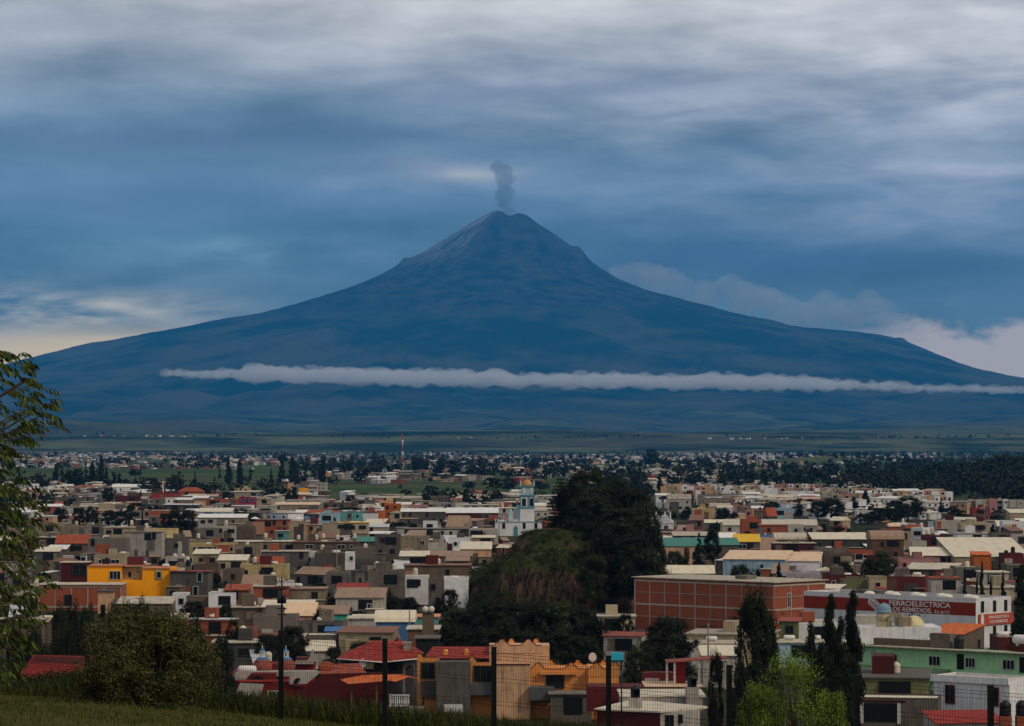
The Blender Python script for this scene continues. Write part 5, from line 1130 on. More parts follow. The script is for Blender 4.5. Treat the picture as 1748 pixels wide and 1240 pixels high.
 (1030, 1102, 1086, 6.0, 10, 'offwhite', 'lean', 'redpaint', -16, '', 'white low house with a flat red roof left of the round dark tree'),
 (1022, 1084, 1053, 4.0, 6, 'cream', 'slab', 'pale', 0, '', 'long cream garden wall left of the brick block'),
 (1172, 1330, 1083, 5.2, 6, 'cream', 'slab', 'slab', -12, '', 'beige perimeter wall along the foot of the brick block'), (1180, 1262, 1100, 4.4, 7, 'offwhite', 'slab', 'slab', 0, '', 'off-white low wall behind the small utility pole'),
 (1330, 1366, 1061, 5.8, 8, 'olive', 'lean', 'redpaint', -14, '', 'low khaki building with a red roof at the corner of the brick block'), (1358, 1440, 1063, 5.6, 10, 'white', 'flat', 'slab', 0, '', 'plain white wall left of the small cream chapel'),
 (1330, 1420, 1098, 4.0, 7, 'skyblue', 'slab', 'slab', 0, '', None), (1582, 1680, 1082, 4.4, 8, 'tan', 'lean', 'orangetile', -30, '', 'orange awning roof against the hardware warehouse'), (1580, 1640, 1088, 4.0, 6, 'offwhite', 'slab', 'slab', 0, '', None),
 (1452, 1500, 1088, 5.2, 6, 'tan', 'slab', 'slab', 0, '', None), (1705, 1760, 1088, 5.6, 9, 'maroon', 'flat', 'slab', 0, 'gg', 'maroon house with cream gas tanks right of the hardware warehouse'),
 (1465, 1600, 1158, 5.6, 6, 'olive', 'slab', 'dark', -8, '', 'mossy dark wall below the mint green house'),
 (1200, 1262, 1120, 4.6, 8, 'offwhite', 'lean', 'sheet', 0, '', None), (940, 1010, 1186, 3.6, 4, 'concrete', 'slab', 'grey', 0, '', None),
]
for r in T:
    x0, x1, yt, h, dp, wl, rf, rmt, rot, tk, lb = r
    house(x0, x1, yt, h, dp, wl, rf, rmt, rot=rot or None, share=.9 if rot and abs(rot) < 22 else .62, tanks=tk, label=lb, group=G,
          cat='house' if not (lb and ('hall' in lb or 'warehouse' in lb)) else 'hall')

# ---- market tarpaulins: small peaked covers in a strip
tc_cols = ['white', 'blue', 'tarp', 'white', 'yellow', 'white', 'blue', 'white', 'green', 'white', 'blue', 'white', 'tarp', 'white', 'blue', 'white', 'yellow', 'white']
for i, c_ in enumerate(tc_cols):
    x = 398 + i * 12.5; d = 1290 + (i % 3) * 9; x_ = X_at(x, d)
    e = empty('market_stall', (x_, d, 0), rad(HR.uniform(-20, 20)), None, 'market stall', 'tarpaulin covered market stalls')
    w_ = HR.uniform(1.5, 2.1); ht = HR.uniform(3.2, 3.9)
    b = MB(); b.add([(-w_, -w_, ht), (w_, -w_, ht), (w_, w_, ht), (-w_, w_, ht), (0, 0, ht + .9)], [(0, 1, 4), (1, 2, 4), (2, 3, 4), (3, 0, 4), (3, 2, 1, 0)]); b.build('tarpaulin', rm(c_), e)
    for sx in (-1, 1):
        for sy_ in (-1, 1): b = MB(); b.tube((sx * w_ * .9, sy_ * w_ * .9, -.4), (sx * w_ * .9, sy_ * w_ * .9, ht + .05), .05, 4); b.build('leg', STEEL, e)
    nm_ = {'white': 'white', 'blue': 'blue', 'tarp': 'grey', 'yellow': 'yellow', 'green': 'green'}[c_]
    e['label'] = '%s peaked market stall tarpaulin, %s one counted from the magenta house' % (nm_, ['first', 'second', 'third', 'fourth', 'fifth', 'sixth', 'seventh', 'eighth', 'ninth', 'tenth', 'eleventh', 'twelfth', 'thirteenth', 'fourteenth', 'fifteenth', 'sixteenth', 'seventeenth', 'eighteenth'][i])
claim(392, 622, 880, 893, 1290, 6)

# ---- housing estate: terraces of small pale row houses
ER = random.Random(12)
est = []
for row, (xa, xb, yt) in enumerate(((1140, 1232, 826), (1128, 1322, 829), (1236, 1510, 833), (1150, 1300, 837), (1330, 1420, 839), (1420, 1500, 843), (1524, 1622, 838), (1560, 1625, 847), (1322, 1400, 826), (1655, 1748, 852))):
    x = xa
    while x < xb:
        w_ = ER.uniform(9, 14); h = ER.choice([5.6, 5.6, 6.0, 7.4]); c = ER.choice(['white', 'white', 'offwhite', 'peach', 'cream', 'white', 'cream', 'offwhite', 'pink'])
        s = HR.getstate(); house(x, x + w_ - .6, yt + ER.uniform(-.4, .8) + (h < 6) * 0.8, h, 8, c, 'flat', ER.choice(['pale', 'slab', 'peach']), tanks='b' if ER.random() < .35 else '', group='row houses of the housing estate'); est.append(HOUSES[-1]); x += w_

# ================================================================ fill the gaps between the hand-placed houses
FR = random.Random(4242)
FIELDS = [(-60, 490, 2450, 4300), (545, 1010, 1930, 2750)]
def covers(x0, x1, yt, yb, d):
    """would something standing here hide what the photograph shows of a hand-placed thing?"""
    for (a0, a1, t, bm_, dd, c, r, _) in PLACED:
        if dd > d and x0 < a1 - 1 and x1 > a0 + 1 and yt < bm_ - 2 and yb > t: return True
    return False
def clash(c, r):
    for p in PLACED:
        if (p[5] - c).length < p[6] * .72 + r: return True
    return False
claim(790, 1150, 905, 1045, 640, 22); claim(745, 1040, 1032, 1130, 470, 20)
KEEP = [(1000, 1250, 1108, 1175), (85, 360, 1040, 1200), (540, 625, 1028, 1050), (1190, 1345, 1020, 1240), (1085, 1200, 1060, 1150), (745, 1040, 1030, 1130)]
L_MID = L_DARK = None
def gd(yb): return F * HC / (yb - 760.0)
C_, K_, R_, M_ = 'cypress', 'conifer', 'round', 'umbrella'
TT = [ # px, top, width, distance, kind, material
 (96, 792, 13, 2500, C_), (106, 790, 16, 2450, K_), (117, 803, 20, 2420, R_), (133, 799, 22, 2430, R_), (147, 787, 15, 2480, K_), (158, 790, 16, 2450, C_), (166, 800, 16, 2400, K_), (173, 777, 11, 2900, C_), (182, 796, 21, 2300, K_),
 (231, 800, 25, 3300, R_), (333, 804, 12, 2600, K_), (375, 794, 8, 3100, K_), (390, 781, 13, 2700, C_), (409, 784, 13, 2720, C_), (427, 797, 9, 3000, K_), (366, 812, 6, 2900, K_), (463, 799, 13, 2700, K_), (481, 779, 14, 2700, C_), (500, 780, 16, 2650, C_), (522, 790, 13, 2700, K_), (537, 796, 10, 2750, K_), (552, 782, 14, 2650, C_),
 (486, 833, 17, 1750, R_), (500, 830, 20, 1700, R_), (482, 769, 20, 4600, M_), (186, 832, 27, 1800, R_), (387, 840, 29, 1850, R_), (240, 835, 12, 1850, K_), (692, 835, 20, 2000, M_), (621, 842, 17, 2050, R_), (663, 843, 14, 2100, M_), (598, 846, 20, 1700, R_), (728, 858, 24, 1600, R_), (556, 842, 8, 1900, K_),
 (105, 869, 26, 1440, R_), (136, 868, 24, 1420, R_), (158, 865, 22, 1400, R_), (186, 872, 26, 1400, R_), (222, 864, 24, 1420, R_), (205, 873, 24, 1380, R_), (280, 878, 28, 1290, K_), (300, 872, 30, 1270, R_), (322, 871, 34, 1240, R_), (320, 888, 22, 1220, R_), (131, 902, 11, 1180, R_), (149, 899, 11, 1190, R_),
 (122, 926, 40, 960, R_, 'm'), (92, 948, 34, 900, R_), (418, 923, 34, 1040, R_), (437, 934, 36, 990, R_), (455, 892, 36, 1290, R_), (417, 905, 17, 1200, R_), (500, 960, 34, 860, R_), (522, 954, 40, 850, R_), (543, 966, 34, 830, R_), (611, 973, 28, 850, R_), (350, 960, 24, 900, R_, 'm'), (282, 956, 30, 800, R_),
 (367, 979, 22, 730, R_), (382, 992, 20, 690, R_), (300, 1020, 34, 620, R_), (330, 1028, 40, 600, R_), (280, 1026, 30, 600, R_), (387, 1032, 30, 560, R_), (560, 1013, 34, 640, R_), (590, 1033, 16, 560, C_), (665, 1004, 22, 640, K_), (672, 1022, 30, 590, R_), (700, 1022, 34, 620, R_), (768, 1008, 36, 600, R_), (748, 1018, 26, 620, K_),
 (500, 1072, 60, 470, R_), (455, 1085, 44, 455, R_), (398, 1060, 30, 480, R_), (560, 1128, 34, 410, R_), (572, 1106, 40, 430, R_), (615, 1098, 50, 440, R_), (545, 1040, 26, 520, R_),
 (1150, 942, 36, 830, R_, 'm'), (1172, 935, 30, 820, K_, 'm'), (1193, 910, 30, 850, K_), (1218, 905, 36, 860, R_), (1228, 868, 18, 1280, C_), (1224, 890, 22, 1150, K_), (1256, 899, 36, 1120, R_), (1280, 902, 30, 1100, R_), (1150, 872, 24, 1450, K_), (1168, 876, 22, 1420, R_), (1192, 876, 34, 1400, R_), (1176, 838, 18, 1700, R_), (1140, 880, 16, 1400, K_),
 (1262, 966, 46, 700, R_, 'm'), (1290, 971, 24, 690, R_), (1330, 961, 13, 720, C_), (1363, 848, 30, 1480, K_), (1396, 856, 40, 1400, R_), (1420, 852, 44, 1400, R_), (1457, 848, 16, 1600, C_), (1478, 837, 17, 1650, C_), (1500, 868, 40, 1350, R_), (1528, 862, 44, 1330, R_), (1550, 850, 52, 1380, R_), (1476, 878, 40, 1330, R_),
 (1607, 849, 22, 1550, K_), (1625, 864, 26, 1500, R_), (1640, 872, 24, 1400, R_), (1448, 902, 11, 1150, C_), (1430, 898, 24, 1200, R_), (1488, 902, 30, 1250, R_), (1508, 944, 58, 760, R_, 'm'), (1482, 956, 30, 740, R_), (1585, 890, 20, 1350, K_), (1345, 902, 26, 1200, R_), (1440, 960, 34, 720, R_), (1600, 915, 18, 1250, R_), (1700, 880, 30, 1400, R_), (1675, 870, 24, 1500, R_), (1735, 868, 30, 1500, R_), (1590, 975, 10, 700, C_), (1584, 940, 8, 850, C_),
 (1110, 768, 34, 4700, R_), (774, 787, 28, 3600, R_), (716, 783, 40, 3900, R_), (840, 816, 34, 2300, R_), (868, 818, 30, 2300, R_), (922, 822, 26, 2300, R_), (800, 822, 24, 2400, R_), (1126, 808, 10, 2300, C_), (1150, 814, 26, 2400, R_), (1180, 815, 22, 2400, R_), (1205, 812, 18, 2500, K_), (1230, 818, 26, 2300, R_),
 (1647, 972, 9, 560, C_), (1668, 984, 8, 545, C_), (1676, 958, 10, 555, C_), (1691, 988, 9, 545, C_), (1712, 976, 10, 545, C_), (1744, 964, 36, 470, C_), (1742, 1040, 40, 440, C_),
 (100, 1046, 50, 330, R_), (122, 1040, 40, 340, R_), (150, 1044, 46, 330, R_), (175, 1036, 26, 350, C_), (196, 1040, 36, 345, R_), (218, 1038, 30, 340, R_), (245, 1034, 44, 350, R_), (275, 1050, 40, 330, R_), (60, 1080, 60, 300, R_), (30, 1085, 60, 290, R_), (110, 1080, 60, 270, R_), (150, 1078, 50, 280, R_), (335, 1062, 40, 330, R_), (380, 1090, 44, 370, R_),
 (1142, 1058, 104, 430, R_), (1385, 1064, 38, 300, C_), (1418, 1018, 44, 310, C_), (1434, 1056, 36, 295, C_), (1455, 1012, 46, 305, C_), (1404, 1100, 48, 290, C_), (1440, 1100, 56, 285, C_), (1068, 1050, 30, 520, R_), (1050, 1056, 26, 520, R_),
 (1230, 1150, 34, 290, K_), (1222, 1120, 30, 300, R_), (1088, 1108, 50, 400, R_, 'm'), (1110, 1115, 40, 395, R_), (1030, 1130, 40, 395, R_),
]
TT = [(r[0], r[1], r[2] * 1.15, r[3] * .92) + r[4:] if (r[0] < 345 and 1230 < r[3] < 1450) else r for r in TT]
for r in TT: PLACED.append((r[0] - r[2] / 2, r[0] + r[2] / 2, r[1], min(760 + F * HC / r[3] - 2, r[1] + r[2] * 1.3), r[3], Vector((X_at(r[0], r[3]), r[3], 0)), 1.5, 2))
cnt = 0; tries = 0
PALF = ['offwhite', 'cream', 'beige', 'white', 'grey', 'concrete', 'tan', 'brick', 'offwhite', 'grey', 'brickgrey', 'concrete', 'beige', 'tan', 'brown', 'maroon', 'beige', 'tan', 'grey']
while cnt < 230 and tries < 40000:
    tries += 1
    d = math.sqrt(FR.uniform(430 ** 2, 1280 ** 2)); px = FR.uniform(-20, 1768); w_ = FR.uniform(5, 13); h = FR.choice([2.6, 2.9, 3.2, 3.4, 3.8, 5.4]); dp = FR.uniform(5, 10)
    wpx = w_ * F / d; x0, x1 = px - wpx / 2, px + wpx / 2; yt = 760 + F * (HC - h) / d; yb = 760 + F * HC / d
    if any(x0 < k[1] and x1 > k[0] and yt < k[3] and yb > k[2] for k in KEEP): continue
    if covers(x0, x1, yt - 1, yb, d) or clash(Vector((X_at(px, d), d + dp / 2, 0)), w_ * .38): continue
    rf = FR.choice(['flat', 'flat', 'flat', 'slab', 'lean', 'lean', 'gable']); rmt = FR.choice({'flat': ['slab', 'pale', 'grey', 'slab', 'dark', 'pale'], 'slab': ['slab', 'grey', 'brown'], 'lean': ['sheet', 'rust', 'white', 'brown', 'tarp'], 'gable': ['tile', 'rust', 'brown', 'sheet']}[rf])
    house(x0, x1, yt, h, dp, FR.choice(PALF), rf, rmt, tanks=FR.choice(['', '', '', 'b', 'g', 'w']), rot=FR.choice([None, -38, -42, -6, 5]), group=G, cat='shed' if h < 3.5 else 'house', name='low_shed' if h < 3.5 else None); cnt += 1
sh = 0; tries = 0
while sh < 175 and tries < 40000:
    tries += 1; d = math.sqrt(FR.uniform(400 ** 2, 1150 ** 2)); px = FR.uniform(-20, 1768); wall_ = sh % 3 == 0
    w_ = FR.uniform(5, 16) if wall_ else FR.uniform(2.4, 5.5); h = FR.uniform(1.8, 2.4) if wall_ else FR.uniform(2.1, 3.0); dp = .25 if wall_ else FR.uniform(2.5, 5)
    wpx = w_ * F / d; x0, x1 = px - wpx / 2, px + wpx / 2; yt = 760 + F * (HC - h) / d; yb = 760 + F * HC / d
    if any(x0 < k[1] and x1 > k[0] and yt < k[3] and yb > k[2] for k in KEEP): continue
    if covers(x0, x1, yt - 1, yb, d) or clash(Vector((X_at(px, d), d + dp / 2, 0)), 1.0): continue
    if wall_: house(x0, x1, yt, h, .25, FR.choice(['concrete', 'brickgrey', 'grey', 'offwhite', 'brick', 'beige', 'white', 'brown']), 'slab', 'grey', win=None, rot=FR.choice([None, -8, 6]) , share=1, over=.04, group='yard walls between the houses', cat='wall', name='yard_wall')['kind'] = 'thing'
    else: house(x0, x1, yt, h, dp, FR.choice(['concrete', 'brickgrey', 'tan', 'brown', 'grey', 'brick', 'white']), 'lean', FR.choice(['sheet', 'rust', 'white', 'brown', 'tarp', 'rust']), win=[(.5, .2, min(1.6, w_ * .5), 1.7, 1)] if FR.random() < .6 else None, rot=FR.choice([None, -38, 8]), group='sheds between the houses', cat='shed', name='low_shed')
    sh += 1
import collections; print(collections.Counter(h_[0]['category'] for h_ in HOUSES)); print('random houses', cnt, 'tries', tries, 'houses', len(HOUSES))

# ---- everything too far and small to tell apart: one mass of far houses
def far_houses():
    b = MB(); mats = [wm(c) for c in ('white', 'offwhite', 'cream', 'beige', 'grey', 'brick', 'peach', 'tan')]; nm_ = len(mats)
    mats += [rm(c) for c in ('pale', 'slab', 'grey', 'white', 'tile', 'dark')] + [GLASS]
    n = 0; tries = 0
    while n < 3800 and tries < 60000:
        tries += 1
        q = FR.random()
        d = FR.uniform(1250, 2500) if q < .34 else (FR.uniform(2500, 5000) if q < .62 else FR.uniform(5000, 12100)); px = FR.uniform(-160, 1900)
        if any(a <= px <= c and e_ <= d <= g for a, c, e_, g in FIELDS): continue
        if px > 1330 and 2300 < d < 7600: 
            if FR.random() < .93: continue
        if px > 1600 and d > 1700: continue
        dens = fbm(np.array(px / 130.0), np.array(math.log(d) * 6), 3, 77)
        if dens < -.05 + (.05 if d > 5000 else 0): continue
        x = X_at(px, d); w_ = FR.uniform(7, 14); dp = FR.uniform(6, 10); h = FR.choice([3.2, 3.6, 5.8, 6.2]) * (1.0 if d < 5000 else 1.15)
        wpx = w_ * F / d
        if covers(px - wpx / 2, px + wpx / 2, 760 + F * (HC - h) / d, 760 + F * HC / d, d) : continue
        z0 = gz1(x, d) - .5; a = FR.choice([-.7, -.65, 0, 0, .1]) + FR.uniform(-.1, .1); ca, sa = math.cos(a), math.sin(a)
        R = lambda lx, ly, z: (x + ca * lx - sa * ly, d + sa * lx + ca * ly, z)
        P = [R(-w_ / 2, 0, 0), R(w_ / 2, 0, 0), R(w_ / 2, dp, 0), R(-w_ / 2, dp, 0)]
        vs = [(p[0], p[1], z0) for p in P] + [(p[0], p[1], z0 + h) for p in P]
        mi = FR.choice([0, 0, 1, 1, 2, 3, 4, 5, 6, 7] if px < 1000 else [0, 0, 0, 1, 2, 6])
        b.add(vs, [(0, 1, 5, 4), (1, 2, 6, 5), (2, 3, 7, 6), (3, 0, 4, 7)], mi)
        ri = nm_ + FR.choice([0, 0, 1, 1, 2, 3, 3, 4, 5])
        o_ = .25; Q = [R(-w_ / 2 - o_, -o_, 0), R(w_ / 2 + o_, -o_, 0), R(w_ / 2 + o_, dp + o_, 0), R(-w_ / 2 - o_, dp + o_, 0)]; rs = FR.choice([0, 0, .9])
        b.add([(p[0], p[1], z0 + h + (rs if k > 1 else 0)) for k, p in enumerate(Q)] + [(p[0], p[1], z0 + h + .22 + (rs if k > 1 else 0)) for k, p in enumerate(Q)], [(4, 5, 6, 7), (0, 1, 5, 4), (1, 2, 6, 5), (3, 0, 4, 7)], ri)
        if d < 3500:
            for k in range(int(w_ / 3.2)):
                if FR.random() < .3: continue
                lx = -w_ / 2 + 1.6 + k * 3.0
                for lev in range(1 if h < 5 else 2):
                    zz = z0 + 1.4 + lev * 2.7
                    c0, c1 = R(lx - .55, -.04, 0), R(lx + .55, -.04, 0); b.add([(c0[0], c0[1], zz), (c1[0], c1[1], zz), (c1[0], c1[1], zz + 1.1), (c0[0], c0[1], zz + 1.1)], [(0, 1, 2, 3)], nm_ + 6)
        n += 1
    o = b.build('distant_houses', mats); tag(o, 'mass of small pale houses of the far town before the volcano', 'houses', kind='stuff'); print('far', n)
far_houses()

# ================================================================ trees
def leaf_mat(key, c0, c1, tr=0.0):
    m, t, b = new_mat(key); geo = t.node('ShaderNodeNewGeometry'); oi = t.node('ShaderNodeObjectInfo')
    r = geo.outputs['Random Per Island']; tc_ = t.node('ShaderNodeTexCoord'); n = t.noise(tc_.outputs['Object'], 3.5, 3, 0.6)
    f = t.m('ADD', t.m('MULTIPLY', r, .55), t.m('MULTIPLY', t.mr(n, .35, .65), .45))
    c = t.mix(f, tuple(c0) + (1.0,), tuple(c1) + (1.0,)); hs = t.node('ShaderNodeHueSaturation'); t.put(hs.inputs['Color'], c)
    t.put(hs.inputs['Hue'], t.m('ADD', .48, t.m('MULTIPLY', oi.outputs['Random'], .04))); t.put(hs.inputs['Value'], t.m('ADD', .7, t.m('MULTIPLY', oi.outputs['Random'], .7)))
    t.put(b.inputs['Base Color'], hs.outputs[0]); b.inputs['Roughness'].default_value = .75; b.inputs['Specular IOR Level'].default_value = .15; return m
L_DARK = leaf_mat('foliage_dark', (0.003, 0.005, 0.0025), (0.018, 0.022, 0.008)); L_MID = leaf_mat('foliage_mid', (0.008, 0.013, 0.004), (0.036, 0.046, 0.013))
L_BRIGHT = leaf_mat('foliage_bright', (0.010, 0.020, 0.002), (0.19, 0.27, 0.03)); L_OLIVE = leaf_mat('foliage_olive', (0.002, 0.003, 0.001), (0.095, 0.092, 0.026))
L_RED = leaf_mat('foliage_reddish', (0.008, 0.005, 0.004), (0.030, 0.018, 0.012)); BARK = plain('bark', (0.045, 0.03, 0.022), .95)
L_BRANCH = leaf_mat('foliage_branch', (0.008, 0.014, 0.003), (0.072, 0.095, 0.014))
class Leaves:
    def __init__(s, seed): s.r = random.Random(seed); s.v = []; s.f = []
    def leaf(s, p, sz, n=None, asp=.6):
        r = s.r; a = Vector((r.gauss(0, 1), r.gauss(0, 1), r.gauss(0, 1)))
        if n is not None: a = a * .55 + Vector(n)
        a.normalize(); u = a.orthogonal().normalized(); u.rotate(Matrix.Rotation(r.uniform(0, 6.28), 3, a)); w_ = a.cross(u)
        k = len(s.v); q = sz * r.uniform(.6, 1.35); P = Vector(p)
        for (i, j) in ((-1, 0), (0, -asp), (1, 0), (0, asp)): s.v.append(tuple(P + u * (i * q * .5) + w_ * (j * q * .5)))
        s.f.append((k, k + 1, k + 2, k + 3))
    def mesh(s, name, mat):
        me = bpy.data.meshes.new(name); me.from_pydata(s.v, [], s.f); me.materials.append(mat); me.update(); return me
def crown(kind, n, leaf, seed, mat):
    """crown of unit width and unit height standing on z=0, many leaf-sized faces gathered in clumps"""
    L = Leaves(seed); r = L.r
    clumps = []
    if kind == 'round':
        for i in range(62):
            a = r.uniform(0, 6.28); z = r.uniform(.14, .97); R_ = .44 * math.sqrt(max(.05, 1 - ((z - .5) / .52) ** 2)) * r.uniform(.45, 1.08); clumps.append((R_ * math.cos(a), R_ * math.sin(a), z, r.uniform(.08, .18)))
    elif kind == 'cypress':
        for i in range(44):
            z = (i + .5) / 44; a = r.uniform(0, 6.28); R_ = .24 * (min(1, z * 5)) * (1 - z) ** .5 * r.uniform(.2, 1.1); clumps.append((R_ * math.cos(a), R_ * math.sin(a), z, .09 + .17 * (1 - z) ** .7 * min(1, .4 + z * 4)))
    elif kind == 'conifer':
        for i in range(52):
            z = r.random() ** 1.25 * .97 + .02; a = r.uniform(0, 6.28); R_ = .36 * (1 - z) ** .8 * min(1, .35 + z * 5) * r.uniform(.1, 1.15); clumps.append((R_ * math.cos(a), R_ * math.sin(a), z, .05 + .13 * (1 - z)))
    elif kind == 'umbrella':
        for i in range(26):
            a = r.uniform(0, 6.28); R_ = .46 * math.sqrt(r.random()); clumps.append((R_ * math.cos(a), R_ * math.sin(a), r.uniform(.55, .92) - R_ * .3, r.uniform(.08, .15)))
    m = sum(c[3] ** 2 for c in clumps)
    ax = 1.0
    for (x, y, z, q) in clumps:
        k0 = len(L.v); w0 = q * (.55 if 'dark' in mat.name or 'mid' in mat.name else .12); L.v += [(x - w0, y, z), (x + w0, y, z), (x, y - w0, z), (x, y + w0, z), (x, y, max(.01, z - w0 * .8)), (x, y, min(.98, z + w0 * .8))]
        L.f += [tuple(k0 + i for i in t_) for t_ in ((0, 2, 5), (2, 1, 5), (1, 3, 5), (3, 0, 5), (2, 0, 4), (1, 2, 4), (3, 1, 4), (0, 3, 4))]
        k = int(n * q * q / m); zq = q * (.55 if kind in ('cypress', 'conifer') else .8)
        for j in range(k):
            d_ = Vector((r.gauss(0, 1), r.gauss(0, 1), r.gauss(0, 1))).normalized(); rr = r.random() ** .4
            p = Vector((x + d_.x * q * rr, y + d_.y * q * rr, max(.0, z + d_.z * zq * rr * (1 if kind != 'cypress' else .5)))); L.leaf(p, leaf, n=d_)
    return L.mesh('crown', mat)
CR_ = {}
def get_crown(kind, mat, hi=0, var=0):
    k = (kind, mat.name, hi, var)
    if k not in CR_:
        n, lf = ((1300, .085), (4500, .052), (13000, .030), (15000, .019))[hi]; CR_[k] = crown(kind, n, lf, hash(kind) % 1 + 13 * var + 7 * hi + len(kind), mat)
    return CR_[k]
TRK = {}
def trunk_mesh(kind, var):
    if (kind, var) not in TRK:
        b = MB(); r = random.Random(var * 5 + 1); n = 6; h = 0.0; x = y = 0.0
        b.cyl(0, 0, 0, .5, .045, .03, 7)
        if kind in ('round', 'umbrella'):
            for i in range(7): a = i * .9 + var; b.tube((0, 0, .28 + .03 * i), (.30 * math.cos(a), .30 * math.sin(a), .62 + .03 * i), .016, 5)
        b.cyl(0, 0, .5, .86, .03, .008, 7)
        for i in range(len(b.mi)): b.sm[i] = True
        TRK[(kind, var)] = b.mesh('trunk', BARK)
    return TRK[(kind, var)]
TR = random.Random(99); TREES = []
def tree(px, yt, w_px, d, kind='round', mat=None, hi=None, yb=None, label=None, group='trees of the town', name=None, h=None):
    mat = mat or L_DARK; x = X_at(px, d); zt = Z_at(yt, d); z0 = gz1(x, d) if yb is None else Z_at(yb, d)
    w_ = w_px * d / F; H_ = zt - z0; hi = hi if hi is not None else (2 if w_px > 27 or d < 400 else (1 if w_px > 16 else 0))
    var = TR.randrange(3); nm = name or {'round': 'broadleaf_tree', 'cypress': 'cypress_tree', 'conifer': 'conifer_tree', 'umbrella': 'umbrella_tree'}[kind]
    e = empty(nm, (x, d, z0), TR.uniform(0, 6.28), label, 'tree', group)
    if kind == 'cypress': w_ *= 1.75
    c = obj('crown', get_crown(kind, mat, hi, var), e); low = {'round': .10, 'cypress': .02, 'conifer': .05, 'umbrella': 0.0}[kind] if H_ > 5 else 0.0
    c.scale = (w_, w_ * TR.uniform(.9, 1.1), H_ * (1 - low)); c.location = (0, 0, H_ * low)
    t_ = obj('trunk', trunk_mesh(kind, var), e); t_.scale = (min(w_, H_) * 1.0, min(w_, H_) * 1.0, H_ * .98)
    TREES.append((e, kind, mat, px, yt, d, w_px, label is None)); return e
for r in TT: tree(r[0], r[1], r[2], r[3], r[4], L_MID if len(r) > 5 else None)
# trees massed in front of the mound and the tall ones on it
for (px, yt, w_, d) in ((782, 1040, 70, 500), (812, 1034, 76, 490), (846, 1030, 80, 480), (885, 1034, 80, 485), (925, 1030, 84, 480), (960, 1030, 84, 478), (990, 1040, 74, 470), (1015, 1058, 60, 462), (770, 1070, 56, 470), (830, 1075, 80, 455), (900, 1080, 80, 455), (960, 1080, 80, 450), (1005, 1090, 60, 445), (865, 1060, 70, 460)):
    tree(px, yt, w_, d, R_, TR.choice([L_DARK, L_DARK, L_DARK, L_MID]), 2)

k_ = 0
while k_ < 90:
    d = math.sqrt(TR.uniform(430 ** 2, 1450 ** 2)); px = TR.uniform(-10, 1758); w_ = TR.uniform(4.5, 11); h = TR.uniform(4.5, 9); wp = w_ * F / d
    if covers(px - wp / 2, px + wp / 2, 760 + F * (HC - h) / d, 760 + F * HC / d, d) or clash(Vector((X_at(px, d), d, 0)), 1.0): continue
    tree(px, 760 + F * (HC - h) / d, wp, d, TR.choice([R_, R_, R_, K_]), TR.choice([L_DARK, L_DARK, L_MID])); k_ += 1

k_ = 0
while k_ < 230:
    d = math.sqrt(TR.uniform(400 ** 2, 1300 ** 2)); px = TR.uniform(-10, 1758); w_ = TR.uniform(3.0, 9); h = TR.uniform(1.8, 4.2); wp = w_ * F / d
    if covers(px - wp / 2, px + wp / 2, 760 + F * (HC - h) / d, 760 + F * HC / d, d) or clash(Vector((X_at(px, d), d, 0)), .5): continue
    e = tree(px, 760 + F * (HC - h) / d, wp, d, R_, TR.choice([L_DARK, L_DARK, L_MID]), 1, name='garden_shrub', group='shrubs in the yards'); e['category'] = 'shrub'; k_ += 1

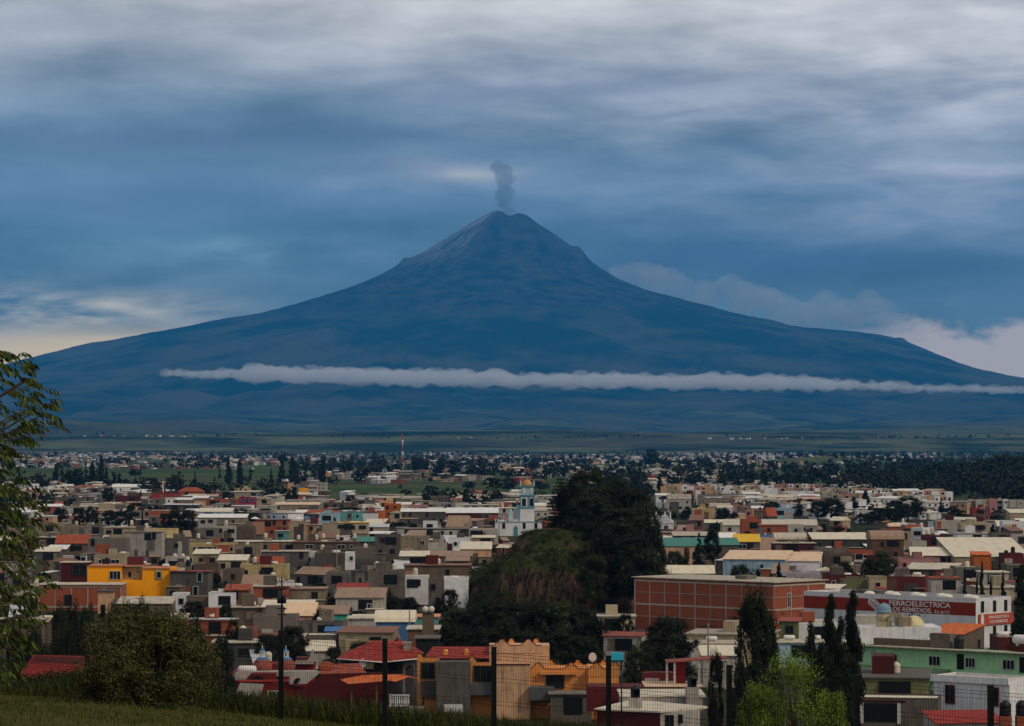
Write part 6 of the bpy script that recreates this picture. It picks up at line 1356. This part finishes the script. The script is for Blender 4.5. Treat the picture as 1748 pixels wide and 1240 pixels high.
# ---- the overgrown mound
def mound():
    d0 = 655.0; cx = X_at(972, d0); nx, ny = 190, 150; xs = np.linspace(-30, 30, nx); ys_ = np.linspace(-24, 24, ny); XX, YY = np.meshgrid(xs, ys_)
    wob = fbm(XX / 7, YY / 7, 4, 51); q = np.sqrt((XX / 18.8) ** 2 + (YY / 19.0) ** 2) + wob * .10 + np.abs(fbm(np.arctan2(YY, XX) * 5, XX * 0 + 2, 3, 61)) * .08
    top = 13.3 + 3.4 * sstep(-22, -8, XX) + fbm(XX / 5, YY / 5, 3, 41) * .7 - 1.2 * sstep(12, 26, XX)
    ZZ = top * (1 - sstep(.45, .98, q) * .42) * (1 - sstep(.98, 1.24, q)) - .3
    gul = fbm(XX / 1.3, YY * .15 + ZZ * .05, 4, 71); ZZ = ZZ + gul * 1.6 * sstep(.7, .85, q) * (1 - sstep(1.05, 1.2, q)); ZZ = np.minimum(ZZ, top + .5)
    m, t, b = new_mat('mound_earth'); geo = t.node('ShaderNodeNewGeometry'); nx_, ny_, nz_ = t.sep(geo.outputs['Normal']); tc_ = t.node('ShaderNodeTexCoord'); v = tc_.outputs['Object']; x_, y_, z_ = t.sep(v)
    cr = t.noise(t.xyz(t.m('MULTIPLY', x_, 1.6), t.m('MULTIPLY', y_, 1.6), t.m('MULTIPLY', z_, .22)), .8, 8, .7, .4); blot = t.noise(v, .25, 5, .6)
    earth = t.mix(t.mr(cr, .38, .66), (0.009, 0.006, 0.004), (0.12, 0.066, 0.040)); veg = t.mix(t.noise(v, 1.5, 5, .7), (0.008, 0.012, 0.003), (0.045, 0.055, 0.010))
    f = t.mr(t.m('ADD', nz_, t.m('MULTIPLY', t.m('SUBTRACT', blot, .5), 1.3)), .45, .75); t.put(b.inputs['Base Color'], t.mix(f, earth, veg)); b.inputs['Roughness'].default_value = 1
    bp = t.node('ShaderNodeBump'); bp.inputs['Distance'].default_value = .5; bp.inputs['Strength'].default_value = .8; t.put(bp.inputs['Height'], cr); t.put(b.inputs['Normal'], bp.outputs[0])
    o = np_grid('mound', np.stack([XX, YY, ZZ], -1), nx, ny, m); o.location = (cx, d0, 0); tag(o, kind='structure')
    # shrubs and grass rooted on it
    L = Leaves(31); L2 = Leaves(32); r = L.r
    zi = lambda x, y: ZZ[int((y + 24) / 48 * (ny - 1)), int((x + 30) / 60 * (nx - 1))]
    for i in range(620):
        x = r.uniform(-22, 22); y = r.uniform(-23, 5); z = zi(x, y)
        if z < .6: continue
        face = z < 11
        if face and -9 < x < 9 and z < 7 and r.random() < .45: continue
        R2 = r.uniform(.6, 2.1) * (.8 if not face else 1.25); tgt = L2 if r.random() < .25 else L
        for j in range(int(150 * R2)):
            dv = Vector((r.gauss(0, 1), r.gauss(0, 1), r.gauss(0, .8))).normalized() * r.random() ** .4; tgt.leaf((cx + x + dv.x * R2, d0 + y + dv.y * R2 - .2, z + dv.z * R2 * (.8 if face else .5)), .30, n=dv)
    o = bpy.data.objects.new('shrubs', L.mesh('shrubs', leaf_mat('foliage_creeper', (0.006, 0.009, 0.003), (0.034, 0.042, 0.010)))); C.objects.link(o); tag(o, 'dark shrubs and creepers covering the overgrown mound', 'shrubs', kind='stuff')
    o = bpy.data.objects.new('shrubs', L2.mesh('shrubs', leaf_mat('foliage_mound', (.03, .05, .008), (.10, .14, .025)))); C.objects.link(o); tag(o, 'lighter green low plants on the overgrown mound', 'shrubs', kind='stuff')
    for i, (px, yt, w_, yy) in enumerate(((1002, 806, 92, 662), (1048, 820, 90, 668), (1078, 838, 84, 660), (1100, 862, 76, 652), (970, 828, 70, 672), (1010, 850, 90, 650), (1060, 870, 96, 642), (1030, 905, 86, 636), (1085, 915, 84, 630), (1110, 940, 64, 628), (1000, 890, 60, 648), (1120, 900, 44, 640), (1015, 950, 60, 628))):
        tree(px, yt, w_ * .9, yy, R_, L_DARK if i % 3 else L_MID, 2, yb=(1045 if px > 1090 else 940) if yt < 900 else 1040, label=None, group='big dark trees on the mound')
    # tiered pine with bare gaps between its whorls
    d = 668.0; x = X_at(957, d); z0 = 14.5; H_ = Z_at(812, d) - z0; e = empty('tiered_pine', (x, d, z0), 0, 'tall tiered pine with gaps between its level branches on the mound', 'tree')
    b = MB(); b.cyl(0, 0, 0, H_, .28, .04, 8); b.build('trunk', BARK, e); L = Leaves(77); r = L.r; bb = MB()
    for k in range(17):
        z = H_ * (.06 + .93 * k / 17); R3 = 4.6 * (1 - k / 17.5) ** .8 + .25
        for q in range(8):
            a = q * .785 + k * .37 + r.uniform(-.15, .15); RR = R3 * r.uniform(.75, 1.1); tip = Vector((RR * math.cos(a), RR * math.sin(a), z + RR * .04 - .1)); bb.tube((0, 0, z), tuple(tip), .04, 4)
            for j in range(int(26 + RR * 34)):
                s_ = r.random() ** .8; p = Vector((0, 0, z)).lerp(tip, .15 + .88 * s_); L.leaf((p.x + r.gauss(0, .16 + .12 * (1 - s_)), p.y + r.gauss(0, .18), p.z + r.gauss(0, .10) + .05), .26, asp=.35)
    bb.build('branches', BARK, e); obj('crown', L.mesh('crown', L_DARK), e)
mound()

# ---- tall dark spire-like tree group in front of the brick block
for px, yt, w_, d, mt in ((1290, 1020, 78, 300, L_DARK), (1262, 1076, 60, 292, L_DARK), (1322, 1082, 50, 295, L_DARK), (1290, 1088, 140, 288, L_DARK), (1258, 1105, 80, 286, L_DARK), (1325, 1108, 84, 284, L_DARK)): tree(px, yt, w_, d, K_ if px != 1290 or w_ > 90 else R_, mt, 2, group='dark tree group before the brick block')
# ---- bright green tree
d = 106.0; tree(1358, 1128, 160, d, R_, L_BRIGHT, 3, yb=1420, label='bright yellow-green young tree inside the fence line, lit and leafy', name='green_tree', group='x')
del TREES[-1][0]['group']
for (px, yt, w_) in ((1295, 1178, 110), (1418, 1190, 90)): tree(px, yt, w_, 108, R_, L_BRIGHT, 2, yb=1400, label=None, group='bright green saplings')

# ---- far woods
def far_trees():
    L = Leaves(5); r = L.r; n = 0; tries = 0
    def one(x, d, w_, h, k, lf):
        z0 = gz1(x, d)
        for j in range(k):
            dv = Vector((r.gauss(0, 1), r.gauss(0, 1), r.gauss(0, 1))).normalized(); rr = r.random() ** .5
            L.leaf((x + dv.x * rr * w_ / 2, d + dv.y * rr * w_ / 2, z0 + h * (.52 + .46 * dv.z * rr)), lf, n=dv, asp=.8)
    while n < 4000 and tries < 60000:
        tries += 1; q = r.random(); d = r.uniform(1350, 2600) if q < .28 else (r.uniform(2600, 5500) if q < .62 else r.uniform(5500, 13000)); px = r.uniform(-160, 1900)
        infield = any(a <= px <= c and e_ <= d <= g for a, c, e_, g in FIELDS)
        if infield and r.random() < .985: continue
        dens = fbm(np.array(px / 90.0 + 50), np.array(math.log(d) * 8), 3, 17); lim = .02
        if px > 1330 and d > 2100: lim = -.5 if d < 4200 else -.1
        if dens < lim: continue
        x = X_at(px, d); w_ = r.uniform(5, 14); h = w_ * r.uniform(.7, 1.5)
        if covers(px - w_ * F / d / 2, px + w_ * F / d / 2, 760 + F * (HC - h) / d, 760 + F * HC / d, d): continue
        one(x, d, w_, h, 46 if d < 2600 else 24, w_ * (.24 if d < 2600 else .36)); n += 1
    o = bpy.data.objects.new('distant_trees', L.mesh('distant_trees', L_DARK)); C.objects.link(o); tag(o, 'dark scattered trees of the far town and plain', 'trees', kind='stuff')
    L = Leaves(6); r = L.r
    for i in range(820):
        if i < 560: d = r.uniform(2060, 2750); px = r.uniform(1610, 1960)
        else: d = r.uniform(2150, 3000); px = r.uniform(1480, 1960)
        x = X_at(px, d)
        if i < 560 and gz1(x, d) < 3 and r.random() < .6: continue
        w_ = r.uniform(8, 16); h = r.uniform(8, 15); z0 = gz1(x, d)
        for j in range(60):
            dv = Vector((r.gauss(0, 1), r.gauss(0, 1), r.gauss(0, 1))).normalized(); rr = r.random() ** .5; L.leaf((x + dv.x * rr * w_ / 2, d + dv.y * rr * w_ / 2, z0 + h * (.52 + .46 * dv.z * rr)), w_ * .2, n=dv, asp=.8)
    o = bpy.data.objects.new('forest', L.mesh('forest', L_DARK)); C.objects.link(o); tag(o, 'dark wood covering the low rise beyond the town', 'forest', kind='stuff')
far_trees()

# ================================================================ masts and poles
def mast():
    d = 3600.0; h = Z_at(741, d); e = empty('radio_mast', (X_at(687, d), d, 0), 0, 'tall red and white striped radio mast above the far houses', 'mast')
    rw = [plain('mast_red', (.42, .05, .04)), plain('mast_white', (.70, .68, .66))]; n = 7
    for k in range(n):
        b = MB(); z0, z1 = h * k / n, h * (k + 1) / n; w0, w1 = 1.5 - 1.1 * k / n, 1.5 - 1.1 * (k + 1) / n
        for i in range(3):
            a = i * 2.094; c = (i + 1) * 2.094; b.tube((w0 * math.cos(a), w0 * math.sin(a), z0), (w1 * math.cos(a), w1 * math.sin(a), z1), .32, 5)
            b.tube((w0 * math.cos(a), w0 * math.sin(a), z0), (w1 * math.cos(c), w1 * math.sin(c), z1), .18, 4); b.tube((w0 * math.cos(a), w0 * math.sin(a), z0), (w0 * math.cos(c), w0 * math.sin(c), z0), .18, 4)
        b.build('section', rw[k % 2], e)
mast()
def pole(px, yt, h, label, arms=1, transf=False, r=.16, mat=None, name='utility_pole'):
    d = F * (HC - h) / (yt - 760.0); e = empty(name, (X_at(px, d), d, -.2), 0, label, 'utility pole', 'utility poles of the town')
    b = MB(); b.cyl(0, 0, 0, h + .2, r, r * .6, 8); b.build('pole', mat or POLE, e)
    for k in range(arms):
        b = MB(); z = h - .35 - k * 1.1; b.box(-1.15, -.06, z, 1.15, .06, z + .12)
        for x in (-1.05, -.4, .4, 1.05): b.lathe(x, 0, [(.05, z + .12), (.09, z + .2), (.05, z + .3), (.02, z + .36)], 6)
        b.build('crossarm', STEEL, e)
    if transf:
        for x in (-.42, .42):
            b = MB(); b.cyl(x, -.3, h - 4.2, h - 2.9, .36, .36, 10); b.cyl(x, -.3, h - 2.9, h - 2.65, .1, .07, 6); b.build('transformer', STEEL, e)
        for z in (h - 1.9, h - 5.2, h - 6.2): b = MB(); b.box(-.8, -.2, z, .8, .02, z + .2); b.build('bracket', STEEL, e)
    return e
pole(481, 986, 12.5, 'tall dark utility pole carrying two transformers above the cream roofs', 2, True, .22, STEEL)
pole(1209, 1064, 9.5, 'slim grey utility pole with one crossarm before the round dark tree', 1); pole(1557, 1046, 9.5, 'dark utility pole with a crossarm in front of the hardware warehouse', 1, r=.2, mat=STEEL)
pole(243, 851, 12, 'dark pole topped by a pale crossarm among the round trees', 1, False, .42, STEEL); pole(655, 868, 10, 'thin pale pole standing before the bright orange-red tall shop', 0)
pole(118, 872, 9, 'thin pale pole among the round trees by the branches', 0); pole(329, 856, 10, 'thin dark pole over the long grey-white sheet roof', 0, mat=STEEL); pole(1144, 905, 9, 'thin pale pole at the white scalloped chapel', 0)
pole(394, 992, 8, 'short dark pole behind the white balustrade house', 0, mat=STEEL); pole(1397, 893, 9, 'thin pale pole before the dark trees of the housing estate', 0); pole(575, 940, 8, 'thin pale pole among the rooftop tanks', 0); pole(447, 927, 8, 'thin grey pole beside the long dark block wall', 0)
pole(699, 1040, 8, 'slim pale pole beside the tank tower', 0); pole(1560, 892, 9, 'thin pole by the white stepped tower block', 0); pole(852, 893, 9, 'dark thin pole at the corner of the blue tower church', 0, mat=STEEL)
for i in range(24):
    d = math.sqrt(TR.uniform(430 ** 2, 1150 ** 2)); px = TR.uniform(60, 1740); h = TR.uniform(7.5, 9.5)
    if covers(px - 2, px + 2, 760 + F * (HC - h) / d, 760 + F * (HC - h * .4) / d, d): continue
    e = pole(px, 760 + F * (HC - h) / d, h, None, TR.choice([0, 1, 1]), mat=TR.choice([POLE, STEEL])); TREES.append((e, 'pole', POLE, px, 760 + F * (HC - h) / d, d, 10, True))
# tank tower by the brown wall
e = empty('tank_tower', (X_at(731, 470), 470, 0), 0, 'pale horizontal tanks on a brick tower between dark trees', 'tank tower'); zt = Z_at(1046, 470)
b = MB(); b.box(-.9, -.6, -.2, .9, .6, zt); b.build('tower', wm('tan'), e)
for x in (-.45, .5): b = MB(); b.capsule((x, -.9, zt + .5), (x, .9, zt + .5), .48); b.build('gas_tank', TANKW, e)
# small turquoise tank on its black stand
e = empty('turquoise_tank', (X_at(1053, 330), 330, 0), 0, 'turquoise square tank on a black stand beside the orange villa', 'water tank'); zt = Z_at(1127, 330)
b = MB(); b.box(-1.0, -.5, zt - .15, .75, .6, zt); b.build('platform', STEEL, e)
for x in (-.8, .5): b = MB(); b.tube((x, 0, -.2), (x, 0, zt - .1), .09, 6); b.build('leg', STEEL, e)
b = MB(); b.prism([(-.62, -.4), (.62, -.4), (.7, .5), (-.5, .5)], zt + .002, zt + .72); b.box(-.5, -.3, zt + .72, .5, .35, zt + .82); b.build('tank', plain('tank_turquoise', (.03, .42, .55), .5), e)

# ================================================================ fence along the crest
D0, bb_, aa_ = 66.0, 1.57, 2.33
e = empty('mesh_fence', (0, 60, 28), 0, 'black welded wire mesh fence with square steel posts along the grassy crest', 'fence')
FP = []
for t_i in range(-3, 8):
    d = D0 - bb_ * t_i; x = -.0763 * D0 + aa_ * t_i; FP.append((x, d, 30.94 - .075 * t_i))
wire = plain('fence_wire', (.003, .005, .004), .8)
for i, (x, d, z) in enumerate(FP):
    b = MB(); b.box(x - .055, d - 60 - .055, z - 28 - 2.4, x + .055, d - 60 + .055, z - 28); b.box(x - .06, d - 60 - .06, z - 28, x + .06, d - 60 + .06, z - 28 + .02); b.build('post', wire, e)
for (x0, d0, z0), (x1, d1, z1) in zip(FP[:-1], FP[1:]):
    b = MB(); n = 46; P = lambda u, dz: (x0 + (x1 - x0) * u, d0 + (d1 - d0) * u - 60 - .06, z0 + (z1 - z0) * u - 28 + dz)
    for k in range(1, n): b.tube(P(k / n, -2.0), P(k / n, -.08), .0034, 3)
    for dz in (-.10, -.16, -.24, -.62, -.70, -1.1, -1.18, -1.55, -1.62, -1.95): b.tube(P(0, dz), P(1, dz), .0042, 3)
    b.build('mesh_panel', wire, e)

# ================================================================ grass, weeds, bush, overhanging branches
def grass():
    r = random.Random(3); vs = []; fs = []; vs2 = []; fs2 = []
    def blade(V, Fs, x, y, h, w_):
        z = gz1(x, y) - .02; a = r.uniform(0, 3.14); lx, ly = r.gauss(0, .3) * h, r.gauss(0, .3) * h; dx_, dy_ = math.cos(a) * w_, math.sin(a) * w_; k = len(V)
        V += [(x - dx_, y - dy_, z), (x + dx_, y + dy_, z), (x + lx * .5 + dx_ * .7, y + ly * .5 + dy_ * .7, z + h * .6), (x + lx * .5 - dx_ * .7, y + ly * .5 - dy_ * .7, z + h * .6), (x + lx, y + ly, z + h)]
        Fs += [(k, k + 1, k + 2, k + 3), (k + 3, k + 2, k + 4)]
    for i in range(34000):
        y = r.uniform(48, 74); x = X_at(r.uniform(-60, 1300), y); blade(vs, fs, x, y, r.uniform(.04, .13), .010)
    for i in range(30000):                 # tall weeds on and behind the crest
        px = r.uniform(-40, 1330); y = r.uniform(67, 75) - max(0, px - 500) * .006; x = X_at(px, y); k = .5 + .5 * float(vnoise(np.array(x * 1.3), np.array(y * .4), 8)); blade(vs2, fs2, x, y, r.uniform(.15, .62) * k + (.12 if px > 420 else 0), .013)
    for nm_, V, Fs, c0, c1, lb in (('grass', vs, fs, (.016, .018, .003), (.080, .077, .010), 'short olive grass on the near slope'), ('weeds', vs2, fs2, (.007, .013, .002), (.06, .072, .010), 'tall green weeds along the fence line')):
        me = bpy.data.meshes.new(nm_); me.from_pydata(V, [], Fs); me.materials.append(leaf_mat('blades_' + nm_, c0, c1)); me.update(); o = bpy.data.objects.new(nm_, me); C.objects.link(o); tag(o, lb, nm_, kind='stuff')
grass()
def undergrowth():
    L = Leaves(55); r = L.r
    for i in range(110):
        px = r.choice([r.uniform(60, 470), r.uniform(-20, 200), r.uniform(90, 400)]); y = r.uniform(68, 73); x = X_at(px, y); z = gz1(x, y); R2 = r.uniform(.18, .46)
        for j in range(int(420 * R2 / .3)):
            dv = Vector((r.gauss(0, 1), r.gauss(0, 1), r.gauss(0, 1))).normalized() * r.random() ** .4; L.leaf((x + dv.x * R2 * 1.4, y + dv.y * R2, z + R2 * .6 + dv.z * R2 * .9), .06, n=dv)
    o = bpy.data.objects.new('undergrowth', L.mesh('undergrowth', leaf_mat('foliage_under', (.004, .007, .002), (.028, .038, .008)))); C.objects.link(o); tag(o, 'dark green undergrowth at the foot of the olive bush', 'undergrowth', kind='stuff')
undergrowth()
def bush():
    d = 65.0; x0 = X_at(248, d); z0 = gz1(x0, d) - .05; e = empty('olive_bush', (x0, d, z0), 0, 'large rounded olive-brown bush on the grassy crest', 'bush'); L = Leaves(91); r = L.r; cl = []
    W2, H2 = 1.56, 2.05
    for i in range(150):
        a = r.uniform(0, 6.28); z = r.uniform(.12, 1.0); R2 = W2 * (max(.1, 1 - (max(0, z - .42) / .62) ** 2.2)) ** .5 * r.uniform(.55, 1.0) * (1 if z > .3 else .75 + z * .8); cl.append((R2 * math.cos(a), R2 * .8 * math.sin(a), z * H2, r.uniform(.14, .42)))
    for (x, y, z, q) in cl:
        k0 = len(L.v); w0 = q * .5; L.v += [(x * .8 - w0, y * .8, z), (x * .8 + w0, y * .8, z), (x * .8, y * .8 - w0, z), (x * .8, y * .8 + w0, z), (x * .8, y * .8, max(.01, z - w0)), (x * .8, y * .8, min(H2 * .9, z + w0 * .6))]
        L.f += [tuple(k0 + i for i in t_) for t_ in ((0, 2, 5), (2, 1, 5), (1, 3, 5), (3, 0, 5), (2, 0, 4), (1, 2, 4), (3, 1, 4), (0, 3, 4))]
        for j in range(int(2300 * q * q) + 40):
            dv = Vector((r.gauss(0, 1), r.gauss(0, 1), r.gauss(0, 1))).normalized() * r.random() ** .45; L.leaf((x + dv.x * q, y + dv.y * q, max(.02, z + dv.z * q)), .052, n=dv, asp=.5)
    for i in range(150):
        a = r.uniform(0, 6.28); u = r.uniform(.3, 1.0); z = H2 * (1 - .5 * u * u) * r.uniform(.85, 1.0); dv = Vector((math.cos(a) * u * .8, math.sin(a) * u * .6, 1)).normalized(); p = Vector((W2 * u * math.cos(a), W2 * .8 * u * math.sin(a), z))
        for j in range(16): q = p + dv * (j * .022) + Vector((r.gauss(0, .02), r.gauss(0, .02), 0)); L.leaf(tuple(q), .05, asp=.45)
    obj('crown', L.mesh('crown', L_OLIVE), e); b = MB()
    for i in range(26): a = i * .7; p = (0.12 * math.cos(a), .12 * math.sin(a), 0); q = (W2 * .7 * math.cos(a) * r.uniform(.4, 1), .9 * math.sin(a) * r.uniform(.4, 1), H2 * r.uniform(.6, .98)); b.tube(p, q, .018, 5)
    b.build('stems', BARK, e)
bush()
def near_tree():
    d = 40.0; x0 = X_at(-210, d); z0 = gz1(x0, d) - .1; e = empty('overhanging_tree', (x0, d, z0), 0, 'drooping leafy branches of a near tree framing the view', 'tree'); L = Leaves(123); r = L.r; b = MB()
    rows = [(606, 30), (625, 62), (650, 98), (690, 104), (735, 104), (760, 70), (790, 40), (815, 30), (835, 60), (860, 74), (900, 70), (960, 76), (1000, 96), (1050, 84), (1100, 70), (1150, 40), (1185, 10)]
    wid = lambda y: float(np.interp(y, [q[0] for q in rows], [q[1] for q in rows]))
    tx = X_at(-150, d) - x0
    b.tube((0, 0, 0), (.15, 0, 2.2), .17, 8); b.tube((.15, 0, 2.2), (.25, 0, 4.0), .12, 8); b.tube((.25, 0, 4.0), (.5, .1, 6.6 - 1.2), .07, 7)
    def frond(p, dirv, n, ls):
        """a pinnate leaf: paired drooping leaflets along a curved rib"""
        p = Vector(p); dv = Vector(dirv).normalized(); pts = [p.copy()]
        for k in range(n):
            dv = (dv + Vector((0, 0, -.13))).normalized(); p = p + dv * ls * .42; pts.append(p.copy()); side = dv.cross(Vector((0, 0, 1))).normalized()
            for s_ in (-1, 1):
                ld = (side * s_ * .8 + dv * .55 + Vector((r.gauss(0, .15), r.gauss(0, .15), -.75))).normalized(); w_ = ld.cross(Vector((r.gauss(0, 1), r.gauss(0, 1), r.gauss(0, .4)))).normalized(); q = ls * r.uniform(.8, 1.15); k0 = len(L.v)
                for (u, v_) in ((0, 0), (.3, -.15), (.62, -.13), (1, 0), (.62, .13), (.3, .15)): L.v.append(tuple(p + ld * u * q + w_ * v_ * q + Vector((0, 0, -.10 * u * u * q))))
                L.f.append(tuple(range(k0, k0 + 6)))
        for a_, c_ in zip(pts[:-1], pts[1:]): b.tube(tuple(a_), tuple(c_), .0035, 3)
    n = 0
    while n < 470:
        py = r.uniform(604, 1180); w_ = wid(py) + r.gauss(0, 5); px = w_ - abs(r.gauss(0, .42)) * (w_ + 60) - 12
        if px < -150: continue
        if r.random() < .25 and 770 < py < 830: continue
        dd = r.uniform(-1.0, 1.0); x = X_at(px, d) - x0; z = Z_at(py, d) - z0; a = r.uniform(-.9, .9)
        frond((x - .14, dd, z + .07), (math.cos(a), math.sin(a), r.uniform(-.1, .5)), r.choice([3, 4, 5]), r.uniform(.09, .135)); n += 1
        if n % 9 == 0: b.tube((tx * .2 + .3, dd * .2, max(1.5, z - .9)), (x - .14, dd, z + .07), .010, 4)
    obj('crown', L.mesh('crown', L_BRANCH), e); b.build('trunk', BARK, e)
near_tree()

# ================================================================ labels that single things out by look and landmark
LM = [(220, 990, 'the orange-yellow corner house'), (900, 870, 'the blue bell tower'), (665, 868, 'the orange-red shop'), (421, 858, 'the magenta house'), (600, 880, 'the turquoise house'), (1200, 1035, 'the brick block'),
      (1560, 1040, 'the hardware warehouse'), (1276, 923, 'the yellow canopy'), (1695, 942, 'the wide cream roof'), (243, 872, 'the dark crossarm pole'), (481, 1020, 'the transformer pole'), (905, 960, 'the overgrown mound'), (662, 940, 'the tall concrete block'),
      (1515, 930, 'the curved-roof hall'), (1350, 917, 'the curved membrane hall'), (1128, 888, 'the scalloped chapel'), (1600, 1120, 'the mint green house'), (687, 770, 'the striped mast'), (50, 838, 'the many-windowed white house'), (640, 1112, 'the red hipped roof'),
      (1112, 820, 'the red and orange tall house'), (1571, 900, 'the white stepped tower'), (182, 935, 'the grey block apartments'), (330, 870, 'the long grey-white roof'), (248, 1120, 'the olive bush'), (880, 1160, 'the orange villa'), (440, 1130, 'the red dome house'),
      (725, 1000, 'the two white houses by the mound'), (560, 935, 'the row of rooftop tanks'), (1125, 1205, 'the maroon block'), (957, 860, 'the tiered pine'), (1352, 1180, 'the bright green tree'), (1268, 862, 'the pink and red house')]
ORD = ['first', 'second', 'third', 'fourth', 'fifth', 'sixth', 'seventh', 'eighth', 'ninth', 'tenth', 'eleventh', 'twelfth', 'thirteenth', 'fourteenth', 'fifteenth', 'sixteenth', 'seventeenth', 'eighteenth', 'nineteenth', 'twentieth'] + ['number %d' % i for i in range(21, 90)]
def near_lm(px, py):
    c = [(math.hypot(px - a, (py - b) * 2.2), n) for a, b, n in LM]; return min(c)
ROOFW = dict(flat='flat-roofed', slab='slab-roofed', lean='sheet-roofed', gable='gabled', side='gabled', hip='hip-roofed', barrel='vaulted', arch='vaulted')
groups = {}
for (e, wl, st, rf, rmt, tk, px, py, d, auto, W) in HOUSES:
    if not auto: continue
    c = {'brick': 'bare brick', 'brickgrey': 'grey block', 'offwhite': 'off-white', 'concrete': 'stained concrete', 'darkgrey': 'dark grey', 'skyblue': 'pale blue'}.get(wl, wl)
    ex = '' if not tk else (' with black tank' if 'b' in tk else (' with gas tank' if 'g' in tk else ' with cream tank'))
    if e.get('group', '').startswith('row'): e['category'] = 'row house'; desc = 'small %s %s row house%s' % (c, ('two-storey' if st == 2 else 'tall'), ex)
    elif e['category'] == 'wall': desc = 'low %s yard wall' % c
    elif e['category'] == 'shed': desc = 'small %s shed with %s roof' % (c, {'lean': 'sloping sheet', 'flat': 'flat', 'slab': 'flat', 'gable': 'gabled'}.get(rf, 'sheet'))
    else: desc = '%s %s-storey %s house%s' % (c, {1: 'one', 2: 'two', 3: 'three'}.get(st, 'four'), ROOFW[rf], ex)
    dist, lm = near_lm(px, py); groups.setdefault((desc, lm), []).append((dist, e))
KW = {'round': 'broadleaf tree', 'cypress': 'columnar cypress', 'conifer': 'pointed conifer', 'umbrella': 'flat-topped tree'}
for (e, kind, mat, px, py, d, w_, auto) in TREES:
    if not auto: continue
    tone = {'foliage_mid': 'mid green', 'foliage_bright': 'bright green', 'foliage_reddish': 'dark reddish'}.get(mat.name, 'dark'); tk_ = e.get('category') == 'shrub'
    sz = 'small' if w_ < 16 else ('large' if w_ > 44 else 'medium')
    if kind == 'pole': dist, lm = near_lm(px, py); groups.setdefault(('thin utility pole among the roofs', lm), []).append((dist, e)); continue
    dist, lm = near_lm(px, py + 8); groups.setdefault(('%s %s %s' % (sz, tone, 'yard shrub' if tk_ else KW[kind]), lm), []).append((dist, e))
for (desc, lm), v in groups.items():
    v.sort(key=lambda q: q[0])
    for i, (dist, e) in enumerate(v):
        e['label'] = ('%s close to %s' % (desc, lm)) if len(v) == 1 else '%s, %s one counted from %s' % (desc, ORD[i], lm)
print('TREES', len(TREES), collections.Counter(q[0]['category'] for q in TREES))
import re
FIX = [(r'\bat far left\b', 'by the drooping branches'), (r'\bon the left side\b', 'towards the drooping branches'), (r'\bon the left\b', 'towards the drooping branches'), (r'\bat left\b', 'towards the drooping branches'), (r'\bat the right edge\b', 'by the picture edge'),
       (r'\b(in the|at) lower right\b', 'in the lower corner'), (r'\bat the lower right corner\b', 'in the lower corner'), (r'\bon its left\b', 'on its near side'), (r'\bat the right\b', 'towards the church'), (r'\bon the right\b', 'beyond the warehouse'),
       (r'\b(in|of) the right (half|middle distance)\b', 'beyond the mound'), (r'\bsloping down to the right\b', 'sloping down'), (r'\bleft of centre right\b', 'beyond the mound'), (r'\bfrom the left\b', 'counted from the magenta house'), (r'\bleftmost\b', 'outermost'), (r'\bright flank\b', 'lower flank'), (r'\b(right|left) of\b', 'beside'), (r'\bcontinuing right\b', 'continuing'), (r'\bjust beside\b', 'beside'), (r'\b(left|right)\b', 'side')]
for o in bpy.data.objects:
    lb = o.get('label')
    if lb:
        for a, b_ in FIX: lb = re.sub(a, b_, lb)
        wds = lb.split()
        o['label'] = ' '.join(wds[:16])
    if o.get('group') == 'x': del o['group']
